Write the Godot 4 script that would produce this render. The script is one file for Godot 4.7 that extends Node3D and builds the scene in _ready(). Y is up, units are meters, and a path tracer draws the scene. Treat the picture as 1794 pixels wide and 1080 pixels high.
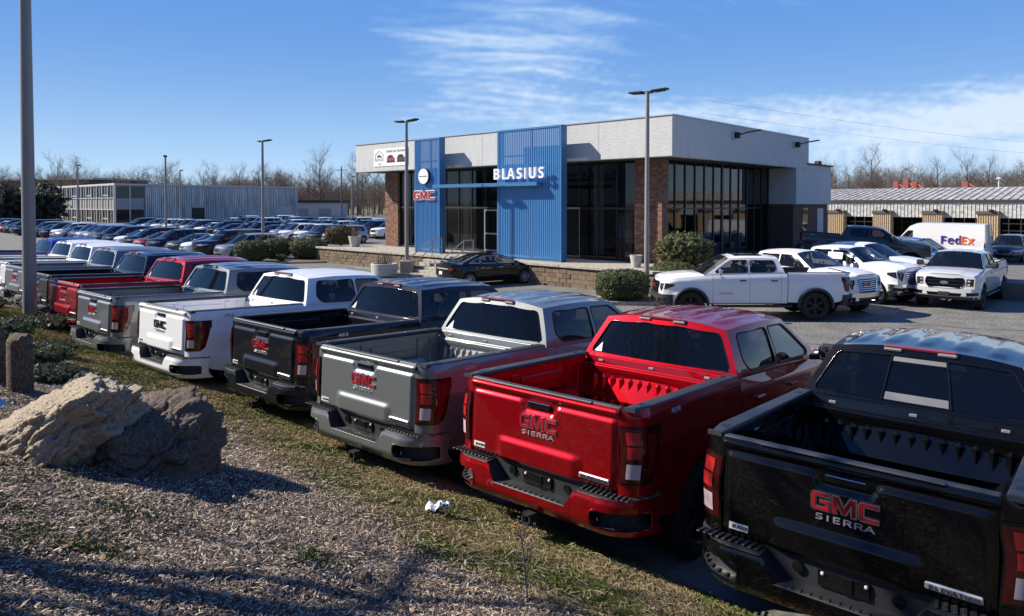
extends Node3D

var taken := {}
var mats := {}
var rng := RandomNumberGenerator.new()
var P := {}
var protos := {}

# ---------------------------------------------------------------- mesh builder
class MB:
	var v := PackedVector3Array()
	var n := PackedVector3Array()
	var c := PackedColorArray()
	var col := Color(-1, 0, 0)
	func t(a: Vector3, b: Vector3, d: Vector3, na: Vector3, nb: Vector3, nd: Vector3) -> void:
		if (b - a).cross(d - a).dot(na + nb + nd) < 0.0:
			v.append(a); v.append(b); v.append(d)
			n.append(na); n.append(nb); n.append(nd)
		else:
			v.append(a); v.append(d); v.append(b)
			n.append(na); n.append(nd); n.append(nb)
		if col.r >= 0.0:
			c.append(col); c.append(col); c.append(col)
	func flat(a: Vector3, b: Vector3, d: Vector3, out: Vector3) -> void:
		var m := (b - a).cross(d - a)
		if m.length_squared() < 1e-16:
			return
		m = m.normalized()
		if m.dot(out) < 0.0:
			m = -m
		t(a, b, d, m, m, m)
	func quad(a: Vector3, b: Vector3, d: Vector3, e: Vector3, out: Vector3) -> void:
		flat(a, b, d, out)
		flat(a, d, e, out)
	func box(at: Vector3, size: Vector3, basis := Basis.IDENTITY, ch := 0.0) -> void:
		var h := size * 0.5
		if ch <= 0.0:
			for ax in 3:
				for sg in [-1.0, 1.0]:
					var o := Vector3.ZERO
					o[ax] = sg
					var u := Vector3.ZERO
					u[(ax + 1) % 3] = h[(ax + 1) % 3]
					var w := Vector3.ZERO
					w[(ax + 2) % 3] = h[(ax + 2) % 3]
					var q := o * h[ax]
					quad(at + basis * (q - u - w), at + basis * (q + u - w), at + basis * (q + u + w), at + basis * (q - u + w), basis * o)
			return
		ch = minf(ch, minf(h.x, minf(h.y, h.z)) * 0.98)
		var k := h - Vector3.ONE * ch
		for ax in 3:
			var a1 := (ax + 1) % 3
			var a2 := (ax + 2) % 3
			for sg in [-1.0, 1.0]:
				var o := Vector3.ZERO
				o[ax] = sg
				var u := Vector3.ZERO
				u[a1] = k[a1]
				var w := Vector3.ZERO
				w[a2] = k[a2]
				var q := o * h[ax]
				quad(at + basis * (q - u - w), at + basis * (q + u - w), at + basis * (q + u + w), at + basis * (q - u + w), basis * o)
				for sh in [-1.0, 1.0]:
					var e := Vector3.ZERO
					e[a1] = sh
					var p1 := o * h[ax] + e * k[a1]
					var p2 := o * k[ax] + e * h[a1]
					quad(at + basis * (p1 - w), at + basis * (p1 + w), at + basis * (p2 + w), at + basis * (p2 - w), basis * (o + e))
		for sx in [-1.0, 1.0]:
			for sy in [-1.0, 1.0]:
				for sz in [-1.0, 1.0]:
					var g := Vector3(sx, sy, sz)
					flat(at + basis * (g * Vector3(h.x, k.y, k.z)), at + basis * (g * Vector3(k.x, h.y, k.z)), at + basis * (g * Vector3(k.x, k.y, h.z)), basis * g)
	# a smooth sheet of points p[i * (nv + 1) + j]
	func sheet(p: PackedVector3Array, nu: int, nv: int, out: Vector3, wrap := false) -> void:
		var nn := PackedVector3Array()
		nn.resize(p.size())
		var s := 0.0
		for i in nu:
			for j in nv:
				var a := i * (nv + 1) + j
				var b := a + nv + 1
				var m := (p[b + 1] - p[a]).cross(p[a + 1] - p[b])
				s += m.dot(out)
				nn[a] += m; nn[b] += m; nn[a + 1] += m; nn[b + 1] += m
		if wrap:
			for j in nv + 1:
				var m := nn[j] + nn[nu * (nv + 1) + j]
				nn[j] = m
				nn[nu * (nv + 1) + j] = m
		var f := -1.0 if s < 0.0 else 1.0
		for k in nn.size():
			nn[k] = nn[k].normalized() * f
		for i in nu:
			for j in nv:
				var a := i * (nv + 1) + j
				var b := a + nv + 1
				if p[a].distance_squared_to(p[b]) > 1e-12 or p[a].distance_squared_to(p[a + 1]) > 1e-12:
					t(p[a], p[b], p[b + 1], nn[a], nn[b], nn[b + 1])
				t(p[a], p[b + 1], p[a + 1], nn[a], nn[b + 1], nn[a + 1])
	func grid(nu: int, nv: int, f: Callable, out: Vector3) -> void:
		var p := PackedVector3Array()
		for i in nu + 1:
			for j in nv + 1:
				p.append(f.call(float(i) / nu, float(j) / nv))
		sheet(p, nu, nv, out)
	# profile of (radius, along) turned round `axis` through `at`
	func lathe(at: Vector3, axis: Vector3, prof: Array, sides := 16) -> void:
		var y := axis.normalized()
		var x := y.cross(Vector3(0.31, 0.17, 0.93)).normalized()
		var z := x.cross(y)
		for k in prof.size() - 1:
			var a: Vector2 = prof[k]
			var b: Vector2 = prof[k + 1]
			var d := b - a
			for i in sides:
				var t0 := TAU * i / sides
				var t1 := TAU * (i + 1) / sides
				var r0 := x * cos(t0) + z * sin(t0)
				var r1 := x * cos(t1) + z * sin(t1)
				var n0 := (r0 * d.y - y * d.x).normalized()
				var n1 := (r1 * d.y - y * d.x).normalized()
				if a.x > 1e-5:
					t(at + r0 * a.x + y * a.y, at + r1 * a.x + y * a.y, at + r1 * b.x + y * b.y, n0, n1, n1)
				if b.x > 1e-5:
					t(at + r0 * a.x + y * a.y, at + r1 * b.x + y * b.y, at + r0 * b.x + y * b.y, n0, n1, n0)
	func tube(p: Array, r: Array, sides := 6, cap := true) -> void:
		var x := Vector3.ZERO
		var rings := []
		for i in p.size():
			var d: Vector3 = (p[mini(i + 1, p.size() - 1)] - p[maxi(i - 1, 0)]).normalized()
			if x == Vector3.ZERO:
				x = d.cross(Vector3.UP if absf(d.y) < 0.9 else Vector3.RIGHT).normalized()
			x = (x - d * x.dot(d)).normalized()
			var z := d.cross(x)
			var ring := []
			for k in sides:
				var g := TAU * k / sides
				ring.append(x * cos(g) + z * sin(g))
			rings.append(ring)
		for i in p.size() - 1:
			var r0: float = r[mini(i, r.size() - 1)]
			var r1: float = r[mini(i + 1, r.size() - 1)]
			for k in sides:
				var a: Vector3 = rings[i][k]
				var b: Vector3 = rings[i][(k + 1) % sides]
				var d: Vector3 = rings[i + 1][k]
				var e: Vector3 = rings[i + 1][(k + 1) % sides]
				t(p[i] + a * r0, p[i] + b * r0, p[i + 1] + e * r1, a, b, e)
				t(p[i] + a * r0, p[i + 1] + e * r1, p[i + 1] + d * r1, a, e, d)
		if cap:
			for w in [0, p.size() - 1]:
				var rr: float = r[mini(w, r.size() - 1)]
				var o: Vector3 = p[w] - p[1 if w == 0 else w - 1]
				for k in range(1, sides - 1):
					flat(p[w] + rings[w][0] * rr, p[w] + rings[w][k] * rr, p[w] + rings[w][k + 1] * rr, o)
	# flat polygon through a map (Vector2 -> Vector3), pushed out by `o`, with walls back to the map
	func prism(poly: PackedVector2Array, f: Callable, o: Vector3, walls := true) -> void:
		var ix := Geometry2D.triangulate_polygon(poly)
		for k in range(0, ix.size(), 3):
			flat(f.call(poly[ix[k]]) + o, f.call(poly[ix[k + 1]]) + o, f.call(poly[ix[k + 2]]) + o, o)
		if walls:
			var sgn := -1.0 if Geometry2D.is_polygon_clockwise(poly) else 1.0
			for i in poly.size():
				var a: Vector3 = f.call(poly[i])
				var b: Vector3 = f.call(poly[(i + 1) % poly.size()])
				var e := poly[(i + 1) % poly.size()] - poly[i]
				var mid := (poly[i] + poly[(i + 1) % poly.size()]) * 0.5
				var q := mid + Vector2(e.y, -e.x).normalized() * sgn * 0.001
				quad(a, b, b + o, a + o, f.call(q) - f.call(mid))
	# skin of map f(a, b) for a0..a1 between lo(a) and hi(a), with polygon openings
	func skin(f: Callable, a0: float, a1: float, na: int, lo: Callable, hi: Callable, nb: int, wins: Array, out: Vector3, extra := []) -> void:
		var cs := []
		for i in na + 1:
			cs.append(lerpf(a0, a1, float(i) / na))
		for e in extra:
			if e > a0 and e < a1:
				cs.append(e)
		for w in wins:
			for q in w:
				if q.x > a0 and q.x < a1:
					cs.append(q.x)
		cs.sort()
		var cc := [cs[0]]
		for e in cs:
			if e - cc[-1] > 1e-4:
				cc.append(e)
		for i in cc.size() - 1:
			var l: float = cc[i]
			var r: float = cc[i + 1]
			var sl := [lo.call(l)]
			var sr := [lo.call(r)]
			var ok := []
			for w in wins:
				if MB.inside(w, (l + r) * 0.5):
					ok.append(w)
			ok.sort_custom(func(x, y): return MB.span(x, (l + r) * 0.5).x < MB.span(y, (l + r) * 0.5).x)
			for w in ok:
				var q := MB.span(w, l)
				var s := MB.span(w, r)
				sl.append(q.x); sl.append(q.y)
				sr.append(s.x); sr.append(s.y)
			sl.append(hi.call(l)); sr.append(hi.call(r))
			for k in range(0, sl.size(), 2):
				var m := maxi(1, int(round(nb * (absf(sl[k + 1] - sl[k]) + absf(sr[k + 1] - sr[k])) / maxf(0.001, absf(sl[-1] - sl[0]) + absf(sr[-1] - sr[0])))))
				for j in m:
					var b0 := lerpf(sl[k], sl[k + 1], float(j) / m)
					var b1 := lerpf(sl[k], sl[k + 1], float(j + 1) / m)
					var d0 := lerpf(sr[k], sr[k + 1], float(j) / m)
					var d1 := lerpf(sr[k], sr[k + 1], float(j + 1) / m)
					var p0: Vector3 = f.call(l, b0)
					var p1: Vector3 = f.call(r, d0)
					var p2: Vector3 = f.call(r, d1)
					var p3: Vector3 = f.call(l, b1)
					var n0 := nrm(f, l, b0, out)
					var n1 := nrm(f, r, d0, out)
					var n2 := nrm(f, r, d1, out)
					var n3 := nrm(f, l, b1, out)
					if (p1 - p0).cross(p2 - p0).length_squared() > 1e-14:
						t(p0, p1, p2, n0, n1, n2)
					if (p2 - p0).cross(p3 - p0).length_squared() > 1e-14:
						t(p0, p2, p3, n0, n2, n3)
	func nrm(f: Callable, a: float, b: float, out: Vector3) -> Vector3:
		var e := 0.004
		var x: Vector3 = f.call(a + e, b) - f.call(a - e, b)
		var y: Vector3 = f.call(a, b + e) - f.call(a, b - e)
		var m := x.cross(y).normalized()
		return m if m.dot(out) >= 0.0 else -m
	# the opening's own sheet
	func pane(f: Callable, w: PackedVector2Array, out: Vector3, na := 6, nb := 3) -> void:
		var a0 := 1e9
		var a1 := -1e9
		for q in w:
			a0 = minf(a0, q.x)
			a1 = maxf(a1, q.x)
		var ex := []
		for q in w:
			ex.append(q.x)
		skin(f, a0, a1, na, func(a): return MB.span(w, a).x, func(a): return MB.span(w, a).y, nb, [], out, ex)
	func rim(f: Callable, w: PackedVector2Array, r: float, sides := 5) -> void:
		var p := []
		for i in w.size() + 1:
			p.append(f.call(w[i % w.size()].x, w[i % w.size()].y))
		tube(p, [r], sides, false)
	static func inside(w: PackedVector2Array, a: float) -> bool:
		var l := 1e9
		var h := -1e9
		for q in w:
			l = minf(l, q.x)
			h = maxf(h, q.x)
		return a > l and a < h
	static func span(w: PackedVector2Array, a: float) -> Vector2:
		var l := 1e9
		var h := -1e9
		for i in w.size():
			var p := w[i]
			var q := w[(i + 1) % w.size()]
			if p.x > q.x:
				var s := p
				p = q
				q = s
			if a < p.x - 1e-5 or a > q.x + 1e-5:
				continue
			if q.x - p.x < 1e-5:
				l = minf(l, minf(p.y, q.y))
				h = maxf(h, maxf(p.y, q.y))
			else:
				var y := lerpf(p.y, q.y, clampf((a - p.x) / (q.x - p.x), 0, 1))
				l = minf(l, y)
				h = maxf(h, y)
		return Vector2(l, h)
	func mesh() -> ArrayMesh:
		var a := []
		a.resize(Mesh.ARRAY_MAX)
		a[Mesh.ARRAY_VERTEX] = v
		a[Mesh.ARRAY_NORMAL] = n
		if c.size() == v.size() and c.size() > 0:
			a[Mesh.ARRAY_COLOR] = c
		var m := ArrayMesh.new()
		m.add_surface_from_arrays(Mesh.PRIMITIVE_TRIANGLES, a)
		return m

# ---------------------------------------------------------------- objects
func numbered(s: String) -> String:
	if not taken.has(s):
		taken[s] = 0
		return s
	taken[s] += 1
	return "%s_%03d" % [s, taken[s]]

func thing(called: String, label: String, category: String, at := Vector3.ZERO, group := "") -> Node3D:
	var o := Node3D.new()
	o.name = numbered(called)
	add_child(o)
	o.position = at
	tag(o, label, category, group)
	return o

func tag(o: Node, label: String, category: String, group := "", kind := "") -> void:
	o.set_meta("label", label)
	if category:
		o.set_meta("category", category)
	if group:
		o.set_meta("group", group)
	if kind:
		o.set_meta("kind", kind)

func obj(called: String, mb: MB, m: Material, parent: Node = null) -> MeshInstance3D:
	return put(called, mb.mesh(), m, parent)

func put(called: String, mesh: Mesh, m: Material, parent: Node = null) -> MeshInstance3D:
	var o := MeshInstance3D.new()
	o.mesh = mesh
	o.material_override = m
	if parent == null:
		o.name = numbered(called)
		add_child(o)
	else:
		o.name = called
		parent.add_child(o, true)
	return o

func struct(called: String, mb: MB, m: Material, label := "") -> MeshInstance3D:
	var o := obj(called, mb, m)
	o.set_meta("kind", "structure")
	if label:
		o.set_meta("label", label)
	return o

func text(called: String, s: String, height: float, depth: float, m: Material, parent: Node, at: Vector3, basis := Basis.IDENTITY, wide := 1.0, bold := 700, font := "Droid Sans") -> MeshInstance3D:
	var tm := TextMesh.new()
	var f := SystemFont.new()
	f.font_names = PackedStringArray([font])
	f.font_weight = bold
	tm.font = f
	tm.text = s
	tm.font_size = 32
	tm.pixel_size = height / 23.0
	tm.depth = depth
	tm.curve_step = 2.0
	var o := put(called, tm, m, parent)
	o.transform = Transform3D(basis * Basis.from_scale(Vector3(wide, 1, 1)), at)
	return o

# letters set one by one at even steps, each a part of its own; I is a plain stroke
func spaced(s: String, height: float, step: float, depth: float, m: Material, parent: Node, at: Vector3, basis := Basis.IDENTITY, wide := 1.0, bold := 700, stroke := 0.16) -> void:
	var total := 0.0
	for ch in s:
		total += step * (0.62 if ch == "I" else 1.0)
	var x := -total * 0.5
	for ch in s:
		var adv := step * (0.62 if ch == "I" else 1.0)
		x += adv * 0.5
		if ch == "I":
			var mb := MB.new()
			mb.box(Vector3.ZERO, Vector3(height * stroke * wide, height, depth))
			var o := put("letter", mb.mesh(), m, parent)
			o.transform = Transform3D(basis, at + basis * Vector3(x, 0, 0))
		else:
			text("letter", ch, height, depth, m, parent, at + basis * Vector3(x, 0, 0), basis, wide, bold)
		x += adv * 0.5

# ---------------------------------------------------------------- materials
func lin(r: float, g: float, b: float) -> Color:
	return Color(r, g, b).linear_to_srgb()

func mat(key: String, color: Color, rough := 0.6, metal := 0.0) -> StandardMaterial3D:
	if mats.has(key):
		return mats[key]
	var m := StandardMaterial3D.new()
	m.resource_name = key
	m.albedo_color = color
	m.roughness = rough
	m.metallic = metal
	mats[key] = m
	return m

func paint(key: String, color: Color, metal := 0.3) -> StandardMaterial3D:
	if mats.has(key):
		return mats[key]
	var m := mat(key, color, 0.38, metal)
	m.metallic_specular = 0.12
	m.clearcoat_enabled = true
	m.clearcoat = 1.0
	m.clearcoat_roughness = 0.03
	return m

func glass(key: String, color: Color) -> StandardMaterial3D:
	var m := mat(key, color, 0.03, 0.0)
	m.transparency = BaseMaterial3D.TRANSPARENCY_ALPHA
	return m

func noise_tex(seed_: int, freq: float, oct: int, ramp: Array, size := 512, normal := false, strength := 4.0, kind := FastNoiseLite.TYPE_SIMPLEX_SMOOTH, fractal := FastNoiseLite.FRACTAL_FBM) -> NoiseTexture2D:
	var n := FastNoiseLite.new()
	n.seed = seed_
	n.noise_type = kind
	n.frequency = freq
	n.fractal_type = fractal
	n.fractal_octaves = oct
	var t := NoiseTexture2D.new()
	t.width = size
	t.height = size
	t.seamless = true
	t.noise = n
	if normal:
		t.as_normal_map = true
		t.bump_strength = strength
	elif ramp.size():
		var g := Gradient.new()
		g.offsets = PackedFloat32Array(ramp[0])
		g.colors = PackedColorArray(ramp[1])
		t.color_ramp = g
	return t

# triplanar world-space surface; period in metres
func rough_mat(key: String, tint: Color, tex: Texture2D, period: float, bump: Texture2D = null, bump_cm := 0.5, rough := 0.9, world := true) -> StandardMaterial3D:
	var m := mat(key, tint, rough)
	m.albedo_texture = tex
	m.uv1_triplanar = true
	m.uv1_world_triplanar = world
	m.uv1_scale = Vector3.ONE / period
	if bump:
		m.normal_enabled = true
		m.normal_texture = bump
		m.normal_scale = bump_cm
	return m

# ---------------------------------------------------------------- small maths
func pl(pts: Array, x: float) -> float:
	if x <= pts[0].x:
		return pts[0].y
	for i in pts.size() - 1:
		if x <= pts[i + 1].x:
			return lerpf(pts[i].y, pts[i + 1].y, (x - pts[i].x) / maxf(1e-6, pts[i + 1].x - pts[i].x))
	return pts[-1].y

func pls(pts: Array, x: float, r: float) -> float:
	return 0.25 * (pl(pts, x - r) + 2.0 * pl(pts, x) + pl(pts, x + r))

func rpoly(pts: Array, r: float, k := 3) -> PackedVector2Array:
	var o := PackedVector2Array()
	var n := pts.size()
	for i in n:
		var p: Vector2 = pts[i]
		var a: Vector2 = pts[(i + n - 1) % n]
		var b: Vector2 = pts[(i + 1) % n]
		var ra := minf(r, p.distance_to(a) * 0.45)
		var rb := minf(r, p.distance_to(b) * 0.45)
		var q0 := p + (a - p).normalized() * ra
		var q1 := p + (b - p).normalized() * rb
		for j in k + 1:
			var t := float(j) / k
			o.append(q0.lerp(p, t).lerp(p.lerp(q1, t), t))
	return o

func V(s: float, y: float, w: float) -> Vector3:
	return Vector3(w, y, -s)

func W(x: float, y: float, z: float) -> Vector3:      # z counted forwards from the camera
	return Vector3(x, y, -z)

# ---------------------------------------------------------------- vehicle shells (lengths s run from tail to nose)
func belt(s: float) -> float:
	return pls(P.belt, s, 0.06)

func zs(s: float, y: float) -> float:
	var w: float = P.W - pls(P.prof, y, 0.03)
	if P.r0 > 0.0:
		w -= P.ri0 * pow(clampf((P.s0 + P.r0 - s) / P.r0, 0, 1), 2.4)
	w -= P.ri1 * pow(clampf((s - P.s1 + P.r1) / P.r1, 0, 1), 2.4)
	for ax in P.axles:
		var d := Vector2(s - ax, y - P.ay).length()
		w += P.flare * smoothstep(P.ar + 0.2, P.ar + 0.02, d)
	var q := clampf(1.0 - (belt(s) - y) / 0.12, 0, 1)
	return w - P.sh * q * q

func side_map(sg: float, off := 0.0) -> Callable:
	return func(s: float, y: float) -> Vector3:
		var t0 := pow(clampf((P.s0 + P.r0 - s) / maxf(P.r0, 0.01), 0, 1), 2.0) if P.r0 > 0.0 else 0.0
		var t1 := pow(clampf((s - P.s1 + P.r1) / P.r1, 0, 1), 2.0)
		return V(s + t0 * pl(P.e0, y) - t1 * pl(P.e1, y), y, sg * (zs(s, y) + off))

func rail(s: float) -> float:
	return pls(P.rail, s, 0.12)

func arch_lo(s: float) -> float:
	for ax in P.axles:
		if absf(s - ax) <= P.ar:
			return maxf(P.rock, P.ay + sqrt(maxf(0.0, P.ar * P.ar - (s - ax) * (s - ax))))
	return P.rock

func arch_cols() -> Array:
	var o := []
	for ax in P.axles:
		for k in [1.012, 1.0, 0.993, 0.975, 0.94, 0.88, 0.8, 0.7, 0.55, 0.4, 0.2]:
			o.append(ax - P.ar * k)
			o.append(ax + P.ar * k)
		o.append(ax)
	return o

func line_y(a: Vector2, b: Vector2, s: float) -> float:
	return a.y + (s - a.x) / (b.x - a.x) * (b.y - a.y)

func line_s(a: Vector2, b: Vector2, y: float) -> float:
	return a.x + (y - a.y) / (b.y - a.y) * (b.x - a.x)

func zu(s: float, y: float) -> float:
	var b := belt(s)
	var f := clampf((y - b) / maxf(0.05, rail(s) - b), 0, 1.1)
	var m: float = (P.RT.x + P.WT.x) * 0.5
	var wr: float = P.wr - P.plan * pow((s - m) / maxf(0.4, (P.WT.x - P.RT.x) * 0.5), 2.0) * 0.5
	return lerpf(zs(s, b) - 0.012, minf(wr, zs(s, b) - 0.012), pow(f, 1.2))

func up_map(sg: float, off := 0.0) -> Callable:
	return func(s: float, y: float) -> Vector3: return V(s, y, sg * (zu(s, y) + off))

func up_hi(s: float) -> float:
	return maxf(belt(s), minf(rail(s), minf(line_y(P.RB, P.RT, s), line_y(P.WB, P.WT, s))))

func rear_s(y: float) -> float:
	return line_s(P.RB, P.RT, y)

func rear_map(off := 0.0) -> Callable:      # (q across, y)
	return func(q: float, y: float) -> Vector3:
		var s := rear_s(y)
		return V(s - P.rbow * (1.0 - q * q) - off, y, q * zu(s, y))

func wind_map(off := 0.0) -> Callable:
	return func(q: float, y: float) -> Vector3:
		var s := line_s(P.WB, P.WT, y)
		return V(s + P.wbow * (1.0 - q * q) + off, y, q * zu(s, y))

func crown(q: float) -> float:
	return P.crown * (1.0 - pow(absf(q), 2.4))

func corner_s(rear: bool) -> float:      # where the rail meets the rear or front line
	var a: Vector2 = P.RB if rear else P.WB
	var b: Vector2 = P.RT if rear else P.WT
	var s := b.x
	for k in 6:
		s = line_s(a, b, rail(s))
	return s

func tail_map(off := 0.0) -> Callable:
	return func(q: float, y: float) -> Vector3:
		return V(P.s0 + pl(P.e0, y) - P.bow0 * (1.0 - q * q) - off, y, q * zs(P.s0, y))

func nose_map(off := 0.0) -> Callable:
	return func(q: float, y: float) -> Vector3:
		return V(P.s1 - pl(P.e1, y) + P.bow1 * (1.0 - q * q) + off, y, q * zs(P.s1, y))

func roof_sheet(mb: MB, ribs := false) -> void:
	var sr := corner_s(true)
	var sf := corner_s(false)
	var rr := rail(sr)
	var rf := rail(sf)
	var f := func(p: float, k: float) -> Vector3:
		var q := k * 2.0 - 1.0
		var s0: float = line_s(P.RB, P.RT, rr + crown(q)) - P.rbow * (1.0 - q * q)
		var s1: float = line_s(P.WB, P.WT, rf + crown(q)) + P.wbow * (1.0 - q * q)
		var s := lerpf(s0, s1, p)
		var sl := lerpf(sr, sf, p)
		var y := rail(sl) + crown(q)
		if ribs:
			y += 0.012 * smoothstep(0.35, 0.85, cos(q * 17.0) * 0.5 + 0.5) * smoothstep(0.06, 0.16, p) * smoothstep(0.97, 0.85, p) * smoothstep(0.93, 0.85, absf(q))
		return V(s, y, q * zu(sl, rail(sl)))
	mb.grid(22, 56 if ribs else 16, f, Vector3.UP)

func hood_sheet(mb: MB, bulge := 0.015) -> void:
	var f := func(p: float, k: float) -> Vector3:
		var q := k * 2.0 - 1.0
		var sl := lerpf(P.WB.x - 0.02, P.s1, p)
		var s := lerpf(P.WB.x - 0.02 + P.wbow * (1.0 - q * q), P.s1 - pl(P.e1, belt(P.s1)) + P.bow1 * (1.0 - q * q), p)
		var y: float = belt(sl) + P.hcrown * (1.0 - pow(absf(q), 3.0)) + bulge * smoothstep(0.62, 0.5, absf(q)) * smoothstep(0.0, 0.25, p)
		y -= 0.03 * smoothstep(0.9, 1.0, p)
		return V(s, y, q * zs(sl, belt(sl)))
	mb.grid(18, 24, f, Vector3.UP)

func nose_top(q: float) -> float:
	return belt(P.s1) + P.hcrown * (1.0 - pow(absf(q), 3.0)) - 0.03 + (0.015 if absf(q) < 0.56 else 0.0)

func deck_sheet(mb: MB) -> void:
	var f := func(p: float, k: float) -> Vector3:
		var q := k * 2.0 - 1.0
		var sl := lerpf(P.s0, P.RB.x, p)
		var s := lerpf(P.s0 + pl(P.e0, belt(P.s0)) - P.bow0 * (1.0 - q * q), P.RB.x - P.rbow * (1.0 - q * q), p)
		return V(s, belt(sl) + P.hcrown * 0.6 * (1.0 - pow(absf(q), 3.0)), q * zs(sl, belt(sl)))
	mb.grid(8, 14, f, Vector3.UP)

func wheel(parent: Node, s: float, w: float, y: float, r: float, width: float, rim_mat: Material, tyre_mat: Material, style := 0) -> void:
	var key := "wheel%s_%s_%d" % [r, width, style]
	if not protos.has(key):
		var h := width * 0.5
		var ri := r * (0.66 if style != 2 else 0.58)
		var tb := MB.new()
		tb.lathe(Vector3.ZERO, Vector3.RIGHT, [Vector2(ri - 0.02, -h * 0.8), Vector2(ri, -h * 0.9), Vector2(r * 0.86, -h), Vector2(r * 0.97, -h * 0.86), Vector2(r, -h * 0.6), Vector2(r, h * 0.6), Vector2(r * 0.97, h * 0.86), Vector2(r * 0.86, h), Vector2(ri, h * 0.9), Vector2(ri - 0.02, h * 0.6)], 28)
		for k in 36:
			var a := TAU * k / 36.0
			tb.box(Vector3(h * 0.5 * (1 if k % 2 else -1), cos(a) * r, sin(a) * r), Vector3(h * 0.95, 0.014, r * 0.09), Basis(Vector3.RIGHT, a))
		var rb := MB.new()
		rb.lathe(Vector3.ZERO, Vector3.RIGHT, [Vector2(ri, -h * 0.5), Vector2(ri * 0.93, h * 0.0), Vector2(ri * 0.93, h * 0.5), Vector2(ri * 0.96, h * 0.86), Vector2(ri + 0.004, h * 0.92)], 28)
		rb.lathe(Vector3.ZERO, Vector3.RIGHT, [Vector2(ri * 0.28, h * 0.2), Vector2(ri * 0.26, h * 0.7), Vector2(ri * 0.18, h * 0.8), Vector2(0.0, h * 0.82)], 14)
		var ns := 10 if style == 1 else 6
		for k in ns:
			var a := TAU * k / ns
			for d in ([-0.13, 0.13] if style != 1 else [0.0]):
				var b := Basis(Vector3.RIGHT, a + d) 
				rb.box(b * Vector3(h * 0.62, ri * 0.58, 0), Vector3(h * 0.25, ri * 0.78, ri * (0.13 if style != 1 else 0.16)), b * Basis(Vector3(0, 0, 1), -0.12), 0.008)
		var bk := MB.new()
		bk.lathe(Vector3.ZERO, Vector3.RIGHT, [Vector2(0.0, -h * 0.05), Vector2(ri * 0.94, -h * 0.05)], 20)
		protos[key] = [tb.mesh(), rb.mesh(), bk.mesh()]
	var o := put("wheel", protos[key][0], tyre_mat, parent)
	o.position = V(s, y, w)
	if w < 0:
		o.rotation.y = PI
	put("rim", protos[key][1], rim_mat, o)
	put("brake_disc", protos[key][2], mats.tyre, o)

func wells(mb: MB, inner := 0.5) -> void:
	for ax in P.axles:
		for sg in [-1.0, 1.0]:
			var r: float = P.ar + 0.012
			var p := PackedVector3Array()
			for i in 15:
				var a := PI * (-0.12 + 1.24 * i / 14.0)
				for j in 2:
					p.append(V(ax + cos(a) * r, maxf(P.ay + sin(a) * r, P.rock - 0.02), sg * (zs(ax + cos(a) * r, maxf(P.rock, P.ay + sin(a) * r)) - 0.015 if j else inner)))
			mb.sheet(p, 14, 1, Vector3.DOWN)
			for i in 12:
				var a0 := PI * i / 12.0
				var a1 := PI * (i + 1) / 12.0
				mb.flat(V(ax, P.ay, sg * inner), V(ax + cos(a0) * r, P.ay + sin(a0) * r, sg * inner), V(ax + cos(a1) * r, P.ay + sin(a1) * r, sg * inner), Vector3(sg, 0, 0))

func side_panels(t: Node, body: Material) -> void:
	var ex := arch_cols()
	for sg in [-1.0, 1.0]:
		for q in P.panels:
			var mb := MB.new()
			mb.skin(side_map(sg), q[1] + 0.004, q[2] - 0.004, int(q[3]), arch_lo, belt, 12, [], Vector3(sg, 0.05, 0), ex)
			put(q[0], mb.mesh(), body, t)

func greenhouse(t: Node, body: Material, tint: Material, trim: Material, n := 44) -> void:
	for sg in [-1.0, 1.0]:
		var mb := MB.new()
		var sr := corner_s(true)
		var sf := corner_s(false)
		mb.skin(up_map(sg), P.RB.x, P.WB.x, n, belt, up_hi, 5, P.wins, Vector3(sg, 0.1, 0), [sr, sf, sr + 0.02, sf - 0.02])
		put("cab_side" if P.has("truck") else "pillars", mb.mesh(), body, t)
		for w in P.wins:
			var gb := MB.new()
			gb.pane(up_map(sg, -0.014), w, Vector3(sg, 0.1, 0))
			var go := put("side_window", gb.mesh(), tint, t)
			var rb := MB.new()
			rb.rim(up_map(sg, -0.004), w, 0.011)
			put("window_trim", rb.mesh(), trim, go)

func interior(mb: MB, s0: float, s1: float, rows: Array, w: float, h: float) -> void:
	mb.box(V((s0 + s1) * 0.5, h - 0.42, 0), Vector3(w * 2.0, 0.06, s1 - s0))
	mb.box(V(s1 - 0.12, h - 0.18, 0), Vector3(w * 2.0, 0.36, 0.5), Basis.IDENTITY, 0.12)
	for s in rows:
		for x in ([-0.4, 0.4] if s == rows[0] else [-0.42, 0.0, 0.42]):
			mb.box(V(s, h - 0.08, x), Vector3(0.5 if s == rows[0] else 0.42, 0.62, 0.16), Basis(Vector3.RIGHT, 0.22), 0.06)
			mb.box(V(s - 0.09, h + 0.32, x), Vector3(0.27, 0.18, 0.09), Basis(Vector3.RIGHT, 0.15), 0.04)

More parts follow.
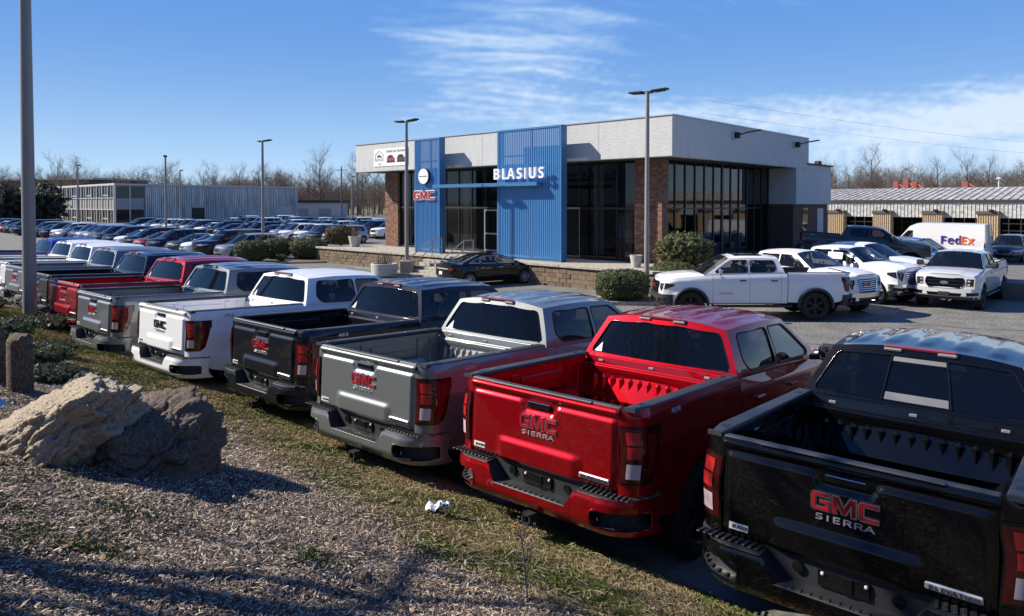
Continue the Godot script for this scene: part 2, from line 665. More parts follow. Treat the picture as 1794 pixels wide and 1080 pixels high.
func emblem(parent: Node, at: Vector3, basis: Basis, h: float, chrome: Material, face: Material) -> void:
	var g := [[Vector2(0, .12), Vector2(.12, 0), Vector2(1, 0), Vector2(1, .6), Vector2(.46, .6), Vector2(.46, .41), Vector2(.76, .41), Vector2(.76, .23), Vector2(.25, .23), Vector2(.25, .77), Vector2(1, .77), Vector2(1, 1), Vector2(.12, 1), Vector2(0, .88)],
		[Vector2(0, 0), Vector2(.25, 0), Vector2(.25, .6), Vector2(.52, .06), Vector2(.73, .06), Vector2(1, .6), Vector2(1, 0), Vector2(1.25, 0), Vector2(1.25, 1), Vector2(.93, 1), Vector2(.625, .42), Vector2(.32, 1), Vector2(0, 1)],
		[Vector2(0, .12), Vector2(.12, 0), Vector2(1, 0), Vector2(1, .23), Vector2(.25, .23), Vector2(.25, .77), Vector2(1, .77), Vector2(1, 1), Vector2(.12, 1), Vector2(0, .88)]]
	var x := [-1.75, -.625, .75]
	for k in 3:
		var pg := PackedVector2Array(g[k])
		var f := func(p: Vector2) -> Vector3: return at + basis * (Vector3(p.x + x[k], p.y - 0.5, 0) * h)
		var cb := MB.new()
		for o in Geometry2D.offset_polygon(pg, 0.05):
			cb.prism(o, f, basis.z * h * 0.10)
		var co := put("letter", cb.mesh(), chrome, parent)
		var fb := MB.new()
		for o in Geometry2D.offset_polygon(pg, -0.035):
			fb.prism(o, f, basis.z * h * 0.15)
		put("letter_face", fb.mesh(), face, co)

# ---------------------------------------------------------------- pickup trucks
const BED := 1.89

func bed_s(u: float) -> float:
	return 0.2 - 0.2 * cos(u / 0.25 * PI / 2) if u < 0.25 else 0.2 + (u - 0.25)

func bed_map(sg: float, off := 0.0) -> Callable:
	return func(u: float, y: float) -> Vector3:
		var s := bed_s(u)
		var dw := 0.0
		var th := minf(u / 0.25, 1.0) * PI / 2
		if u < 0.25:
			dw = 0.19 * (1.0 - sin(th))
		var w: float = P.W - dw - pls(P.prof, y, 0.03)
		var d := Vector2(s - P.axles[0], y - P.ay).length()
		w += P.flare * smoothstep(P.ar + 0.2, P.ar + 0.02, d)
		var q := clampf(1.0 - (P.bedtop - y) / 0.07, 0, 1)
		w -= 0.03 * q * q
		return V(s - off * cos(th), y, sg * (w + off * sin(th)))

func make_truck(o: Dictionary) -> Node3D:
	var hd: float = o.get("hd", 0.0)
	P = {"truck": true, "W": 0.985, "prof": [Vector2(.40, .07), Vector2(.55, .035), Vector2(.72, .012), Vector2(.86, .016), Vector2(1.02, .004), Vector2(1.14, 0), Vector2(1.2, .016), Vector2(1.36, .03)], "rock": 0.50, "bedtop": 1.43,
		"belt": [Vector2(1.9, 1.40), Vector2(4.14, 1.345 + hd * 0.5), Vector2(4.4, 1.325 + hd), Vector2(5.2, 1.255 + hd), Vector2(5.62, 1.17 + hd)],
		"axles": [1.07, 4.80], "ar": 0.49, "ay": 0.43, "flare": 0.035, "s0": 1.9, "r0": 0.0, "ri0": 0.0, "s1": 5.62, "r1": 0.45, "ri1": 0.10, "sh": 0.05,
		"e0": [Vector2(0, 0)], "e1": [Vector2(.4, 0.0), Vector2(.9, 0.0), Vector2(1.15 + hd, 0.05)], "bow0": 0.0, "bow1": 0.11,
		"RB": Vector2(1.95, 1.40), "RT": Vector2(2.125, 1.86), "WB": Vector2(4.38, 1.33 + hd * 0.7), "WT": Vector2(3.58, 1.86), "rail": [Vector2(2.1, 1.828), Vector2(2.6, 1.862), Vector2(3.2, 1.862), Vector2(3.62, 1.835)],
		"wr": 0.72, "plan": 0.05, "crown": 0.062, "hcrown": 0.055, "rbow": 0.05, "wbow": 0.11,
		"panels": [["cab_corner", 1.9, 2.09, 4], ["rear_door", 2.09, 3.03, 14], ["front_door", 3.03, 4.14, 16], ["front_fender", 4.14, 5.62, 20]],
		"wins": [rpoly([Vector2(2.3, 1.432), Vector2(2.19, 1.53), Vector2(2.26, 1.785), Vector2(3.0, 1.795), Vector2(3.0, 1.422)], 0.06), rpoly([Vector2(3.06, 1.42), Vector2(3.06, 1.795), Vector2(3.55, 1.785), Vector2(3.74, 1.675), Vector2(4.06, 1.45), Vector2(4.0, 1.40)], 0.05)]}
	var body: Material = o.paint
	var blk: Material = mats.black_plastic
	var trim_m: Material = o.get("trim", body)
	var t := thing(o.called, "", "pickup truck")
	# cab and front body
	side_panels(t, body)
	greenhouse(t, body, mats.tint, mats.rubber)
	var mb := MB.new()
	roof_sheet(mb, true)
	var ro := put("roof", mb.mesh(), body, t)
	if o.get("sunroof", false):
		mb = MB.new()
		mb.box(V(2.95, 1.925, 0), Vector3(0.9, 0.02, 0.85), Basis(Vector3.RIGHT, 0.0), 0.008)
		put("sunroof", mb.mesh(), mats.black_gloss, ro)
	mb = MB.new()
	hood_sheet(mb, 0.03)
	put("hood", mb.mesh(), body, t)
	# rear face of the cab
	var rr := rail(corner_s(true))
	var rtop := func(q: float) -> float: return rr + crown(q)
	var rw := rpoly([Vector2(-.93, 1.445), Vector2(-.90, 1.79), Vector2(-.3, 1.815), Vector2(.3, 1.815), Vector2(.90, 1.79), Vector2(.93, 1.445)], 0.05)
	mb = MB.new()
	mb.skin(rear_map(), -1, 1, 26, func(_q): return 1.0, rtop, 10, [rw], Vector3(0, 0.1, 1))
	put("cab_rear", mb.mesh(), body, t)
	mb = MB.new()
	mb.pane(rear_map(-0.012), rw, Vector3(0, 0.2, 1), 14, 4)
	var rwo := put("rear_window", mb.mesh(), mats.rear_tint, t)
	mb = MB.new()
	mb.rim(rear_map(-0.006), rw, 0.009)
	put("window_trim", mb.mesh(), mats.black_gloss, rwo)
	if o.get("slider", false):
		mb = MB.new()
		for x in [-0.29, 0.29]:
			mb.tube([rear_map(-0.004).call(x, 1.45), rear_map(-0.004).call(x, 1.81)], [0.008], 4)
		put("slider_frame", mb.mesh(), mats.black_gloss, rwo)
		for y in [[1.46, 1.52], [1.77, 1.805]]:
			mb = MB.new()
			mb.skin(rear_map(-0.006), -0.27, 0.27, 6, func(_q): return y[0], func(_q): return y[1], 1, [], Vector3(0, .2, 1))
			put("slider_band", mb.mesh(), mats.slider_grey, rwo)
	if o.get("sticker", true):
		mb = MB.new()
		var f := rear_map(-0.008)
		mb.flat(f.call(-.885, 1.455), f.call(-.775, 1.455), f.call(-.83, 1.555), Vector3(0, 0, 1))
		put("window_sticker", mb.mesh(), mats.sticker, rwo)
		mb = MB.new()
		var f2 := rear_map(-0.005)
		mb.quad(f2.call(-.845, 1.485), f2.call(-.815, 1.485), f2.call(-.815, 1.495), f2.call(-.845, 1.495), Vector3(0, 0, 1))
		mb.quad(f2.call(-.85, 1.468), f2.call(-.81, 1.468), f2.call(-.81, 1.475), f2.call(-.85, 1.475), Vector3(0, 0, 1))
		put("sticker_print", mb.mesh(), mats.rubber, rwo)
	# third brake light
	mb = MB.new()
	var by: float = rr + crown(0.0)
	mb.box(V(line_s(P.RB, P.RT, by) - P.rbow - 0.004, by - 0.012, 0), Vector3(0.54, 0.03, 0.05), Basis(Vector3.RIGHT, -0.35), 0.012)
	var tb := put("third_brake_light", mb.mesh(), mats.lens_dull, t)
	mb = MB.new()
	for x in [-0.2, 0.2]:
		mb.box(V(line_s(P.RB, P.RT, by) - P.rbow - 0.010, by - 0.034, x), Vector3(0.14, 0.028, 0.045), Basis(Vector3.RIGHT, -0.35), 0.01)
	put("cargo_lamp", mb.mesh(), mats.lamp_grey, tb)
	# windscreen
	var rf := rail(corner_s(false))
	mb = MB.new()
	mb.skin(wind_map(), -1, 1, 16, func(_q): return belt(P.WB.x), func(q): return rf + crown(q), 8, [], Vector3(0, 0.5, -1))
	put("windscreen", mb.mesh(), mats.tint, t)
	mb = MB.new()
	interior(mb, 2.15, 4.3, [3.15, 2.5], 0.78, 1.38)
	var io := put("interior", mb.mesh(), mats.interior, t)
	mb = MB.new()
	var pts := []
	for i in 17:
		pts.append(V(3.72, 1.36, -0.4) + Basis(Vector3.RIGHT, -0.4) * Vector3(cos(TAU * i / 16) * 0.19, sin(TAU * i / 16) * 0.19, 0))
	mb.tube(pts, [0.016], 5, false)
	put("steering_wheel", mb.mesh(), mats.black_plastic, io)
	# underbody
	mb = MB.new()
	mb.box(V(2.93, 0.62, 0), Vector3(1.7, 0.25, 2.6))
	mb.box(V(2.95, 0.52, 0), Vector3(1.86, 0.10, 2.7), Basis.IDENTITY, 0.03)
	mb.box(V(2.8, 0.62, 0), Vector3(1.0, 0.2, 5.2))
	mb.box(V(4.8, 0.85, 0), Vector3(1.0, 0.6, 1.5))
	mb.box(V(1.07, 0.40, 0), Vector3(1.6, 0.10, 0.10))
	mb.box(V(1.07, 0.40, 0), Vector3(0.3, 0.26, 0.3), Basis.IDENTITY, 0.1)
	wells(mb, 0.6)
	put("underbody", mb.mesh(), mats.under, t)
	# bed
	for sg in [-1.0, 1.0]:
		mb = MB.new()
		var ex := []
		for k in [1.012, 1.0, 0.993, 0.975, 0.94, 0.88, 0.8, 0.7, 0.55, 0.4, 0.2, 0.0]:
			ex.append(0.05 + P.axles[0] - P.ar * k)
			ex.append(0.05 + P.axles[0] + P.ar * k)
		var lo := func(u: float) -> float:
			var s := bed_s(u)
			var l := pl([Vector2(0, .77), Vector2(.24, .77), Vector2(.29, .58), Vector2(.5, .53)], s)
			if absf(s - P.axles[0]) <= P.ar:
				l = maxf(l, P.ay + sqrt(maxf(0.0, P.ar * P.ar - pow(s - P.axles[0], 2.0))))
			return l
		mb.skin(bed_map(sg), 0.0, BED + 0.045, 46, lo, func(_u): return P.bedtop, 16, [], Vector3(sg, 0.05, 0.3), ex)
		var bs := put("bed_side", mb.mesh(), body, t)
		# rail cap
		mb = MB.new()
		for q in [[0.02, BED]]:
			var pp := PackedVector3Array()
			for i in 9:
				var s := lerpf(q[0], q[1], i / 8.0)
				var ow: float = absf(bed_map(1.0).call(maxf(s + 0.05, 0.14), P.bedtop).x) + 0.004
				for k in [Vector2(ow, P.bedtop - 0.022), Vector2(ow - 0.006, P.bedtop + 0.006), Vector2(ow - 0.02, P.bedtop + 0.014), Vector2(0.815, P.bedtop + 0.014), Vector2(0.80, P.bedtop + 0.004), Vector2(0.80, P.bedtop - 0.03)]:
					pp.append(V(s, k.y, sg * k.x))
			mb.sheet(pp, 8, 5, Vector3.UP)
		mb.box(V(0.02, P.bedtop - 0.002, sg * 0.855), Vector3(0.10, 0.03, 0.02))
		put("rail_cap", mb.mesh(), mats.rail_cap, bs)
		mb = MB.new()
		for s in [0.18, 1.7]:
			mb.box(V(s, P.bedtop + 0.013, sg * 0.855), Vector3(0.05, 0.006, 0.10), Basis.IDENTITY, 0.002)
		put("stake_pocket", mb.mesh(), mats.rubber, bs)
		# inner wall with wheel housing and ribs
		mb = MB.new()
		mb.quad(V(0.03, 0.86, sg * 0.80), V(1.83, 0.86, sg * 0.80), V(1.83, 1.42, sg * 0.80), V(0.03, 1.42, sg * 0.80), Vector3(-sg, 0, 0))
		for s in [0.30, 0.60, 1.50, 1.72]:
			mb.box(V(s, 1.13, sg * 0.795), Vector3(0.02, 0.46, 0.10), Basis.IDENTITY, 0.008)
		mb.box(V(1.05, 1.27, sg * 0.795), Vector3(0.024, 0.10, 0.7), Basis.IDENTITY, 0.01)
		mb.box(V(1.05, 0.98, sg * 0.71), Vector3(0.2, 0.28, 0.95), Basis.IDENTITY, 0.06)
		put("bed_inner_wall", mb.mesh(), o.get("liner", body), t)
		# tail lamp
		mb = MB.new()
		var lu := func(u: float) -> float: return pl([Vector2(0, .87), Vector2(.2, .875), Vector2(.26, .93), Vector2(.33, 1.22)], u)
		mb.skin(bed_map(sg, 0.010), 0.012, 0.33, 14, lu, func(_u): return 1.285, 8, [], Vector3(sg, 0.0, 0.6))
		var tl := put("taillight", mb.mesh(), mats.lens_red, t)
		mb = MB.new()
		var f3 := bed_map(sg, 0.016)
		for b in [[1.06, 1.15], [1.165, 1.26]]:
			mb.skin(f3, 0.05, 0.135, 5, func(_u): return b[0], func(_u): return b[1], 2, [], Vector3(sg * 0.6, 0, 0.8))
		put("brake_lamp", mb.mesh(), mats.lens_bright, tl)
		mb = MB.new()
		mb.skin(f3, 0.05, 0.135, 5, func(_u): return 0.905, func(_u): return 1.02, 2, [], Vector3(sg * 0.6, 0, 0.8))
		put("reverse_lamp", mb.mesh(), mats.lens_white, tl)
		mb = MB.new()
		mb.skin(f3, 0.18, 0.25, 4, func(u): return lu.call(u) + 0.05, func(_u): return 1.25, 3, [], Vector3(sg, 0, 0.3))
		put("marker_lamp", mb.mesh(), mats.lens_mid, tl)
		mb = MB.new()
		mb.skin(bed_map(sg, 0.006), 0.004, 0.35, 14, func(u): return lu.call(minf(u, 0.33)) - 0.018, func(_u): return 1.30, 8, [], Vector3(sg, 0.0, 0.6))
		put("lamp_bezel", mb.mesh(), mats.black_gloss, tl)
		if o.get("door_text", false):
			spaced("SIERRA", 0.05, 0.075, 0.006, mats.lamp_grey, t, side_map(sg, 0.006).call(3.75, 0.80), Basis(Vector3.UP, sg * PI / 2), 1.5)
		if o.get("badge4", true):
			text("badge_lettering", "4X4", 0.042, 0.008, mats.letter_silver, bs, bed_map(sg, 0.004).call(0.62, 1.355), Basis(Vector3.UP, sg * PI / 2), 1.5)
		# wheel arch flare
		if o.has("trim"):
			mb = MB.new()
			for ax in P.axles:
				var pts2 := []
				for i in 19:
					var a := PI * (-0.03 + 1.06 * i / 18.0)
					var s: float = ax + cos(a) * (P.ar + 0.02)
					var y: float = P.ay + sin(a) * (P.ar + 0.02)
					pts2.append(V(s, y, sg * (P.W + P.flare - 0.005)))
				mb.tube(pts2, [0.05], 6)
			put("wheel_arch_trim", mb.mesh(), trim_m, t)
		# mirror, handles, step bar
		mb = MB.new()
		mb.box(V(3.96, 1.46, sg * 1.15), Vector3(0.24, 0.20 + hd, 0.12), Basis(Vector3.UP, sg * 0.12), 0.045)
		mb.tube([V(3.98, 1.38, sg * 0.93), V(3.96, 1.40, sg * 1.06)], [0.035], 6)
		var mo := put("door_mirror", mb.mesh(), o.get("mirror", blk), t)
		mb = MB.new()
		mb.quad(V(3.898, 1.39, sg * 1.06), V(3.894, 1.39, sg * 1.24), V(3.894, 1.53, sg * 1.24), V(3.898, 1.53, sg * 1.06), Vector3(0, 0, 1))
		put("mirror_glass", mb.mesh(), mats.mirror, mo)
		for s in [2.30, 3.24]:
			mb = MB.new()
			var q: Vector3 = side_map(sg, 0.022).call(s, 1.19)
			mb.box(q, Vector3(0.03, 0.035, 0.20), Basis.IDENTITY, 0.012)
			put("door_handle", mb.mesh(), o.get("handle", body), t)
		mb = MB.new()
		mb.tube([V(1.75, 0.44, sg * 0.9), V(1.8, 0.42, sg * 0.98), V(4.1, 0.42, sg * 0.98), V(4.15, 0.44, sg * 0.9)], [0.045], 6)
		put("step_bar", mb.mesh(), mats.black_plastic, t)
		for s in P.axles:
			wheel(t, s, sg * 0.86, o.get("tr", 0.41), o.get("tr", 0.41), 0.28, o.get("rim", mats.rim_dark), mats.tyre, o.get("wheels", 0))
	# bed floor, front wall, stepped head board
	mb = MB.new()
	mb.box(V(0.94, 0.85, 0), Vector3(1.62, 0.04, 1.84))
	for k in 15:
		mb.box(V(0.94, 0.875, -0.70 + 0.1 * k), Vector3(0.055, 0.024, 1.8), Basis.IDENTITY, 0.008)
	put("bed_floor", mb.mesh(), o.get("liner", body), t)
	mb = MB.new()
	var hp := [Vector2(1.935, 1.425), Vector2(1.885, 1.425), Vector2(1.872, 1.415), Vector2(1.868, 1.345), Vector2(1.858, 1.335), Vector2(1.835, 1.33), Vector2(1.825, 1.32), Vector2(1.825, 1.27), Vector2(1.84, 1.255), Vector2(1.84, 0.86)]
	var pv := PackedVector3Array()
	for i in 3:
		for q in hp:
			pv.append(V(q.x, q.y, (i - 1) * 0.81))
	mb.sheet(pv, 2, hp.size() - 1, Vector3(0, 0.2, 1))
	for k in 13:
		mb.box(V(1.832, 1.06, -0.66 + 0.11 * k), Vector3(0.066, 0.36, 0.07), Basis.IDENTITY, 0.03)
	var hb := put("bed_front_wall", mb.mesh(), o.get("liner", body), t)
	mb = MB.new()
	for x in [-0.62, 0.0, 0.62]:
		mb.box(V(1.866, 1.375, x), Vector3(0.06, 0.028, 0.012), Basis.IDENTITY, 0.006)
	put("tie_down", mb.mesh(), mats.lamp_grey, hb)
	# tailgate
	mb = MB.new()
	var gf := func(i: float, j: float) -> Vector3:
		var w := (i * 2.0 - 1.0) * 0.782
		var y := lerpf(0.785, 1.425, j)
		var a := absf(w)
		# the skin steps outwards twice on its way down: under the handle, and in the middle of the lower edge
		var yhi := lerpf(1.245, 1.325, smoothstep(0.145, 0.20, a))
		var h := 0.022 * smoothstep(0.752, 0.728, a) * smoothstep(yhi + 0.016, yhi - 0.018, y)
		h += 0.028 * smoothstep(0.47, 0.36, a) * smoothstep(1.00, 0.935, y)
		h += 0.030 * smoothstep(1.345, 1.39, y) - 0.03 * smoothstep(1.405, 1.425, y) - 0.020 * smoothstep(0.815, 0.785, y)
		h -= 0.012 * smoothstep(0.772, 0.782, a)
		return V(-h, y, w)
	mb.grid(92, 54, gf, Vector3(0, 0, 1))
	mb.quad(V(0.055, 0.80, -.782), V(0.055, 0.80, .782), V(0.055, 1.415, .782), V(0.055, 1.415, -.782), Vector3(0, 0, -1))
	for sg in [-1.0, 1.0]:
		mb.quad(V(0.012, 0.80, sg * .782), V(0.055, 0.80, sg * .782), V(0.055, 1.415, sg * .782), V(0.012, 1.42, sg * .782), Vector3(sg, 0, 0))
	var tg := put("tailgate", mb.mesh(), body, t)
	mb = MB.new()
	mb.box(V(0.03, 1.424, 0), Vector3(1.56, 0.022, 0.065), Basis.IDENTITY, 0.008)
	mb.box(V(0.012, 1.428, 0), Vector3(1.06, 0.020, 0.07), Basis.IDENTITY, 0.009)
	put("tailgate_cap", mb.mesh(), mats.rail_cap, tg)
	mb = MB.new()
	mb.box(V(-0.004, 1.305, 0), Vector3(0.25, 0.055, 0.03), Basis.IDENTITY, 0.012)
	var ho := put("tailgate_handle", mb.mesh(), mats.black_gloss, tg)
	mb = MB.new()
	mb.box(V(-0.018, 1.328, 0), Vector3(0.235, 0.008, 0.012), Basis.IDENTITY, 0.003)
	put("handle_strip", mb.mesh(), mats.chrome, ho)
	if o.get("rear_text", true):
		emblem(tg, V(-0.020, 1.165, 0), Basis.IDENTITY, 0.110, o.get("emblem", mats.chrome), o.get("emblem_face", mats.emblem_red))
		spaced("SIERRA", 0.034, 0.062, 0.014, mats.letter_silver, tg, V(-0.024, 1.068, 0.0), Basis.IDENTITY, 2.2, 500, 0.14)
		spaced("ELEVATION", 0.024, 0.029, 0.010, mats.badge_dark, tg, V(-0.041, 0.850, 0.575), Basis.IDENTITY, 1.15)
		mb = MB.new()
		mb.box(V(-0.026, 0.850, 0.575), Vector3(0.28, 0.042, 0.022), Basis.IDENTITY, 0.006)
		put("badge", mb.mesh(), mats.letter_silver, tg)
		mb = MB.new()
		mb.box(V(-0.023, 0.850, -0.655), Vector3(0.13, 0.045, 0.003))
		put("dealer_sticker", mb.mesh(), mats.sticker, tg)
		text("sticker_lettering", "BLASIUS", 0.022, 0.002, mats.rubber, tg, V(-0.026, 0.850, -0.645), Basis.IDENTITY, 0.9)
	rear_bumper(t, o)
	nose(t, o, hd)
	return t

func rear_bumper(t: Node, o: Dictionary) -> void:
	var bm: Material = o.get("bumper", o.paint)
	var f := func(a: float, y: float) -> Vector3:
		var sg := signf(a)
		var m := absf(a)
		var w := m * 0.66 / 0.7
		var s := -0.14
		if m > 0.7:
			var th := (m - 0.7) / 0.3 * PI / 2
			w = 0.66 + 0.335 * sin(th)
			s = -0.14 + 0.40 * (1.0 - cos(th))
		s += 0.10 * pow(clampf((0.56 - y) / 0.12, 0, 1), 1.5) + 0.02 * clampf((y - 0.70) / 0.055, 0, 1)
		return V(s, y, sg * w)
	var top := func(a: float) -> float: return lerpf(0.61, 0.755, smoothstep(0.38, 0.50, absf(a)) )
	var pk := rpoly([Vector2(.66, .515), Vector2(.64, .60), Vector2(.66, .655), Vector2(.955, .655), Vector2(.955, .515)], 0.03)
	var pk2 := PackedVector2Array()
	for q in pk:
		pk2.append(Vector2(-q.x, q.y))
	var mb := MB.new()
	mb.skin(f, -1, 1, 60, func(_a): return 0.46, top, 10, [pk, pk2], Vector3(0, 0.0, 1), [0.38, 0.41, 0.44, 0.47, 0.5, -0.38, -0.41, -0.44, -0.47, -0.5])
	var b := put("rear_bumper", mb.mesh(), bm, t)
	mb = MB.new()
	for w in [pk, pk2]:
		mb.rim(f, w, 0.009)
	put("pocket_rim", mb.mesh(), o.get("pocket", bm), b)
	for sg in [-1.0, 1.0]:
		mb = MB.new()
		var pv := PackedVector3Array()
		for i in 9:
			var a := lerpf(0.64, 0.97, i / 8.0)
			var q: Vector3 = f.call(a, 0.5)
			var q2: Vector3 = f.call(a, 0.66)
			var inn := Vector3(-0.05 * i / 8.0, 0, -0.09)
			for p in [q2 + inn, Vector3(q.x, 0.53, q.z) + inn, Vector3(q.x, 0.52, q.z - 0.01)]:
				pv.append(Vector3(p.x * sg, p.y, p.z))
		mb.sheet(pv, 8, 2, Vector3(0, 0.3, 1))
		for i in 7:
			var a := lerpf(0.69, 0.93, i / 6.0)
			var q: Vector3 = f.call(a, 0.5)
			mb.box(Vector3(q.x * sg, 0.527, q.z - 0.045), Vector3(0.018, 0.014, 0.05))
		put("corner_step", mb.mesh(), mats.black_plastic, b)
		mb = MB.new()
		pv = PackedVector3Array()
		for i in 13:
			var a := lerpf(0.50, 1.0, i / 12.0)
			var q: Vector3 = f.call(a, 0.755)
			pv.append(V(-q.z - 0.004, 0.75, sg * (q.x + 0.002)))
			pv.append(V(-q.z + 0.008, 0.762, sg * (q.x - 0.004)))
			pv.append(V(maxf(0.05, -q.z + 0.02), 0.768, sg * minf(q.x, 0.90)))
		mb.sheet(pv, 12, 2, Vector3.UP)
		for k in 10:
			mb.box(V(-0.045, 0.770, sg * (0.50 + 0.045 * k)), Vector3(0.024, 0.012, 0.10), Basis(Vector3.UP, sg * 0.12), 0.004)
		put("step_pad", mb.mesh(), mats.black_plastic, b)
	mb = MB.new()
	mb.box(V(0.02, 0.70, 0), Vector3(0.98, 0.22, 0.03))
	for sg in [-1.0, 1.0]:
		mb.quad(V(-0.135, 0.612, sg * 0.365), V(-0.125, 0.757, sg * 0.478), V(0.01, 0.757, sg * 0.478), V(0.01, 0.612, sg * 0.365), Vector3(-sg, 0.5, 0))
	mb.box(V(-0.06, 0.606, 0), Vector3(0.76, 0.014, 0.165), Basis.IDENTITY, 0.005)
	for k in 11:
		mb.box(V(-0.11, 0.614, -0.28 + 0.056 * k), Vector3(0.03, 0.008, 0.05), Basis.IDENTITY, 0.003)
	put("plate_recess", mb.mesh(), mats.black_plastic, b)
	mb = MB.new()
	mb.box(V(-0.004, 0.69, 0), Vector3(0.30, 0.10, 0.018), Basis.IDENTITY, 0.004)
	mb.box(V(-0.016, 0.69, 0.02), Vector3(0.07, 0.09, 0.012), Basis.IDENTITY, 0.003)
	mb.lathe(V(0.006, 0.69, 0.30), Vector3(0, 0, 1), [Vector2(0.035, 0), Vector2(0.035, 0.012), Vector2(0, 0.014)], 14)
	mb.lathe(V(0.006, 0.71, -0.27), Vector3(0, 0, 1), [Vector2(0.04, 0), Vector2(0.036, 0.02), Vector2(0, 0.024)], 14)
	put("plate_bracket", mb.mesh(), mats.black_gloss, b)
	mb = MB.new()
	for x in [-0.12, 0.13]:
		mb.lathe(V(-0.01, 0.72, x), Vector3(0, 0, 1), [Vector2(0.012, 0), Vector2(0.010, 0.012), Vector2(0, 0.016)], 8)
	put("bolt", mb.mesh(), mats.sticker, b)
	mb = MB.new()
	for k in [[0.0, 0.035, 0.09, 0.016], [0.0, -0.035, 0.09, 0.016], [0.037, 0.0, 0.016, 0.09], [-0.037, 0.0, 0.016, 0.09]]:
		mb.box(V(0.02, 0.40 + k[1], k[0]), Vector3(k[2], k[3], 0.34))
	mb.box(V(0.14, 0.42, 0), Vector3(1.1, 0.08, 0.08))
	put("hitch_receiver", mb.mesh(), mats.black_plastic, t)

func nose(t: Node, o: Dictionary, hd: float) -> void:
	var ford: bool = o.get("front", "gmc") == "ford"
	var gl: Material = o.get("grille", mats.chrome)
	var yt := 1.10 + hd
	var gp := rpoly([Vector2(-.52, .74), Vector2(-.60, yt - .05), Vector2(-.54, yt), Vector2(.54, yt), Vector2(.60, yt - .05), Vector2(.52, .74)], 0.04)
	if ford:
		gp = rpoly([Vector2(-.56, .78), Vector2(-.66, .93), Vector2(-.62, 1.09), Vector2(.62, 1.09), Vector2(.66, .93), Vector2(.56, .78)], 0.04)
	var lamps := []
	for sg in [-1.0, 1.0]:
		var pts := [Vector2(.66, yt - .02), Vector2(.985, yt + .0), Vector2(.985, .92 + hd * .6), Vector2(.80, .80 + hd * .5), Vector2(.74, .90 + hd * .6), Vector2(.66, .96 + hd)]
		if ford:
			pts = [Vector2(.72, 1.08), Vector2(.98, 1.08), Vector2(.98, .82), Vector2(.74, .82), Vector2(.72, .9)]
		for k in pts.size():
			pts[k].x *= sg
		lamps.append(rpoly(pts, 0.025))
	var mb := MB.new()
	var wins := [gp, lamps[0], lamps[1]]
	mb.skin(nose_map(), -1, 1, 30, func(_q): return 0.70, nose_top, 10, wins, Vector3(0, 0.05, -1))
	put("front_panel", mb.mesh(), o.paint, t)
	mb = MB.new()
	mb.pane(nose_map(-0.06), gp, Vector3(0, 0, -1), 8, 3)
	var g := put("grille", mb.mesh(), mats.grille_back, t)
	mb = MB.new()
	mb.rim(nose_map(0.004), gp, 0.024)
	put("grille_frame", mb.mesh(), gl, g)
	var nb := 2 if ford else 6
	for k in nb:
		var y: float = lerpf(0.74, yt, (k + 1.0) / (nb + 1.0)) if not ford else [0.875, 1.0][k]
		var sp := MB.new()
		var half := 0.53 if not ford else 0.6
		var pv := PackedVector3Array()
		var th := 0.017 if not ford else 0.028
		for i in 13:
			var q := lerpf(-half, half, i / 12.0)
			for e in [Vector2(-0.03, -th), Vector2(0.0, -th), Vector2(0.008, 0), Vector2(0.0, th), Vector2(-0.03, th)]:
				pv.append(nose_map(e.x).call(q, y + e.y))
		sp.sheet(pv, 12, 4, Vector3(0, 0, -1))
		put("grille_bar", sp.mesh(), gl, g)
	var fb := Basis(Vector3.UP, PI)
	if ford:
		mb = MB.new()
		var ov := PackedVector2Array()
		for i in 20:
			ov.append(Vector2(cos(TAU * i / 20) * 0.125, sin(TAU * i / 20) * 0.05))
		mb.prism(ov, func(p): return nose_map(0.01).call(0, 0.938) + Vector3(p.x, p.y, 0), Vector3(0, 0, -0.02))
		var oe := put("emblem", mb.mesh(), mats.chrome, g)
		mb = MB.new()
		var iv := PackedVector2Array()
		for q in ov:
			iv.append(q * Vector2(0.9, 0.84))
		mb.prism(iv, func(p): return nose_map(0.028).call(0, 0.938) + Vector3(p.x, p.y, 0), Vector3(0, 0, -0.006))
		put("emblem_face", mb.mesh(), mats.emblem_grey, oe)
		text("emblem_lettering", "Ford", 0.055, 0.006, mats.chrome, oe, nose_map(0.036).call(0, 0.938), fb, 1.3, 400, "Droid Serif")
	else:
		emblem(g, nose_map(0.01).call(0, 0.96 + hd * 0.5), fb, 0.12, mats.chrome, o.get("emblem_face", mats.emblem_red))
	for k in 2:
		var sg := -1.0 if k == 0 else 1.0
		mb = MB.new()
		mb.pane(nose_map(-0.03), lamps[k], Vector3(0, 0, -1), 5, 3)
		var h := put("headlight", mb.mesh(), mats.lamp_dark, t)
		mb = MB.new()
		for y in ([0.88, 1.0] if ford else [0.99 + hd, 1.045 + hd]):
			mb.box(nose_map(-0.02).call(sg * 0.80, y), Vector3(0.10, 0.06 if ford else 0.03, 0.03), Basis(Vector3.UP, sg * 0.3), 0.01)
		put("lamp_projector", mb.mesh(), mats.lamp_clear, h)
		mb = MB.new()
		if ford:
			mb.rim(nose_map(-0.012), lamps[k], 0.012)
		else:
			var p := nose_map(-0.015)
			mb.tube([p.call(sg * .70, yt - .035), p.call(sg * .96, yt - .02), p.call(sg * .965, .94 + hd * .6), p.call(sg * .84, .85 + hd * .5)], [0.012], 5)
		put("daytime_lamp", mb.mesh(), mats.lamp_amber if ford else mats.lamp_clear, h)
		if not ford:
			mb = MB.new()
			mb.skin(side_map(sg, 0.006), 5.30, 5.60, 6, func(s): return lerpf(1.02, 0.90, (s - 5.3) / 0.3) + hd * 0.6, func(s): return lerpf(1.07, 1.10, (s - 5.3) / 0.3) + hd, 3, [], Vector3(sg, 0, -0.3))
			put("lamp_side", mb.mesh(), mats.lamp_dark, h)
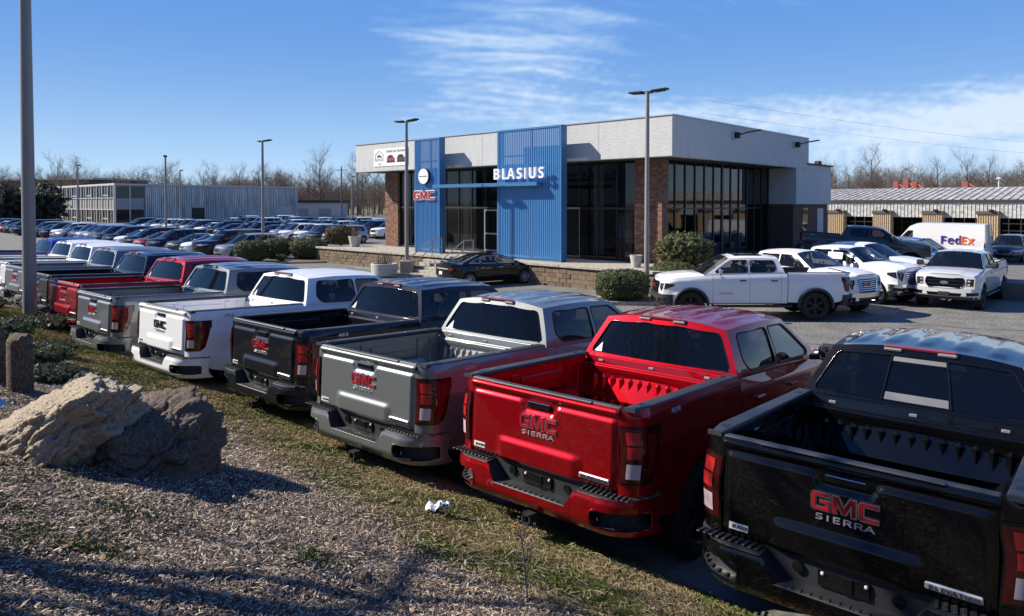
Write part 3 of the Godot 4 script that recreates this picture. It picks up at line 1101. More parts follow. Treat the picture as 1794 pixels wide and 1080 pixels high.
	# bumper
	var bf := func(q: float, y: float) -> Vector3:
		var m := absf(q)
		var th := clampf((m - 0.78) / 0.22, 0, 1) * PI / 2
		return V(P.s1 + P.bow1 * (1.0 - q * q) + 0.07 - 0.34 * (1.0 - cos(th)) - 0.12 * pow(clampf((0.52 - y) / 0.14, 0, 1), 1.5), y, signf(q) * (minf(m, 0.78) * 0.96 + 0.25 * sin(th)))
	var intake := rpoly([Vector2(-.5, .49), Vector2(-.56, .60), Vector2(.56, .60), Vector2(.5, .49)], 0.03)
	var fogs := []
	for sg in [-1.0, 1.0]:
		var a := [Vector2(.70, .50), Vector2(.66, .62), Vector2(.93, .64), Vector2(.93, .54)]
		for k in a.size():
			a[k].x *= sg
		fogs.append(rpoly(a, 0.02))
	mb = MB.new()
	mb.skin(bf, -1, 1, 36, func(q): return 0.40 + 0.02 * absf(q), func(q): return 0.755 - 0.02 * (1.0 if absf(q) < 0.5 else 0.0), 9, [intake, fogs[0], fogs[1]], Vector3(0, 0, -1))
	mb.skin(func(q, e): return bf.call(q, 0.755) + Vector3(0, 0, e), -1, 1, 20, func(_q): return 0.0, func(_q): return 0.12, 1, [], Vector3.UP)
	var b := put("front_bumper", mb.mesh(), o.get("front_bumper", o.paint), t)
	for w in [intake, fogs[0], fogs[1]]:
		mb = MB.new()
		mb.pane(func(q, y): return bf.call(q, y) + Vector3(0, 0, 0.05), w, Vector3(0, 0, -1), 6, 2)
		put("bumper_intake", mb.mesh(), mats.grille_back, b)
	mb = MB.new()
	mb.skin(func(q, y): return bf.call(q, y) + Vector3(0, 0, -0.012), -0.97, 0.97, 24, func(_q): return 0.37, func(q): return 0.46 + 0.02 * absf(q), 2, [], Vector3(0, -0.2, -1))
	if ford:
		mb.box(bf.call(0, 0.57) + Vector3(0, 0, -0.01), Vector3(0.34, 0.13, 0.02), Basis.IDENTITY, 0.01)
	put("bumper_skirt", mb.mesh(), mats.black_plastic, b)

# ---------------------------------------------------------------- cars
func make_car(o: Dictionary) -> Node3D:
	var kind: String = o.kind
	var L := 4.7
	P = {"W": 0.93, "prof": [Vector2(.25, .09), Vector2(.36, .05), Vector2(.55, .012), Vector2(.75, 0), Vector2(.88, .012), Vector2(1.05, .03)], "rock": 0.27, "axles": [0.92, 3.72], "ar": 0.385, "ay": 0.35, "flare": 0.022,
		"s0": 0.22, "r0": 0.6, "ri0": 0.13, "s1": 4.36, "r1": 0.75, "ri1": 0.20, "sh": 0.06, "e0": [Vector2(.3, 0.08), Vector2(.5, 0), Vector2(.7, 0.0), Vector2(1.05, 0.08)], "e1": [Vector2(.25, .12), Vector2(.5, 0), Vector2(.7, 0.03), Vector2(.95, .12)],
		"bow0": 0.16, "bow1": 0.28, "belt": [Vector2(0, 1.07), Vector2(2.0, 1.03), Vector2(3.5, 1.0), Vector2(4.1, 0.93), Vector2(4.4, 0.85)],
		"RB": Vector2(0.28, 1.05), "RT": Vector2(0.62, 1.58), "WB": Vector2(3.62, 1.0), "WT": Vector2(2.72, 1.60), "rail": [Vector2(.5, 1.58), Vector2(1.2, 1.625), Vector2(2.0, 1.63), Vector2(2.8, 1.58)], "wr": 0.64, "plan": 0.06, "crown": 0.06, "hcrown": 0.06, "rbow": 0.08, "wbow": 0.14,
		"panels": [["rear_quarter", 0.22, 1.35, 14], ["rear_door", 1.35, 2.25, 10], ["front_door", 2.25, 3.3, 10], ["front_fender", 3.3, 4.36, 14]],
		"wins": [rpoly([Vector2(.66, 1.12), Vector2(.86, 1.50), Vector2(1.34, 1.545), Vector2(1.34, 1.10)], 0.05), rpoly([Vector2(1.42, 1.09), Vector2(1.42, 1.55), Vector2(2.2, 1.56), Vector2(2.2, 1.07)], 0.05), rpoly([Vector2(2.28, 1.07), Vector2(2.28, 1.56), Vector2(2.62, 1.545), Vector2(3.3, 1.10), Vector2(3.25, 1.05)], 0.04)]}
	var rt := 0.35
	if kind == "sedan":
		P.merge({"W": 0.93, "s1": 4.55, "axles": [1.02, 3.86], "belt": [Vector2(0, .97), Vector2(.8, 1.0), Vector2(2.0, .965), Vector2(3.6, .93), Vector2(4.2, .86), Vector2(4.6, .76)], "RB": Vector2(.62, .99), "RT": Vector2(1.72, 1.36), "WB": Vector2(3.85, .925), "WT": Vector2(2.75, 1.385), "rail": [Vector2(1.4, 1.30), Vector2(1.9, 1.375), Vector2(2.4, 1.39), Vector2(2.9, 1.345)], "wr": 0.58, "crown": 0.055, "rock": 0.22, "ay": 0.34, "ar": 0.37, "hcrown": 0.05,
			"panels": [["rear_quarter", 0.22, 1.5, 14], ["rear_door", 1.5, 2.45, 10], ["front_door", 2.45, 3.5, 10], ["front_fender", 3.5, 4.55, 14]], "e1": [Vector2(.25, .1), Vector2(.5, 0), Vector2(.7, 0.08), Vector2(.9, .2)], "e0": [Vector2(.3, 0.08), Vector2(.5, 0), Vector2(.8, 0.03), Vector2(1.0, 0.0)],
			"wins": [rpoly([Vector2(1.05, 1.04), Vector2(1.5, 1.215), Vector2(1.6, 1.225), Vector2(1.6, 1.025)], 0.03), rpoly([Vector2(1.66, 1.02), Vector2(1.66, 1.26), Vector2(1.85, 1.315), Vector2(2.42, 1.335), Vector2(2.42, 1.0)], 0.04), rpoly([Vector2(2.49, 1.0), Vector2(2.49, 1.335), Vector2(2.74, 1.32), Vector2(3.46, 1.01), Vector2(3.42, .985)], 0.04)]}, true)
		rt = 0.335
	elif kind == "big":
		P.merge({"W": 1.0, "s1": 5.0, "axles": [1.05, 4.1], "belt": [Vector2(0, 1.2), Vector2(2.2, 1.18), Vector2(4.0, 1.15), Vector2(4.6, 1.10), Vector2(5.05, 1.02)], "RB": Vector2(.26, 1.15), "RT": Vector2(.46, 1.78), "WB": Vector2(4.0, 1.15), "WT": Vector2(3.2, 1.78), "rail": [Vector2(.4, 1.77), Vector2(1.2, 1.81), Vector2(2.6, 1.81), Vector2(3.3, 1.77)], "wr": 0.72, "rock": 0.34, "ay": 0.40, "ar": 0.44,
			"panels": [["rear_quarter", 0.22, 1.55, 14], ["rear_door", 1.55, 2.6, 10], ["front_door", 2.6, 3.7, 10], ["front_fender", 3.7, 5.0, 14]], "e1": [Vector2(.25, .1), Vector2(.5, 0), Vector2(1.0, 0.03), Vector2(1.2, .08)],
			"wins": [rpoly([Vector2(.58, 1.27), Vector2(.68, 1.70), Vector2(1.5, 1.735), Vector2(1.5, 1.25)], 0.05), rpoly([Vector2(1.58, 1.25), Vector2(1.58, 1.735), Vector2(2.56, 1.735), Vector2(2.56, 1.23)], 0.05), rpoly([Vector2(2.64, 1.23), Vector2(2.64, 1.735), Vector2(3.1, 1.72), Vector2(3.74, 1.24), Vector2(3.7, 1.21)], 0.04)]}, true)
		rt = 0.40
	elif kind == "van":
		P.merge({"W": 1.0, "s1": 5.6, "axles": [1.15, 4.85], "belt": [Vector2(0, 1.30), Vector2(4.3, 1.30), Vector2(4.9, 1.26), Vector2(5.2, 1.20), Vector2(5.65, 1.02)], "RB": Vector2(.24, 1.25), "RT": Vector2(.30, 2.36), "WB": Vector2(5.10, 1.24), "WT": Vector2(4.35, 2.2), "rail": [Vector2(.3, 2.36), Vector2(3.6, 2.38), Vector2(4.0, 2.34), Vector2(4.5, 2.10)], "wr": 0.86, "plan": 0.02, "crown": 0.07, "rock": 0.34, "ay": 0.38, "ar": 0.42, "sh": 0.0, "r0": 0.12, "ri0": 0.03, "bow0": 0.03, "rbow": 0.03,
			"panels": [["cargo_side", 0.22, 3.0, 20], ["sliding_door", 3.0, 4.05, 8], ["front_door", 4.05, 4.95, 8], ["front_fender", 4.95, 5.6, 10]],
			"wins": [rpoly([Vector2(4.15, 1.33), Vector2(4.15, 1.95), Vector2(4.45, 1.93), Vector2(4.92, 1.40), Vector2(4.9, 1.33)], 0.05)]}, true)
		rt = 0.37
	var body: Material = o.paint
	var t := thing(o.called, "", o.get("category", "car"))
	side_panels(t, body)
	greenhouse(t, body, mats.tint, mats.chrome if kind == "sedan" else mats.rubber, 30)
	var mb := MB.new()
	roof_sheet(mb)
	put("roof", mb.mesh(), body, t)
	mb = MB.new()
	hood_sheet(mb)
	put("hood", mb.mesh(), body, t)
	if kind == "sedan":
		mb = MB.new()
		deck_sheet(mb)
		put("boot_lid", mb.mesh(), body, t)
	# rear face
	var rr := rail(corner_s(true))
	var b0 := belt(P.s0)
	mb = MB.new()
	mb.skin(tail_map(), -1, 1, 16, func(_q): return P.rock + 0.04, func(q): return b0 + (P.hcrown * 0.6 * (1.0 - pow(absf(q), 3.0)) if kind == "sedan" else 0.0), 10, [], Vector3(0, 0, 1))
	put("rear_panel", mb.mesh(), body, t)
	mb = MB.new()
	var rw := rpoly([Vector2(-.86, P.RB.y + .07), Vector2(-.8, rr - .05), Vector2(.8, rr - .05), Vector2(.86, P.RB.y + .07)], 0.05)
	mb.skin(rear_map(), -1, 1, 16, func(_q): return P.RB.y - 0.03, func(q): return rr + crown(q), 8, [rw] if kind != "van" else [], Vector3(0, 0.1, 1))
	put("rear_frame", mb.mesh(), body, t)
	if kind != "van":
		mb = MB.new()
		mb.pane(rear_map(-0.012), rw, Vector3(0, 0.2, 1), 8, 3)
		put("rear_window", mb.mesh(), mats.tint_clear if kind == "sedan" else mats.tint, t)
	var rf := rail(corner_s(false))
	mb = MB.new()
	mb.skin(wind_map(), -0.98, 0.98, 12, func(_q): return belt(P.WB.x) + 0.01, func(q): return rf + crown(q) - 0.01, 6, [], Vector3(0, 0.5, -1))
	put("windscreen", mb.mesh(), mats.tint_clear, t)
	mb = MB.new()
	interior(mb, P.RB.x + 0.4, P.WB.x - 0.1, [P.WT.x - 0.45, P.WT.x - 1.15], P.W - 0.22, P.WB.y - (0.06 if kind == "sedan" else -0.04))
	put("interior", mb.mesh(), mats.interior, t)
	mb = MB.new()
	mb.skin(nose_map(), -1, 1, 20, func(_q): return P.rock, nose_top, 10, [], Vector3(0, 0, -1))
	put("front_panel", mb.mesh(), body, t)
	var nt := belt(P.s1)
	var gm: Material = mats.grille_back
	mb = MB.new()
	var gp := rpoly([Vector2(-.42, nt - .30), Vector2(-.55, nt - .06), Vector2(.55, nt - .06), Vector2(.42, nt - .30)], 0.04)
	mb.pane(nose_map(0.008), gp, Vector3(0, 0, -1), 6, 3)
	var g := put("grille", mb.mesh(), gm, t)
	mb = MB.new()
	mb.rim(nose_map(0.008), gp, 0.012)
	put("grille_frame", mb.mesh(), o.get("grille", mats.chrome), g)
	mb = MB.new()
	mb.pane(nose_map(0.008), rpoly([Vector2(-.7, P.rock + .06), Vector2(-.62, P.rock + .2), Vector2(.62, P.rock + .2), Vector2(.7, P.rock + .06)], 0.03), Vector3(0, 0, -1), 6, 2)
	put("lower_intake", mb.mesh(), gm, t)
	for sg in [-1.0, 1.0]:
		mb = MB.new()
		var hl := [Vector2(.60, nt - .16), Vector2(.60, nt - .07), Vector2(.995, nt - .05), Vector2(.995, nt - .17)]
		var lp := PackedVector2Array()
		for q in hl:
			lp.append(Vector2(q.x * sg, q.y))
		mb.pane(nose_map(0.010), lp, Vector3(0, 0, -1), 5, 2)
		mb.skin(side_map(sg, 0.008), P.s1 - 0.34, P.s1 - 0.005, 6, func(s): return lerpf(nt - .07, nt - .17, (s - P.s1 + 0.34) / 0.34), func(_s): return nt - 0.05, 2, [], Vector3(sg, 0, -0.3))
		put("headlight", mb.mesh(), mats.lamp_clear, t)
		mb = MB.new()
		var tb := b0 - (0.30 if kind != "sedan" else 0.21)
		var te := b0 - (0.06 if kind != "sedan" else 0.12)
		if kind == "van":
			tb = 0.95
			te = 1.22
		var tq := 0.62 if kind != "van" else 0.88
		mb.skin(tail_map(0.008), tq * sg if sg > 0 else -1.0, 1.0 if sg > 0 else -tq, 5, func(_q): return tb, func(_q): return te, 2, [], Vector3(0, 0, 1))
		mb.skin(side_map(sg, 0.008), P.s0 + 0.003, P.s0 + (0.25 if kind != "van" else 0.1), 5, func(_s): return tb + 0.02, func(_s): return te, 2, [], Vector3(sg, 0, 0.3))
		put("taillight", mb.mesh(), mats.lens_mid, t)
		mb = MB.new()
		mb.box(V(P.WB.x - 0.5, belt(P.WB.x - 0.5) + 0.09, sg * (P.W + 0.07)), Vector3(0.2, 0.14, 0.11), Basis.IDENTITY, 0.04)
		mb.tube([V(P.WB.x - 0.5, belt(P.WB.x - 0.5) + 0.03, sg * (P.W - 0.08)), V(P.WB.x - 0.5, belt(P.WB.x - 0.5) + 0.06, sg * (P.W + 0.02))], [0.025], 5)
		put("door_mirror", mb.mesh(), body if kind != "van" else mats.black_plastic, t)
		for k in [1, 2]:
			if kind == "van" and k == 1:
				continue
			mb = MB.new()
			mb.box(side_map(sg, 0.014).call(P.panels[k][1] + 0.16, belt(2.0) - 0.13), Vector3(0.025, 0.026, 0.18), Basis.IDENTITY, 0.008)
			put("door_handle", mb.mesh(), mats.chrome if kind == "sedan" else body, t)
		for s in P.axles:
			wheel(t, s, sg * (P.W - 0.115), rt, rt, 0.225, o.get("rim", mats.rim_silver), mats.tyre, 1)
	if kind == "sedan":
		mb = MB.new()
		mb.skin(tail_map(0.010), -0.64, 0.64, 8, func(_q): return b0 - 0.185, func(_q): return b0 - 0.135, 1, [], Vector3(0, 0, 1))
		put("light_bar", mb.mesh(), mats.lens_pale, t)
	mb = MB.new()
	mb.pane(tail_map(0.012), PackedVector2Array([Vector2(-.17, .56), Vector2(-.17, .69), Vector2(.17, .69), Vector2(.17, .56)]), Vector3(0, 0, 1), 2, 1)
	put("number_plate", mb.mesh(), mats.sticker, t)
	mb = MB.new()
	mb.skin(tail_map(0.010), -0.8, 0.8, 8, func(_q): return P.rock + 0.04, func(_q): return P.rock + 0.16, 1, [], Vector3(0, 0, 1))
	put("bumper_skirt", mb.mesh(), mats.black_plastic, t)
	mb = MB.new()
	mb.box(V((P.s0 + P.s1) * 0.5, P.rock + 0.12, 0), Vector3(1.2, 0.2, P.s1 - P.s0 - 0.3))
	mb.box(V((P.axles[0] + P.axles[1]) * 0.5, P.rock + 0.10, 0), Vector3(P.W * 2.0 - 0.2, 0.22, P.axles[1] - P.axles[0] - P.ar * 2.2))
	wells(mb, 0.6)
	put("underbody", mb.mesh(), mats.under, t)
	return t

func repaint(o: Node, from: Material, to: Material) -> void:
	if o is MeshInstance3D and o.material_override == from:
		o.material_override = to
	for k in o.get_children():
		repaint(k, from, to)

func copy(o: Node3D, called: String, label: String, from: Material, to: Material, group := "") -> Node3D:
	var r: Node3D = o.duplicate()
	r.name = numbered(called)
	add_child(r)
	repaint(r, from, to)
	r.set_meta("label", label)
	if group:
		r.set_meta("group", group)
	return r

# ---------------------------------------------------------------- ground
const T0 := Vector2(-0.4, 6.26)
const RD := Vector2(-0.695, 0.719)       # along the row of parked pickups, away from the camera
const RN := Vector2(-0.719, -0.695)      # from the row towards the camera
const LOT := -0.6
var bumpy := FastNoiseLite.new()

func wt(x: float, z: float) -> Vector2:
	var d := Vector2(x, z) - T0
	return Vector2(d.dot(RN), d.dot(RD))

func at_wt(w: float, t: float) -> Vector2:
	return T0 + RN * w + RD * t

func lot_y(x: float, z: float) -> float:
	var w := wt(x, z).x
	return maxf(LOT, -0.048 * maxf(0.0, -0.9 - w)) if w > -16.0 else LOT

func bank_y(x: float, z: float) -> float:
	var q := wt(x, z)
	var w := q.x
	var y := 0.28 + 0.28 * w if w > -0.15 else lerpf(0.238, -0.06, smoothstep(-0.15, -1.0, w))
	if w > 3.6:
		y = 0.28 + 0.28 * 3.6 + 0.28 * 1.2 * (1.0 - exp(-(w - 3.6) / 1.2))
	y += 0.05 * bumpy.get_noise_2d(x * 60.0, z * 60.0) * smoothstep(-0.8, 0.5, w)
	y += 0.015 * bumpy.get_noise_2d(x * 300.0, z * 300.0) * smoothstep(-0.8, 0.5, w)
	return y

func build_ground() -> void:
	bumpy.seed = 5
	bumpy.frequency = 0.01
	# terrain out to the horizon, then the asphalt above it
	var mb := MB.new()
	mb.quad(W(-3000, -1.0, -800), W(3000, -1.0, -800), W(3000, -1.0, 4000), W(-3000, -1.0, 4000), Vector3.UP)
	var field := rough_mat("field", Color.WHITE, noise_tex(11, 0.02, 4, [[0.0, 0.5, 1.0], [lin(.10, .085, .05), lin(.16, .135, .08), lin(.12, .12, .06)]]), 30.0)
	struct("terrain", mb, field, "brown winter ground out to the woods")
	var asphalt_tex := noise_tex(3, 0.012, 6, [[0.0, 0.35, 0.6, 1.0], [lin(.14, .134, .118), lin(.182, .174, .153), lin(.208, .199, .176), lin(.245, .234, .205)]], 1024)
	var fine := noise_tex(4, 0.22, 3, [[0.0, 0.5, 1.0], [Color(.78, .78, .78), Color(.92, .92, .92), Color(1, 1, 1)]], 512)
	var asphalt := rough_mat("asphalt", Color.WHITE, asphalt_tex, 14.0, noise_tex(6, 0.2, 3, [], 512, true, 3.0), 0.35, 0.88)
	asphalt.detail_enabled = true
	asphalt.detail_albedo = fine
	asphalt.detail_blend_mode = BaseMaterial3D.BLEND_MODE_MUL
	mb = MB.new()
	var ws := [0.4, -0.4, -0.9, -2, -3, -4, -6, -8, -10, -12, -13, -13.4, -14, -20, -60, -240]
	var ts := [-60, -30, -10, -4, 0, 4, 8, 12, 16, 20, 30, 60, 120, 200]
	var p := PackedVector3Array()
	for w in ws:
		for t in ts:
			var q := at_wt(w, t)
			p.append(W(q.x, lot_y(q.x, q.y), q.y))
	mb.sheet(p, ws.size() - 1, ts.size() - 1, Vector3.UP)
	struct("parking_lot", mb, asphalt, "worn grey asphalt of the dealership lot")
	# cracks and seams in the asphalt
	mb = MB.new()
	rng.seed = 41
	for c in [[9, 19, 17, 16], [12, 21, 22, 17.5], [16, 20, 14.5, 13], [5, 18, 12, 18.4], [18, 24, 30, 20], [20, 21, 22, 14], [-3, 24, 6, 20]]:
		var a := Vector2(c[0], c[1])
		var b := Vector2(c[2], c[3])
		var last := a
		var n := 26
		for i in range(1, n + 1):
			var e := a.lerp(b, float(i) / n) + Vector2(rng.randf_range(-.10, .10), rng.randf_range(-.10, .10))
			var s := (e - last).normalized().orthogonal() * rng.randf_range(0.008, 0.022)
			var pts := []
			for v in [last - s, last + s, e + s, e - s]:
				pts.append(W(v.x, lot_y(v.x, v.y) + 0.005, v.y))
			mb.quad(pts[0], pts[1], pts[2], pts[3], Vector3.UP)
			last = e
	struct("pavement_crack", mb, mat("crack", lin(.03, .03, .03), 0.95), "dark cracks wandering over the asphalt")
	mb = MB.new()
	for c in [[13.8, 18.2, 16.2, 17.2, 0.14], [8.2, 29.6, 10.5, 27.0, 0.1], [-9, 40.5, -6.4, 38.0, 0.1], [-7.5, 39.4, -4.9, 36.9, 0.1]]:
		var d: Vector2 = (Vector2(c[2], c[3]) - Vector2(c[0], c[1])).normalized().orthogonal() * c[4] * 0.5
		mb.quad(W(c[0] - d.x, LOT + 0.005, c[1] - d.y), W(c[0] + d.x, LOT + 0.005, c[1] + d.y), W(c[2] + d.x, LOT + 0.005, c[3] + d.y), W(c[2] - d.x, LOT + 0.005, c[3] - d.y), Vector3.UP)
	struct("painted_marking", mb, mat("road_paint", lin(.5, .49, .46), 0.8), "worn pale paint lines on the asphalt")
	# the grassy bank in front
	mb = MB.new()
	p = PackedVector3Array()
	var nw := 90
	var nt := 170
	for i in nw + 1:
		var w: float = lerpf(-1.0, 6.5, float(i) / nw) if i < nw - 3 else [6.5, 12.0, 30.0, 120.0][i - nw + 3]
		for j in nt + 1:
			var t: float = lerpf(-12.0, 22.0, (j - 5.0) / (nt - 10.0)) if j >= 5 and j <= nt - 5 else ([-90.0, -60.0, -40.0, -25.0, -15.0][j] if j < 5 else [25.0, 30.0, 40.0, 70.0, 110.0][j - nt + 4])
			var q := at_wt(w, t)
			p.append(W(q.x, bank_y(q.x, q.y), q.y))
	mb.sheet(p, nw, nt, Vector3.UP)
	for v in mb.v:
		var q := wt(v.x, -v.z)
		var g := smoothstep(-0.25, 0.25, mulch_edge(q.y) - q.x)
		var moss := smoothstep(-0.12, 0.22, moss_at(v.x, -v.z)) * smoothstep(10.0, 4.0, q.y)
		var turf := Color(.21, .165, .095).lerp(Color(.105, .13, .026), moss)
		mb.c.append(Color(.13, .10, .078).lerp(turf, g))
	var soil := rough_mat("soil", Color.WHITE, noise_tex(21, 0.05, 6, [[0.0, 0.35, 0.6, 1.0], [Color(.45, .43, .42), Color(.72, .71, .70), Color(.9, .9, .88), Color(1, 1, .97)]], 1024), 0.8, noise_tex(22, 0.09, 5, [], 512, true, 12.0), 1.0, 0.95)
	soil.vertex_color_use_as_albedo = true
	struct("bank_ground", mb, soil, "sloping bank of soil and mulch in front of the parked pickups")

func moss_at(x: float, z: float) -> float:
	return bumpy.get_noise_2d(x * 70.0 + 300.0, z * 70.0) + 0.25 * bumpy.get_noise_2d(x * 400.0, z * 400.0)

func mulch_edge(t: float) -> float:      # w where the mulch takes over from the grass
	return 1.05 + 0.35 * bumpy.get_noise_1d(t * 40.0) + 0.18 * bumpy.get_noise_1d(t * 160.0) - 0.35 * smoothstep(-2.0, -5.0, t) + 0.5 * smoothstep(3.0, 7.0, t)

func scatter(called: String, label: String, mesh: Mesh, m: Material, xf: Array, cols: PackedColorArray) -> void:
	var mm := MultiMesh.new()
	mm.transform_format = MultiMesh.TRANSFORM_3D
	mm.use_colors = true
	mm.mesh = mesh
	mm.instance_count = xf.size()
	for i in xf.size():
		mm.set_instance_transform(i, xf[i])
		mm.set_instance_color(i, cols[i])
	var o := MultiMeshInstance3D.new()
	o.multimesh = mm
	o.material_override = m
	o.name = numbered(called)
	add_child(o)
	tag(o, label, "", "", "stuff")

func build_ground_cover() -> void:
	rng.seed = 77
	# wood chips
	var chip := MB.new()
	chip.quad(Vector3(-.5, 0, -.11), Vector3(0, .10, -.15), Vector3(0, .10, .15), Vector3(-.5, 0, .11), Vector3.UP)
	chip.quad(Vector3(0, .10, -.15), Vector3(.5, 0.02, -.08), Vector3(.5, 0.02, .08), Vector3(0, .10, .15), Vector3.UP)
	var vm := mat("chip", Color.WHITE, 0.85)
	vm.vertex_color_use_as_albedo = true
	var xf := []
	var cols := PackedColorArray()
	var n := 0
	while n < 450000:
		var inner := n < 330000
		var w := rng.randf_range(0.5, 4.4 if inner else 8.5)
		var t := rng.randf_range(-3.5, 8.5) if inner else rng.randf_range(-5.0, 15.0)
		var q := at_wt(w, t)
		if (q.y < 2.0 or absf(q.x) > q.y * 0.78) == inner:
			n += 1
			continue
		n += 1
		if w < mulch_edge(t) + rng.randfn(0.0, 0.22):
			continue
		var y := bank_y(q.x, q.y)
		var s := rng.randf_range(0.012, 0.034) * (1.0 if rng.randf() > 0.03 else 2.0) * (1.0 if inner else 2.0)
		var b := Basis.from_euler(Vector3(rng.randfn(0, 0.35), rng.randf() * TAU, rng.randfn(0, 0.35))).scaled_local(Vector3(s, s, s * rng.randf_range(0.45, 1.1)))
		xf.append(Transform3D(b, W(q.x, y + 0.004 + rng.randf() * 0.012, q.y)))
		var k := rng.randf()
		var l := 0.05 + 0.60 * pow(k, 2.15)
		cols.append(Color(l * rng.randf_range(1.0, 1.1), l * rng.randf_range(0.78, 0.86), l * rng.randf_range(0.54, 0.68)))
	scatter("mulch", "grey brown wood chip mulch covering the near bank", chip.mesh(), vm, xf, cols)
	# grass: dry straw and green moss
	var tuft := MB.new()
	for k in 6:
		var a := TAU * k / 6.0 + 0.3 * (k % 3)
		var d := Vector3(cos(a), 0, sin(a))
		var s := d.cross(Vector3.UP) * 0.045
		var h := 0.55 + 0.4 * ((k * 5) % 4) / 3.0
		tuft.flat(d * 0.08 - s, d * 0.08 + s, d * 0.45 + Vector3(0, h * 0.65, 0) + s * 0.7, d + Vector3.UP)
		tuft.flat(d * 0.45 + Vector3(0, h * 0.65, 0) + s * 0.7, d * 0.08 - s, d * 0.95 + Vector3(0, h * 0.8, 0), d + Vector3.UP)
	var gm := mat("grass_blades", Color.WHITE, 0.8)
	gm.vertex_color_use_as_albedo = true
	gm.backlight_enabled = true
	gm.backlight = Color(.2, .2, .2)
	xf = []
	cols = PackedColorArray()
	for i in 150000:
		var t := rng.randf_range(-4.5, 15.0)
		var e := mulch_edge(t)
		var w := rng.randf_range(-0.75, e + 0.2) if rng.randf() > 0.06 else rng.randf_range(e, 4.2)
		var q := at_wt(w, t)
		var green := moss_at(q.x, q.y)
		if w > e and green < 0.22:
			continue
		var far := clampf((t - 3.0) / 8.0, 0.0, 1.0)
		var s := rng.randf_range(0.014, 0.036) * (1.0 + far)
		var b := Basis.from_euler(Vector3(rng.randfn(0, 0.25), rng.randf() * TAU, rng.randfn(0, 0.25))).scaled_local(Vector3(s, s * rng.randf_range(0.5, 1.1), s))
		xf.append(Transform3D(b, W(q.x, bank_y(q.x, q.y) - 0.004, q.y)))
		var k := rng.randf_range(0.7, 1.25)
		var straw := clampf(0.48 - green * 2.4 + rng.randfn(0, 0.25), 0.0, 1.0)
		cols.append(Color(lerpf(.125, .33, straw) * k, lerpf(.155, .262, straw) * k, lerpf(.026, .125, straw) * k))
	for i in 7000:      # weeds creeping into the mulch
		var o: Array = [[-3.05, 4.15, 0.34], [-2.75, 3.75, 0.22], [-3.3, 4.6, 0.3], [-2.3, 3.75, 0.12], [-1.25, 4.3, 0.10], [-2.45, 4.35, 0.14]][i % 6]
		var q := Vector2(o[0] + rng.randfn(0, o[2]), o[1] + rng.randfn(0, o[2] * 0.8))
		if moss_at(q.x * 3.0, q.y * 3.0) < -0.05:
			continue
		var s := rng.randf_range(0.014, 0.034)
		xf.append(Transform3D(Basis.from_euler(Vector3(rng.randfn(0, 0.3), rng.randf() * TAU, rng.randfn(0, 0.3))).scaled_local(Vector3(s, s * rng.randf_range(0.6, 1.2), s)), W(q.x, bank_y(q.x, q.y), q.y)))
		var k := rng.randf_range(0.7, 1.2)
		cols.append(Color(.10 * k, .125 * k, .03 * k))
	scatter("grass", "patchy dry and green grass along the foot of the bank", tuft.mesh(), gm, xf, cols)
	# sticks and dead leaves over the mulch
	var stick := MB.new()
	stick.tube([Vector3(-.5, 0, 0), Vector3(-.1, .03, .05), Vector3(.2, .01, -.02), Vector3(.5, .04, .06)], [.022, .026, .02, .012], 5)
	stick.tube([Vector3(.1, .02, 0), Vector3(.3, .06, .16)], [.014, .007], 4)
	var sx := []
	var sc := PackedColorArray()
	for i in 420:
		var t := rng.randf_range(-3.5, 7.0)
		var q := at_wt(rng.randf_range(0.2, 4.2), t)
		var s := rng.randf_range(0.05, 0.20)
		sx.append(Transform3D(Basis.from_euler(Vector3(rng.randfn(0, .1), rng.randf() * TAU, rng.randfn(0, .1))).scaled_local(Vector3(s, s, s)), W(q.x, bank_y(q.x, q.y) + 0.014, q.y)))
		var k := rng.randf_range(0.5, 1.4)
		sc.append(Color(.17 * k, .125 * k, .085 * k))
	scatter("twigs", "loose sticks lying over the mulch and grass", stick.mesh(), vm, sx, sc)
	var leaf := MB.new()
	leaf.quad(Vector3(-.5, .08, 0), Vector3(-.1, .02, -.32), Vector3(.5, .16, 0), Vector3(-.1, .14, .30), Vector3.UP)
	sx = []
	sc = PackedColorArray()
	for i in 700:
		var t := rng.randf_range(-3.5, 9.0)
		var q := at_wt(rng.randf_range(-0.2, 4.2), t)
		var s := rng.randf_range(0.025, 0.06)
		sx.append(Transform3D(Basis.from_euler(Vector3(rng.randfn(0, .4), rng.randf() * TAU, rng.randfn(0, .4))).scaled_local(Vector3(s, s, s)), W(q.x, bank_y(q.x, q.y) + 0.014, q.y)))
		var k := rng.randf_range(0.5, 1.3)
		sc.append(Color(.30 * k, .19 * k, .09 * k))
	scatter("fallen_leaves", "dry brown leaves lying over the mulch and grass", leaf.mesh(), vm, sx, sc)
	# fallen straw and dead leaves
	var stalk := MB.new()
	stalk.quad(Vector3(-.5, 0, -.02), Vector3(0, .06, -.02), Vector3(0, .06, .02), Vector3(-.5, 0, .02), Vector3.UP)
	stalk.quad(Vector3(0, .06, -.02), Vector3(.5, 0, .03), Vector3(.5, 0, .06), Vector3(0, .06, .02), Vector3.UP)
	xf = []
	cols = PackedColorArray()
	for i in 9000:
		var t := rng.randf_range(-4.0, 12.0)
		var w := rng.randf_range(-0.4, 1.7)
		var q := at_wt(w, t)
		var s := rng.randf_range(0.03, 0.11)
		xf.append(Transform3D(Basis.from_euler(Vector3(rng.randfn(0, .15), rng.randf() * TAU, rng.randfn(0, .15))).scaled_local(Vector3(s, s, s * 1.4)), W(q.x, bank_y(q.x, q.y) + 0.012, q.y)))
		var k := rng.randf_range(0.5, 1.1)
		cols.append(Color(.42 * k, .33 * k, .19 * k))
	scatter("straw", "dry straw stalks lying on the grass", stalk.mesh(), vm, xf, cols)

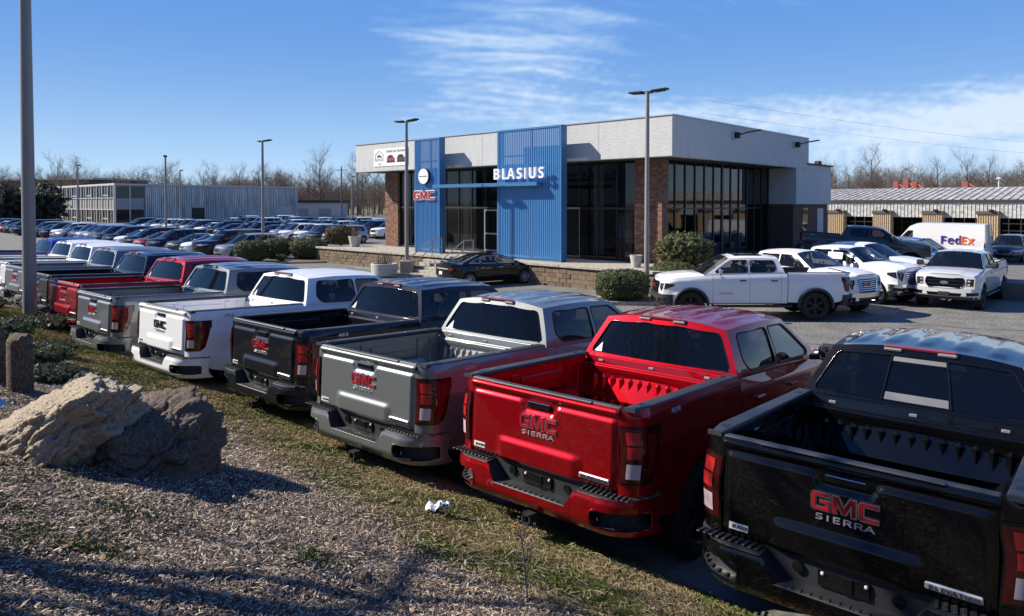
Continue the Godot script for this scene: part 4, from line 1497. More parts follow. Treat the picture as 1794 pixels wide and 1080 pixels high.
# ---------------------------------------------------------------- plants
func branch(mb: MB, tw: MB, p: Vector3, d: Vector3, length: float, r: float, depth: int, up := 0.25) -> void:
	var pts := [p]
	var rad := [r]
	var n := 4 if depth > 1 else 2
	var q := p
	var dd := d
	for i in n:
		dd = (dd + Vector3(rng.randfn(0, .13), rng.randfn(0, .10) + up * 0.12, rng.randfn(0, .13))).normalized()
		q += dd * length / n
		pts.append(q)
		rad.append(r * lerpf(1.0, 0.55, float(i + 1) / n))
	(mb if depth > 2 else tw).tube(pts, rad, 7 if depth > 3 else (4 if depth > 1 else 3), false)
	if depth == 0:
		return
	var kids: int = [0, 5, 5, 5, 7][mini(depth, 4)]
	for i in kids:
		var f := rng.randf_range(0.35, 1.0) if i > 0 else 1.0
		var k := clampi(int(f * n), 1, n)
		var side := Vector3(rng.randfn(), rng.randfn() * 0.6 + up, rng.randfn()).normalized()
		var nd := (dd * rng.randf_range(0.6, 1.1) + side * rng.randf_range(0.6, 1.1)).normalized()
		branch(mb, tw, pts[k], nd, length * rng.randf_range(0.52, 0.8), maxf(rad[k] * rng.randf_range(0.5, 0.72), r * 0.2), depth - 1, up)

func bare_tree(called: String, h: float, r: float, seed_: int, clear := 0.3, levels := 4, twig := 0.03) -> Node3D:
	rng.seed = seed_
	var t := thing(called, "", "tree")
	var mb := MB.new()
	var tw := MB.new()
	var pts := []
	var rad := []
	var q := Vector3.ZERO
	for i in 8:
		pts.append(q)
		rad.append(maxf(r * (1.25 if i == 0 else lerpf(1.0, 0.25, i / 7.0)), twig))
		q += Vector3(rng.randfn(0, .03) * h / 7.0, h * 0.92 / 7.0, rng.randfn(0, .03) * h / 7.0)
	mb.tube(pts, rad, 9)
	var n := 11
	for i in n:
		var f := lerpf(clear, 0.98, (i + rng.randf()) / n)
		var k := clampi(int(f * 7), 1, 6)
		var base: Vector3 = pts[k].lerp(pts[k + 1], f * 7 - k) if k < 7 else pts[7]
		var a := i * 2.4 + rng.randf()
		var d := Vector3(cos(a), rng.randf_range(0.45, 1.2), sin(a)).normalized()
		branch(mb, tw, base, d, h * lerpf(0.34, 0.17, f) * rng.randf_range(0.8, 1.2), maxf(rad[k] * 0.5, twig), levels - 1, 0.5)
	put("trunk", mb.mesh(), mats.bark, t)
	put("crown", tw.mesh(), mats.twig, t)
	return t

# leaf clumps through an ellipsoid shell; flat_top gives a clipped hedge
func leafy(mb: MB, size: Vector3, n: int, leaf: float, power := 2.0, lump := 0.12) -> void:
	var nz := FastNoiseLite.new()
	nz.seed = rng.randi() % 999
	nz.frequency = 1.0
	for i in n:
		var d := Vector3(rng.randfn(), rng.randfn(), rng.randfn()).normalized()
		var k := pow(pow(absf(d.x), power) + pow(absf(d.y), power) + pow(absf(d.z), power), -1.0 / power)
		var rr := k * (1.0 - lump + lump * 2.0 * nz.get_noise_3d(d.x * 3.1, d.y * 3.1, d.z * 3.1)) * (1.0 - 0.22 * pow(rng.randf(), 2.0))
		var p := d * rr * size
		p.y += size.y
		if p.y < 0.02:
			continue
		var o := (d + Vector3(rng.randfn(), rng.randfn(), rng.randfn()) * 0.55).normalized()
		var u := o.cross(Vector3(rng.randfn(), rng.randfn(), rng.randfn())).normalized() * leaf * rng.randf_range(0.6, 1.3)
		var v := o.cross(u).normalized() * leaf * rng.randf_range(0.35, 0.7)
		mb.flat(p - u, p + v, p + u, o)
		mb.flat(p - u, p + u, p - v, o)

func shrub(called: String, label: String, at: Vector3, size: Vector3, n: int, leaf: float, m: Material, power := 2.0, lump := 0.12, group := "") -> Node3D:
	var t := thing(called, label, "shrub", at, group)
	var mb := MB.new()
	leafy(mb, size, n, leaf, power, lump)
	put("foliage", mb.mesh(), m, t)
	mb = MB.new()
	for k in 7:
		var a := TAU * k / 7.0
		mb.tube([Vector3(0, -0.05, 0), Vector3(cos(a) * size.x * 0.3, size.y * 0.7, sin(a) * size.z * 0.3), Vector3(cos(a) * size.x * 0.65, size.y * 1.4, sin(a) * size.z * 0.65)], [0.035, 0.02, 0.008], 5)
	# dense core of crossing twigs so that the middle reads as solid wood and shade
	for k in 120:
		var d := Vector3(rng.randfn(), rng.randf(), rng.randfn()).normalized()
		var e := d * size * 0.7
		mb.tube([Vector3(0, size.y * 0.4, 0) + e * 0.2, Vector3(e.x, size.y * 0.6 + e.y, e.z)], [0.015, 0.006], 3, false)
	put("stem", mb.mesh(), mats.bark, t)
	return t

# ---------------------------------------------------------------- rocks
# built with its bedding level, then the whole rock is tilted
func boulder(label: String, at: Vector3, size: Vector3, seed_: int, cuts: Array, bed: Vector3, m: Material, ledge := 0.10) -> void:
	var nz := FastNoiseLite.new()
	nz.seed = seed_
	nz.frequency = 1.0
	nz.fractal_octaves = 4
	var up := bed.normalized()
	var xx := Vector3(1, 0, 0)
	xx = (xx - up * xx.dot(up)).normalized()
	var tilt := Basis(xx, up, xx.cross(up))
	var mb := MB.new()
	var nu := 240
	var nv := 150
	var p := PackedVector3Array()
	for i in nu + 1:
		for j in nv + 1:
			var th := TAU * (i % nu) / nu
			var ph := PI * j / nv
			var d := Vector3(sin(ph) * cos(th), cos(ph), sin(ph) * sin(th))
			var wd := tilt * d
			var r := 1.15
			for c in cuts:
				var k := wd.dot(Vector3(c[0], c[1], c[2]).normalized())
				if k > 0.02:
					var e: float = c[3] / k
					var h := clampf(0.5 + 0.5 * (r - e) / 0.05, 0.0, 1.0)
					r = lerpf(r, e, h) - 0.05 * h * (1.0 - h)
			var q := d * r
			var warp := nz.get_noise_3d(q.x * 1.1, q.y * 1.1, q.z * 1.1)
			var side := 1.0 - absf(d.y) * 0.75
			for f in [[5.5, 1.5], [13.0, 0.8], [31.0, 0.36]]:
				var s: float = q.y * f[0] + warp * f[0] * 0.22 + 0.35 * nz.get_noise_3d(q.x * 2.3, q.y * f[0] * 0.3, q.z * 2.3)
				var cell := floorf(s)
				var fr := s - cell
				var step0 := nz.get_noise_3d(q.x * 1.7 + cell * 3.71, cell * 9.13, q.z * 1.7)
				var step1 := nz.get_noise_3d(q.x * 1.7 + (cell + 1.0) * 3.71, (cell + 1.0) * 9.13, q.z * 1.7)
				var off := lerpf(step0, step1, smoothstep(0.82, 1.0, fr))
				r += f[1] * ledge * side * (off * 1.5 - 0.55 * pow(maxf(0.0, 1.0 - absf(fr - 0.9) * 6.0), 2.0))
			r += 0.06 * warp + 0.030 * nz.get_noise_3d(q.x * 5.0, q.y * 9.0, q.z * 5.0) + 0.012 * nz.get_noise_3d(q.x * 16, q.y * 26, q.z * 16)
			p.append(d * r * size)
	mb.sheet(p, nu, nv, Vector3.UP, true)
	# Vector3.UP sums to nothing over a closed body: turn the normals outwards if they came out inwards
	var total := 0.0
	for k in mb.v.size():
		total += mb.n[k].dot(mb.v[k])
	if total < 0.0:
		for k in range(0, mb.v.size(), 3):
			var v1 := mb.v[k + 1]
			mb.v[k + 1] = mb.v[k + 2]
			mb.v[k + 2] = v1
			var n1 := mb.n[k + 1]
			mb.n[k + 1] = -mb.n[k + 2]
			mb.n[k + 2] = -n1
			mb.n[k] = -mb.n[k]
	var o := obj("boulder", mb, m)
	o.transform = Transform3D(tilt, at)
	tag(o, label, "boulder")

# ---------------------------------------------------------------- the showroom and what belongs to it
const CORNER := Vector2(6.8, 30.12)
const TURN := deg_to_rad(-43.2)
const FLOOR := 0.3

func loc(x: float, y: float, z: float) -> Vector3:      # showroom axes to the world: x along the front, z out of it
	return Vector3(CORNER.x, y, -CORNER.y) + Basis(Vector3.UP, TURN) * Vector3(x, 0, z)

func set_at(o: Node3D, x: float, y: float, z: float, turn := TURN) -> void:
	o.position = loc(x, y, z)
	o.rotation.y = turn

func showroom() -> void:
	var t := thing("car_showroom", "flat roofed showroom with pale stucco fascia, dark glass walls and brick piers", "building")
	set_at(t, 0, 0, 0)
	var fb := 5.04
	var rt := 6.79
	var mb := MB.new()
	mb.box(Vector3(-11.6, (fb + rt) / 2, -0.15), Vector3(23.2, rt - fb, 0.3), Basis.IDENTITY, 0.02)
	mb.box(Vector3(-0.15, (fb + rt) / 2, -7.75), Vector3(0.3, rt - fb - 0.002, 14.9), Basis.IDENTITY, 0.02)
	mb.box(Vector3(-23.05, (fb + rt) / 2, -7.75), Vector3(0.3, rt - fb - 0.002, 14.9), Basis.IDENTITY, 0.02)
	mb.box(Vector3(-11.6, (fb + rt) / 2, -15.05), Vector3(22.6, rt - fb - 0.004, 0.3))
	var fo := put("fascia", mb.mesh(), mats.stucco, t)
	for x in [-19.3, -15.4, -11.5, -7.7, -3.85]:
		mb = MB.new()
		mb.box(Vector3(x, (fb + rt) / 2, 0.001), Vector3(0.02, rt - fb - 0.05, 0.006))
		put("fascia_joint", mb.mesh(), mats.panel_grey, fo)
	mb = MB.new()
	mb.box(Vector3(-11.6, rt + 0.02, -0.14), Vector3(23.26, 0.05, 0.36))
	mb.box(Vector3(-0.14, rt + 0.02, -7.75), Vector3(0.36, 0.05, 14.86))
	put("coping", mb.mesh(), mats.alu, fo)
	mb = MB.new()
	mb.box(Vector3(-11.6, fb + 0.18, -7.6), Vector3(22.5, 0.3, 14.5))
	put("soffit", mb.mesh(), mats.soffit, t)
	mb = MB.new()
	mb.box(Vector3(-11.6, 6.3, -7.6), Vector3(22.5, 0.2, 14.5))
	put("roof", mb.mesh(), mats.roofing, t)
	# lower block behind the fascia's far end, with its brick base
	mb = MB.new()
	mb.box(Vector3(-2.0, 4.02, -14.2), Vector3(3.98, 2.04, 1.6), Basis.IDENTITY, 0.01)
	mb.box(Vector3(-4.0, 4.15, -17.0), Vector3(7.9, 2.3, 4.0), Basis.IDENTITY, 0.01)
	put("stucco_block", mb.mesh(), mats.stucco, t)
	mb = MB.new()
	mb.box(Vector3(-4.0, 5.34, -17.0), Vector3(8.1, 0.08, 4.2))
	mb.tube([Vector3(-0.6, 5.3, -15.6), Vector3(-0.6, 6.5, -15.6)], [0.04], 6)
	mb.box(Vector3(-0.5, 5.5, -18.0), Vector3(0.35, 0.3, 0.35), Basis.IDENTITY, 0.05)
	put("vent", mb.mesh(), mats.joint, t)
	mb = MB.new()
	mb.box(Vector3(-4.0, 1.2, -16.2), Vector3(7.6, 3.62, 5.4))
	put("brick_base", mb.mesh(), mats.brick_wall, t)
	mb = MB.new()
	mb.box(Vector3(-0.19, 1.6, -17.6), Vector3(0.04, 2.3, 0.95), Basis.IDENTITY, 0.01)
	put("door", mb.mesh(), mats.stucco, t)
	mb = MB.new()
	mb.box(Vector3(-0.19, 1.75, -15.2), Vector3(0.04, 2.1, 0.8), Basis.IDENTITY, 0.01)
	put("window", mb.mesh(), mats.pane_back, t)
	# brick piers, laid brick by brick
	for x in [[-2.83, -1.37], [-22.0, -20.66]]:
		mb = MB.new()
		mb.box(Vector3((x[0] + x[1]) / 2, (FLOOR + fb) / 2, -1.72), Vector3(x[1] - x[0] - 0.02, fb - FLOOR, 0.56))
		var pier := put("brick_pier", mb.mesh(), mats.mortar, t)
		mb = MB.new()
		rng.seed = 9
		var course := 0
		var y := FLOOR + 0.04
		while y < fb - 0.06:
			var off := 0.0 if course % 2 == 0 else 0.115
			var bx: float = x[0] - off + 0.01
			while bx < x[1] - 0.02:
				var a := maxf(bx, x[0])
				var b := minf(bx + 0.218, x[1])
				if b - a > 0.03:
					var k := rng.randf_range(0.55, 1.25)
					mb.col = Color(.30 * k, .155 * k, .105 * k)
					mb.box(Vector3((a + b) / 2, y, -1.44 + rng.randf_range(-.003, .003)), Vector3(b - a, 0.066, 0.03))
				bx += 0.23
			for sd in [[x[1], 1.0], [x[0], -1.0]]:
				var bz := -2.0 + off
				while bz < -1.46:
					var k := rng.randf_range(0.55, 1.25)
					mb.col = Color(.30 * k, .155 * k, .105 * k)
					var e := minf(bz + 0.218, -1.43)
					mb.box(Vector3(sd[0] - sd[1] * 0.012, y, (bz + e) / 2), Vector3(0.03, 0.0655, e - bz))
					bz += 0.23
			course += 1
			y += 0.0762
		var bo := put("brick", mb.mesh(), mats.brick, pier)
		bo.set_meta("kind", "stuff")
	# glazing: front, then the side
	var front := [-20.66, -2.83]
	var gz := -1.62
	var mull := func(called: String, at: Vector3, size: Vector3) -> void:
		var b := MB.new()
		b.box(at, size, Basis.IDENTITY, 0.008)
		put(called, b.mesh(), mats.mullion, t)
	var n := 16
	for i in n + 1:
		var x := lerpf(front[0], front[1], float(i) / n)
		mull.call("mullion", Vector3(x, (FLOOR + fb) / 2, gz), Vector3(0.06, fb - FLOOR, 0.10))
		if i < n:
			var w: float = (front[1] - front[0]) / n
			for r in [[FLOOR + 0.05, 2.74], [2.84, fb]]:
				var b := MB.new()
				b.quad(Vector3(x, r[0], gz), Vector3(x + w, r[0], gz), Vector3(x + w, r[1], gz), Vector3(x, r[1], gz), Vector3(0, 0, 1))
				put("pane", b.mesh(), mats.pane, t)
	for y in [FLOOR + 0.04, 2.79]:
		mull.call("transom", Vector3((front[0] + front[1]) / 2, y, gz + 0.006), Vector3(front[1] - front[0], 0.10, 0.09))
	var sx := -1.62
	var sz := [-2.0, -13.4]
	n = 12
	for i in n + 1:
		var z := lerpf(sz[0], sz[1], float(i) / n)
		mull.call("mullion", Vector3(sx, (FLOOR + fb) / 2, z), Vector3(0.10, fb - FLOOR, 0.07 if i % 6 else 0.16))
		if i < n:
			var w: float = (sz[1] - sz[0]) / n
			for r in [[FLOOR + 0.05, 2.76], [2.82, fb]]:
				var b := MB.new()
				b.quad(Vector3(sx, r[0], z), Vector3(sx, r[0], z + w), Vector3(sx, r[1], z + w), Vector3(sx, r[1], z), Vector3(1, 0, 0))
				put("pane", b.mesh(), mats.pane, t)
	for y in [FLOOR + 0.04, 2.79]:
		mull.call("transom", Vector3(sx + 0.006, y, (sz[0] + sz[1]) / 2), Vector3(0.09, 0.07, sz[0] - sz[1]))
	# entrance doors between the blue towers
	mb = MB.new()
	for x in [-12.9, -11.9, -11.86, -10.86]:
		mb.box(Vector3(x, 1.52, gz + 0.05), Vector3(0.08, 2.3, 0.05))
	for y in [0.42, 1.35, 2.66]:
		mb.box(Vector3(-11.88, y, gz + 0.052), Vector3(2.1, 0.08, 0.05))
	put("entrance_door", mb.mesh(), mats.alu, t)
	# inside: floor, back walls, columns, furniture
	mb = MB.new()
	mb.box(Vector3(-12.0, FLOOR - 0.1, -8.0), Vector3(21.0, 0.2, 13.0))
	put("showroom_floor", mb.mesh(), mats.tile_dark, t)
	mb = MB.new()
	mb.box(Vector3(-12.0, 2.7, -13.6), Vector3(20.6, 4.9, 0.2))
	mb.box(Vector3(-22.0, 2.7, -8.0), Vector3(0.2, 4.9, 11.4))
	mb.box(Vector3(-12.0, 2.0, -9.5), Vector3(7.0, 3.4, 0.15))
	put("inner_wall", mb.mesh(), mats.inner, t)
	for x in [-17.5, -12.4, -7.2]:
		mb = MB.new()
		mb.box(Vector3(x, 2.7, -4.6), Vector3(0.4, 4.8, 0.4))
		put("inner_column", mb.mesh(), mats.inner_light, t)
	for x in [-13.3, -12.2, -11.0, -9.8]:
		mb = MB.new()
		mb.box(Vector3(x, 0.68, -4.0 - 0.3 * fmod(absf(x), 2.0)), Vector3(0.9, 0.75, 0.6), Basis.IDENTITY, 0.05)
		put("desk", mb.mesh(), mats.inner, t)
	# security lights on the shaded side
	for z in [-5.6, -13.0]:
		mb = MB.new()
		mb.box(Vector3(0.05, 6.28, z), Vector3(0.1, 0.36, 0.34), Basis.IDENTITY, 0.02)
		var wl := put("wall_lamp", mb.mesh(), mats.stucco, t)
		mb = MB.new()
		mb.box(Vector3(0.22, 6.3, z), Vector3(0.24, 0.3, 0.24), Basis.IDENTITY, 0.04)
		mb.tube([Vector3(0.3, 6.32, z), Vector3(0.7, 6.40, z)], [0.035], 6)
		mb.box(Vector3(1.0, 6.44, z), Vector3(0.75, 0.05, 0.28), Basis(Vector3(0, 0, 1), 0.1), 0.02)
		put("lamp_arm", mb.mesh(), mats.dark_metal, wl)
	mb = MB.new()
	mb.box(Vector3(-23.32, 5.9, -0.5), Vector3(0.2, 0.2, 0.2), Basis.IDENTITY, 0.04)
	mb.tube([Vector3(-23.2, 5.8, -0.5), Vector3(-23.5, 6.05, -0.4)], [0.05], 6)
	put("security_camera", mb.mesh(), mats.dark_metal, t)

func signs() -> void:
	# two corrugated blue towers
	for q in [[-15.98, -13.82, "narrow corrugated blue sign tower carrying the round white sign", 6.66], [-9.41, -5.24, "wide corrugated blue sign tower behind the white wall lettering", 6.70]]:
		var t := thing("sign_tower", q[2], "sign tower", Vector3.ZERO, "blue sign towers in front of the showroom")
		var cx: float = (q[0] + q[1]) / 2
		var w: float = q[1] - q[0]
		set_at(t, cx, FLOOR, 0.8)
		var h: float = q[3] - FLOOR
		var mb := MB.new()
		for s in [-1.0, 1.0]:
			mb.box(Vector3(s * (w / 2 - 0.06), h / 2, 0), Vector3(0.12, h, 0.42), Basis.IDENTITY, 0.01)
		mb.box(Vector3(0, h - 0.05, 0), Vector3(w + 0.002, 0.1, 0.424), Basis.IDENTITY, 0.01)
		mb.box(Vector3(0, 0.04, 0), Vector3(w - 0.24, 0.08, 0.3))
		put("frame", mb.mesh(), mats.blue_metal, t)
		mb = MB.new()
		mb.box(Vector3(0, h / 2, -0.1), Vector3(0.1, h - 0.2, 0.08))
		for y in [1.2, 2.6, 4.0, 5.1]:
			mb.box(Vector3(0, y, -0.1), Vector3(w - 0.24, 0.08, 0.06))
		put("inner_frame", mb.mesh(), mats.blue_metal, t)
		mb = MB.new()
		var k := int(w / 0.125)
		var p := PackedVector3Array()
		for i in k * 4 + 1:
			var x := lerpf(-w / 2 + 0.12, w / 2 - 0.12, float(i) / (k * 4))
			var dz: float = [0.0, 0.03, 0.03, 0.0][i % 4]
			p.append(Vector3(x, 0.08, 0.16 + dz))
			p.append(Vector3(x, h - 0.1, 0.16 + dz))
		for i in k * 4:
			mb.quad(p[i * 2], p[i * 2 + 2], p[i * 2 + 3], p[i * 2 + 1], Vector3(0, 0, 1))
		put("corrugated_panel", mb.mesh(), mats.blue_screen, t)
	# the round sign
	var o := thing("round_sign", "round white sign with a thin line of print on the narrow blue tower", "sign")
	set_at(o, -15.0, 4.55, 1.02)
	var mb := MB.new()
	mb.lathe(Vector3.ZERO, Vector3(0, 0, 1), [Vector2(0.0, 0.0), Vector2(0.44, 0.0), Vector2(0.44, 0.14), Vector2(0.43, 0.15)], 32)
	put("casing", mb.mesh(), mats.dark_metal, o)
	mb = MB.new()
	mb.lathe(Vector3(0, 0, 0.15), Vector3(0, 0, 1), [Vector2(0.425, 0.0), Vector2(0.425, 0.012), Vector2(0.0, 0.014)], 32)
	put("face", mb.mesh(), mats.sign_white, o)
	mb = MB.new()
	for i in 11:
		mb.box(Vector3(-0.33 + i * 0.066, 0.0, 0.168), Vector3(0.042, [0.05, 0.04, 0.055, 0.045][i % 4], 0.006))
	put("print", mb.mesh(), mats.joint, o)
	# red and white emblem letters
	o = thing("emblem_sign", "red block letters with white edges below the round sign", "sign")
	set_at(o, -15.05, 3.50, 1.04)
	emblem(o, Vector3.ZERO, Basis.IDENTITY, 0.50, mats.sign_white, mats.emblem_red)
	# canopy beam and the dealer's name
	o = thing("canopy_beam", "slim blue canopy beam spanning the two blue towers over the entrance", "beam")
	set_at(o, -10.15, 3.95, 1.25)
	mb = MB.new()
	mb.box(Vector3(-1.8, 0, 0), Vector3(3.9, 0.17, 0.42), Basis.IDENTITY, 0.02)
	mb.box(Vector3(1.98, 0, 0), Vector3(3.62, 0.17, 0.42), Basis.IDENTITY, 0.02)
	put("beam", mb.mesh(), mats.blue_metal, o)
	mb = MB.new()
	mb.box(Vector3(0.02, 0.086, 0.0), Vector3(7.58, 0.02, 0.44), Basis.IDENTITY, 0.006)
	put("trim", mb.mesh(), mats.blue_light, o)
	o = thing("wall_lettering", "large white letters of the dealer's name standing on the blue beam", "sign")
	set_at(o, -7.62, 4.48, 1.32)
	var lx := [0.055, 0.215, 0.352, 0.52, 0.628, 0.765, 0.935]
	for i in 7:
		spaced("BLASIUS"[i], 0.53, 0.0, 0.12, mats.sign_white, o, Vector3((lx[i] - 0.5) * 3.35, 0, 0), Basis.IDENTITY, 1.05, 700)
	# banner on the fascia
	o = thing("banner", "white printed banner with pickup pictures at the fascia's left end", "banner")
	set_at(o, -19.5, 5.88, 0.02)
	mb = MB.new()
	mb.box(Vector3.ZERO, Vector3(3.4, 1.08, 0.02))
	put("sheet", mb.mesh(), mats.sign_white, o)
	spaced("BLASIUS", 0.17, 0.135, 0.004, mats.joint, o, Vector3(-1.12, -0.13, 0.014), Basis.IDENTITY, 0.9, 400, 0.1)
	text("lettering", "Used Car Service", 0.15, 0.004, mats.joint, o, Vector3(0.52, 0.36, 0.014), Basis.IDENTITY, 1.1, 800)
	mb = MB.new()
	for e in [[Vector2(-.42, -.08), Vector2(-.42, .18)], [Vector2(-.42, .18), Vector2(0, .42)], [Vector2(0, .42), Vector2(.42, .18)], [Vector2(.42, .18), Vector2(.42, .05)], [Vector2(-.16, -.34), Vector2(0, -.46)], [Vector2(0, -.46), Vector2(.16, -.34)]]:
		mb.tube([Vector3(-1.12 + e[0].x, e[0].y, 0.012), Vector3(-1.12 + e[1].x, e[1].y, 0.012)], [0.016], 4)
	mb.prism(PackedVector2Array([Vector2(-1.38, .02), Vector2(-1.30, .14), Vector2(-1.14, .20), Vector2(-1.02, .12), Vector2(-.86, .10), Vector2(-.84, .02)]), func(p): return Vector3(p.x, p.y, 0.011), Vector3(0, 0, 0.004))
	put("crest", mb.mesh(), mats.joint, o)
	for x in [0.05, 1.05]:
		mb = MB.new()
		mb.prism(PackedVector2Array([Vector2(-.38, -.26), Vector2(-.40, .0), Vector2(-.22, .18), Vector2(.12, .18), Vector2(.28, .03), Vector2(.40, -.04), Vector2(.40, -.26)]), func(p): return Vector3(p.x + x, p.y - 0.05, 0.011), Vector3(0, 0, 0.003))
		var pr := put("vehicle_print", mb.mesh(), mats.print_red if x < 0.5 else mats.joint, o)
		mb = MB.new()
		mb.prism(PackedVector2Array([Vector2(-.34, .0), Vector2(-.2, .14), Vector2(.1, .14), Vector2(.22, .02)]), func(p): return Vector3(p.x + x, p.y - 0.05, 0.0145), Vector3(0, 0, 0.002))
		mb.prism(PackedVector2Array([Vector2(-.40, -.28), Vector2(-.40, -.18), Vector2(.40, -.18), Vector2(.40, -.28)]), func(p): return Vector3(p.x + x, p.y - 0.05, 0.0145), Vector3(0, 0, 0.002))
		put("print_detail", mb.mesh(), mats.rubber, pr)
	# stand-up poster behind the glass
	o = thing("poster_stand", "tall poster stand just inside the showroom glass by the right brick pier", "poster stand")
	set_at(o, -4.0, FLOOR, -2.3)
	mb = MB.new()
	mb.box(Vector3(0, 1.15, 0), Vector3(0.95, 2.2, 0.04))
	mb.box(Vector3(0, 0.025, 0), Vector3(0.95, 0.05, 0.35))
	put("stand", mb.mesh(), mats.poster, o)
	mb = MB.new()
	mb.box(Vector3(0, 1.55, 0.024), Vector3(0.85, 1.0, 0.006))
	put("print", mb.mesh(), mats.poster_top, o)

func platform() -> void:
	var mb := MB.new()
	mb.box(loc(-10.6, FLOOR - 0.5, -6.6) , Vector3(24.6, 0.98, 18.0), Basis(Vector3.UP, TURN))
	mb.box(loc(3.0, FLOOR - 0.56, -9.0), Vector3(2.6, 0.95, 13.6), Basis(Vector3.UP, TURN))
	struct("terrace", mb, mats.concrete, "raised concrete terrace round the showroom")
	mb = MB.new()
	mb.box(loc(8.5, -0.33, -10.2), Vector3(9.5, 0.72, 9.0), Basis(Vector3.UP, TURN))
	struct("raised_apron", mb, mats.asphalt, "raised paved apron beside the showroom")
	# retaining wall of rough blocks
	var w := thing("retaining_wall", "low retaining wall of rough brown blocks under a concrete cap", "wall", Vector3.ZERO)
	set_at(w, 0, 0, 0)
	mb = MB.new()
	mb.box(Vector3(-11.1, -0.22, 2.46), Vector3(25.4, 0.84, 0.2))
	put("wall_core", mb.mesh(), mats.mortar, w)
	mb = MB.new()
	for k in 9:
		mb.box(Vector3(-22.4 + k * 2.83, 0.30, 2.48), Vector3(2.81, 0.12, 0.42), Basis.IDENTITY, 0.015)
	put("cap", mb.mesh(), mats.concrete, w)
	rng.seed = 31
	var shapes := []
	for k in 6:
		mb = MB.new()
		mb.box(Vector3.ZERO, Vector3(0.406, 0.197, 0.12), Basis(Vector3(rng.randf(), rng.randf(), 1).normalized(), 0.012), 0.014)
		for i in mb.v.size():
			if mb.v[i].z > 0.03:
				mb.v[i].z += 0.020 * sin(mb.v[i].x * 19.0 + k * 1.7) + 0.012 * cos(mb.v[i].y * 40.0 + k * 2.0)
		shapes.append(mb.mesh())
	for r in 4:
		var x := -23.6 + 0.2 * (r % 2)
		while x < 1.2:
			if x < -9.6 or x > -12.9 + 3.3:
				var o := put("block", shapes[rng.randi() % 6], mats["block%d" % (rng.randi() % 4)], w)
				o.position = Vector3(x + 0.2, -0.535 + 0.202 * r, 2.55)
			x += 0.412
	# entrance steps with their rails
	var s := thing("entrance_steps", "concrete entrance steps between the two blue towers", "steps")
	set_at(s, -11.4, LOT, 2.66)
	for k in 5:
		mb = MB.new()
		mb.box(Vector3(0, 0.075 + 0.15 * k, 0.75 - 0.15 * k), Vector3(3.0, 0.15, 1.5 - 0.3 * k), Basis.IDENTITY, 0.012)
		put("step", mb.mesh(), mats.concrete, s)
	for q in [[-12.6, "left stair handrail of bare steel tube at the entrance steps"], [-10.2, "right stair handrail of bare steel tube at the entrance steps"]]:
		var h := thing("handrail", q[1], "handrail")
		set_at(h, q[0], LOT, 2.66)
		mb = MB.new()
		for y in [0.95, 0.5]:
			mb.tube([Vector3(0, y - 0.1, 1.45), Vector3(0, y + 0.85, -0.1), Vector3(0, y + 0.85, -0.75)], [0.026], 6)
		mb.tube([Vector3(0, 0.0, 1.42), Vector3(0, 0.87, 1.42)], [0.026], 6)
		mb.tube([Vector3(0, 0.85, -0.08), Vector3(0, 1.8, -0.08)], [0.026], 6)
		mb.tube([Vector3(0, 0.85, -0.74), Vector3(0, 1.8, -0.74)], [0.026], 6)
		put("rail", mb.mesh(), mats.steel, h)

func lamp_post(label: String, x: float, z: float, base_y: float, h: float, heads: Array, r := 0.085, block := 0.0) -> void:
	var t := thing("street_lamp", label, "lamp post", W(x, base_y, z), "lamp posts of the lot")
	var mb := MB.new()
	mb.tube([Vector3(0, 0, 0), Vector3(0, h * 0.5, 0), Vector3(0, h, 0)], [r * 1.25, r * 1.08, r * 0.85], 14)
	mb.box(Vector3(0, block + 0.02, 0), Vector3(r * 4.4, 0.04, r * 4.4), Basis.IDENTITY, 0.01)
	for k in 4:
		mb.tube([Vector3(r * 1.7 * (1 if k % 2 else -1), block, r * 1.7 * (1 if k / 2 else -1)), Vector3(r * 1.7 * (1 if k % 2 else -1), block + 0.09, r * 1.7 * (1 if k / 2 else -1))], [0.018], 6)
	put("pole", mb.mesh(), mats.pole, t)
	if block > 0.0:
		mb = MB.new()
		mb.box(Vector3(0, block / 2 - 0.1, 0), Vector3(0.66, block + 0.2, 0.66), Basis.IDENTITY, 0.03)
		put("concrete_base", mb.mesh(), mats.concrete_stained, t)
	for a in heads:
		mb = MB.new()
		var b := Basis(Vector3.UP, a)
		mb.box(b * Vector3(0.52, h + 0.03, 0), Vector3(0.66, 0.07, 0.32), b * Basis(Vector3(0, 0, 1), 0.05), 0.02)
		mb.box(b * Vector3(0.12, h - 0.02, 0), Vector3(0.26, 0.10, 0.10), b, 0.02)
		mb.box(b * Vector3(0.52, h - 0.02, 0), Vector3(0.42, 0.04, 0.22), b * Basis(Vector3(0, 0, 1), 0.05), 0.01)
		put("lamp_head", mb.mesh(), mats.dark_metal, t)

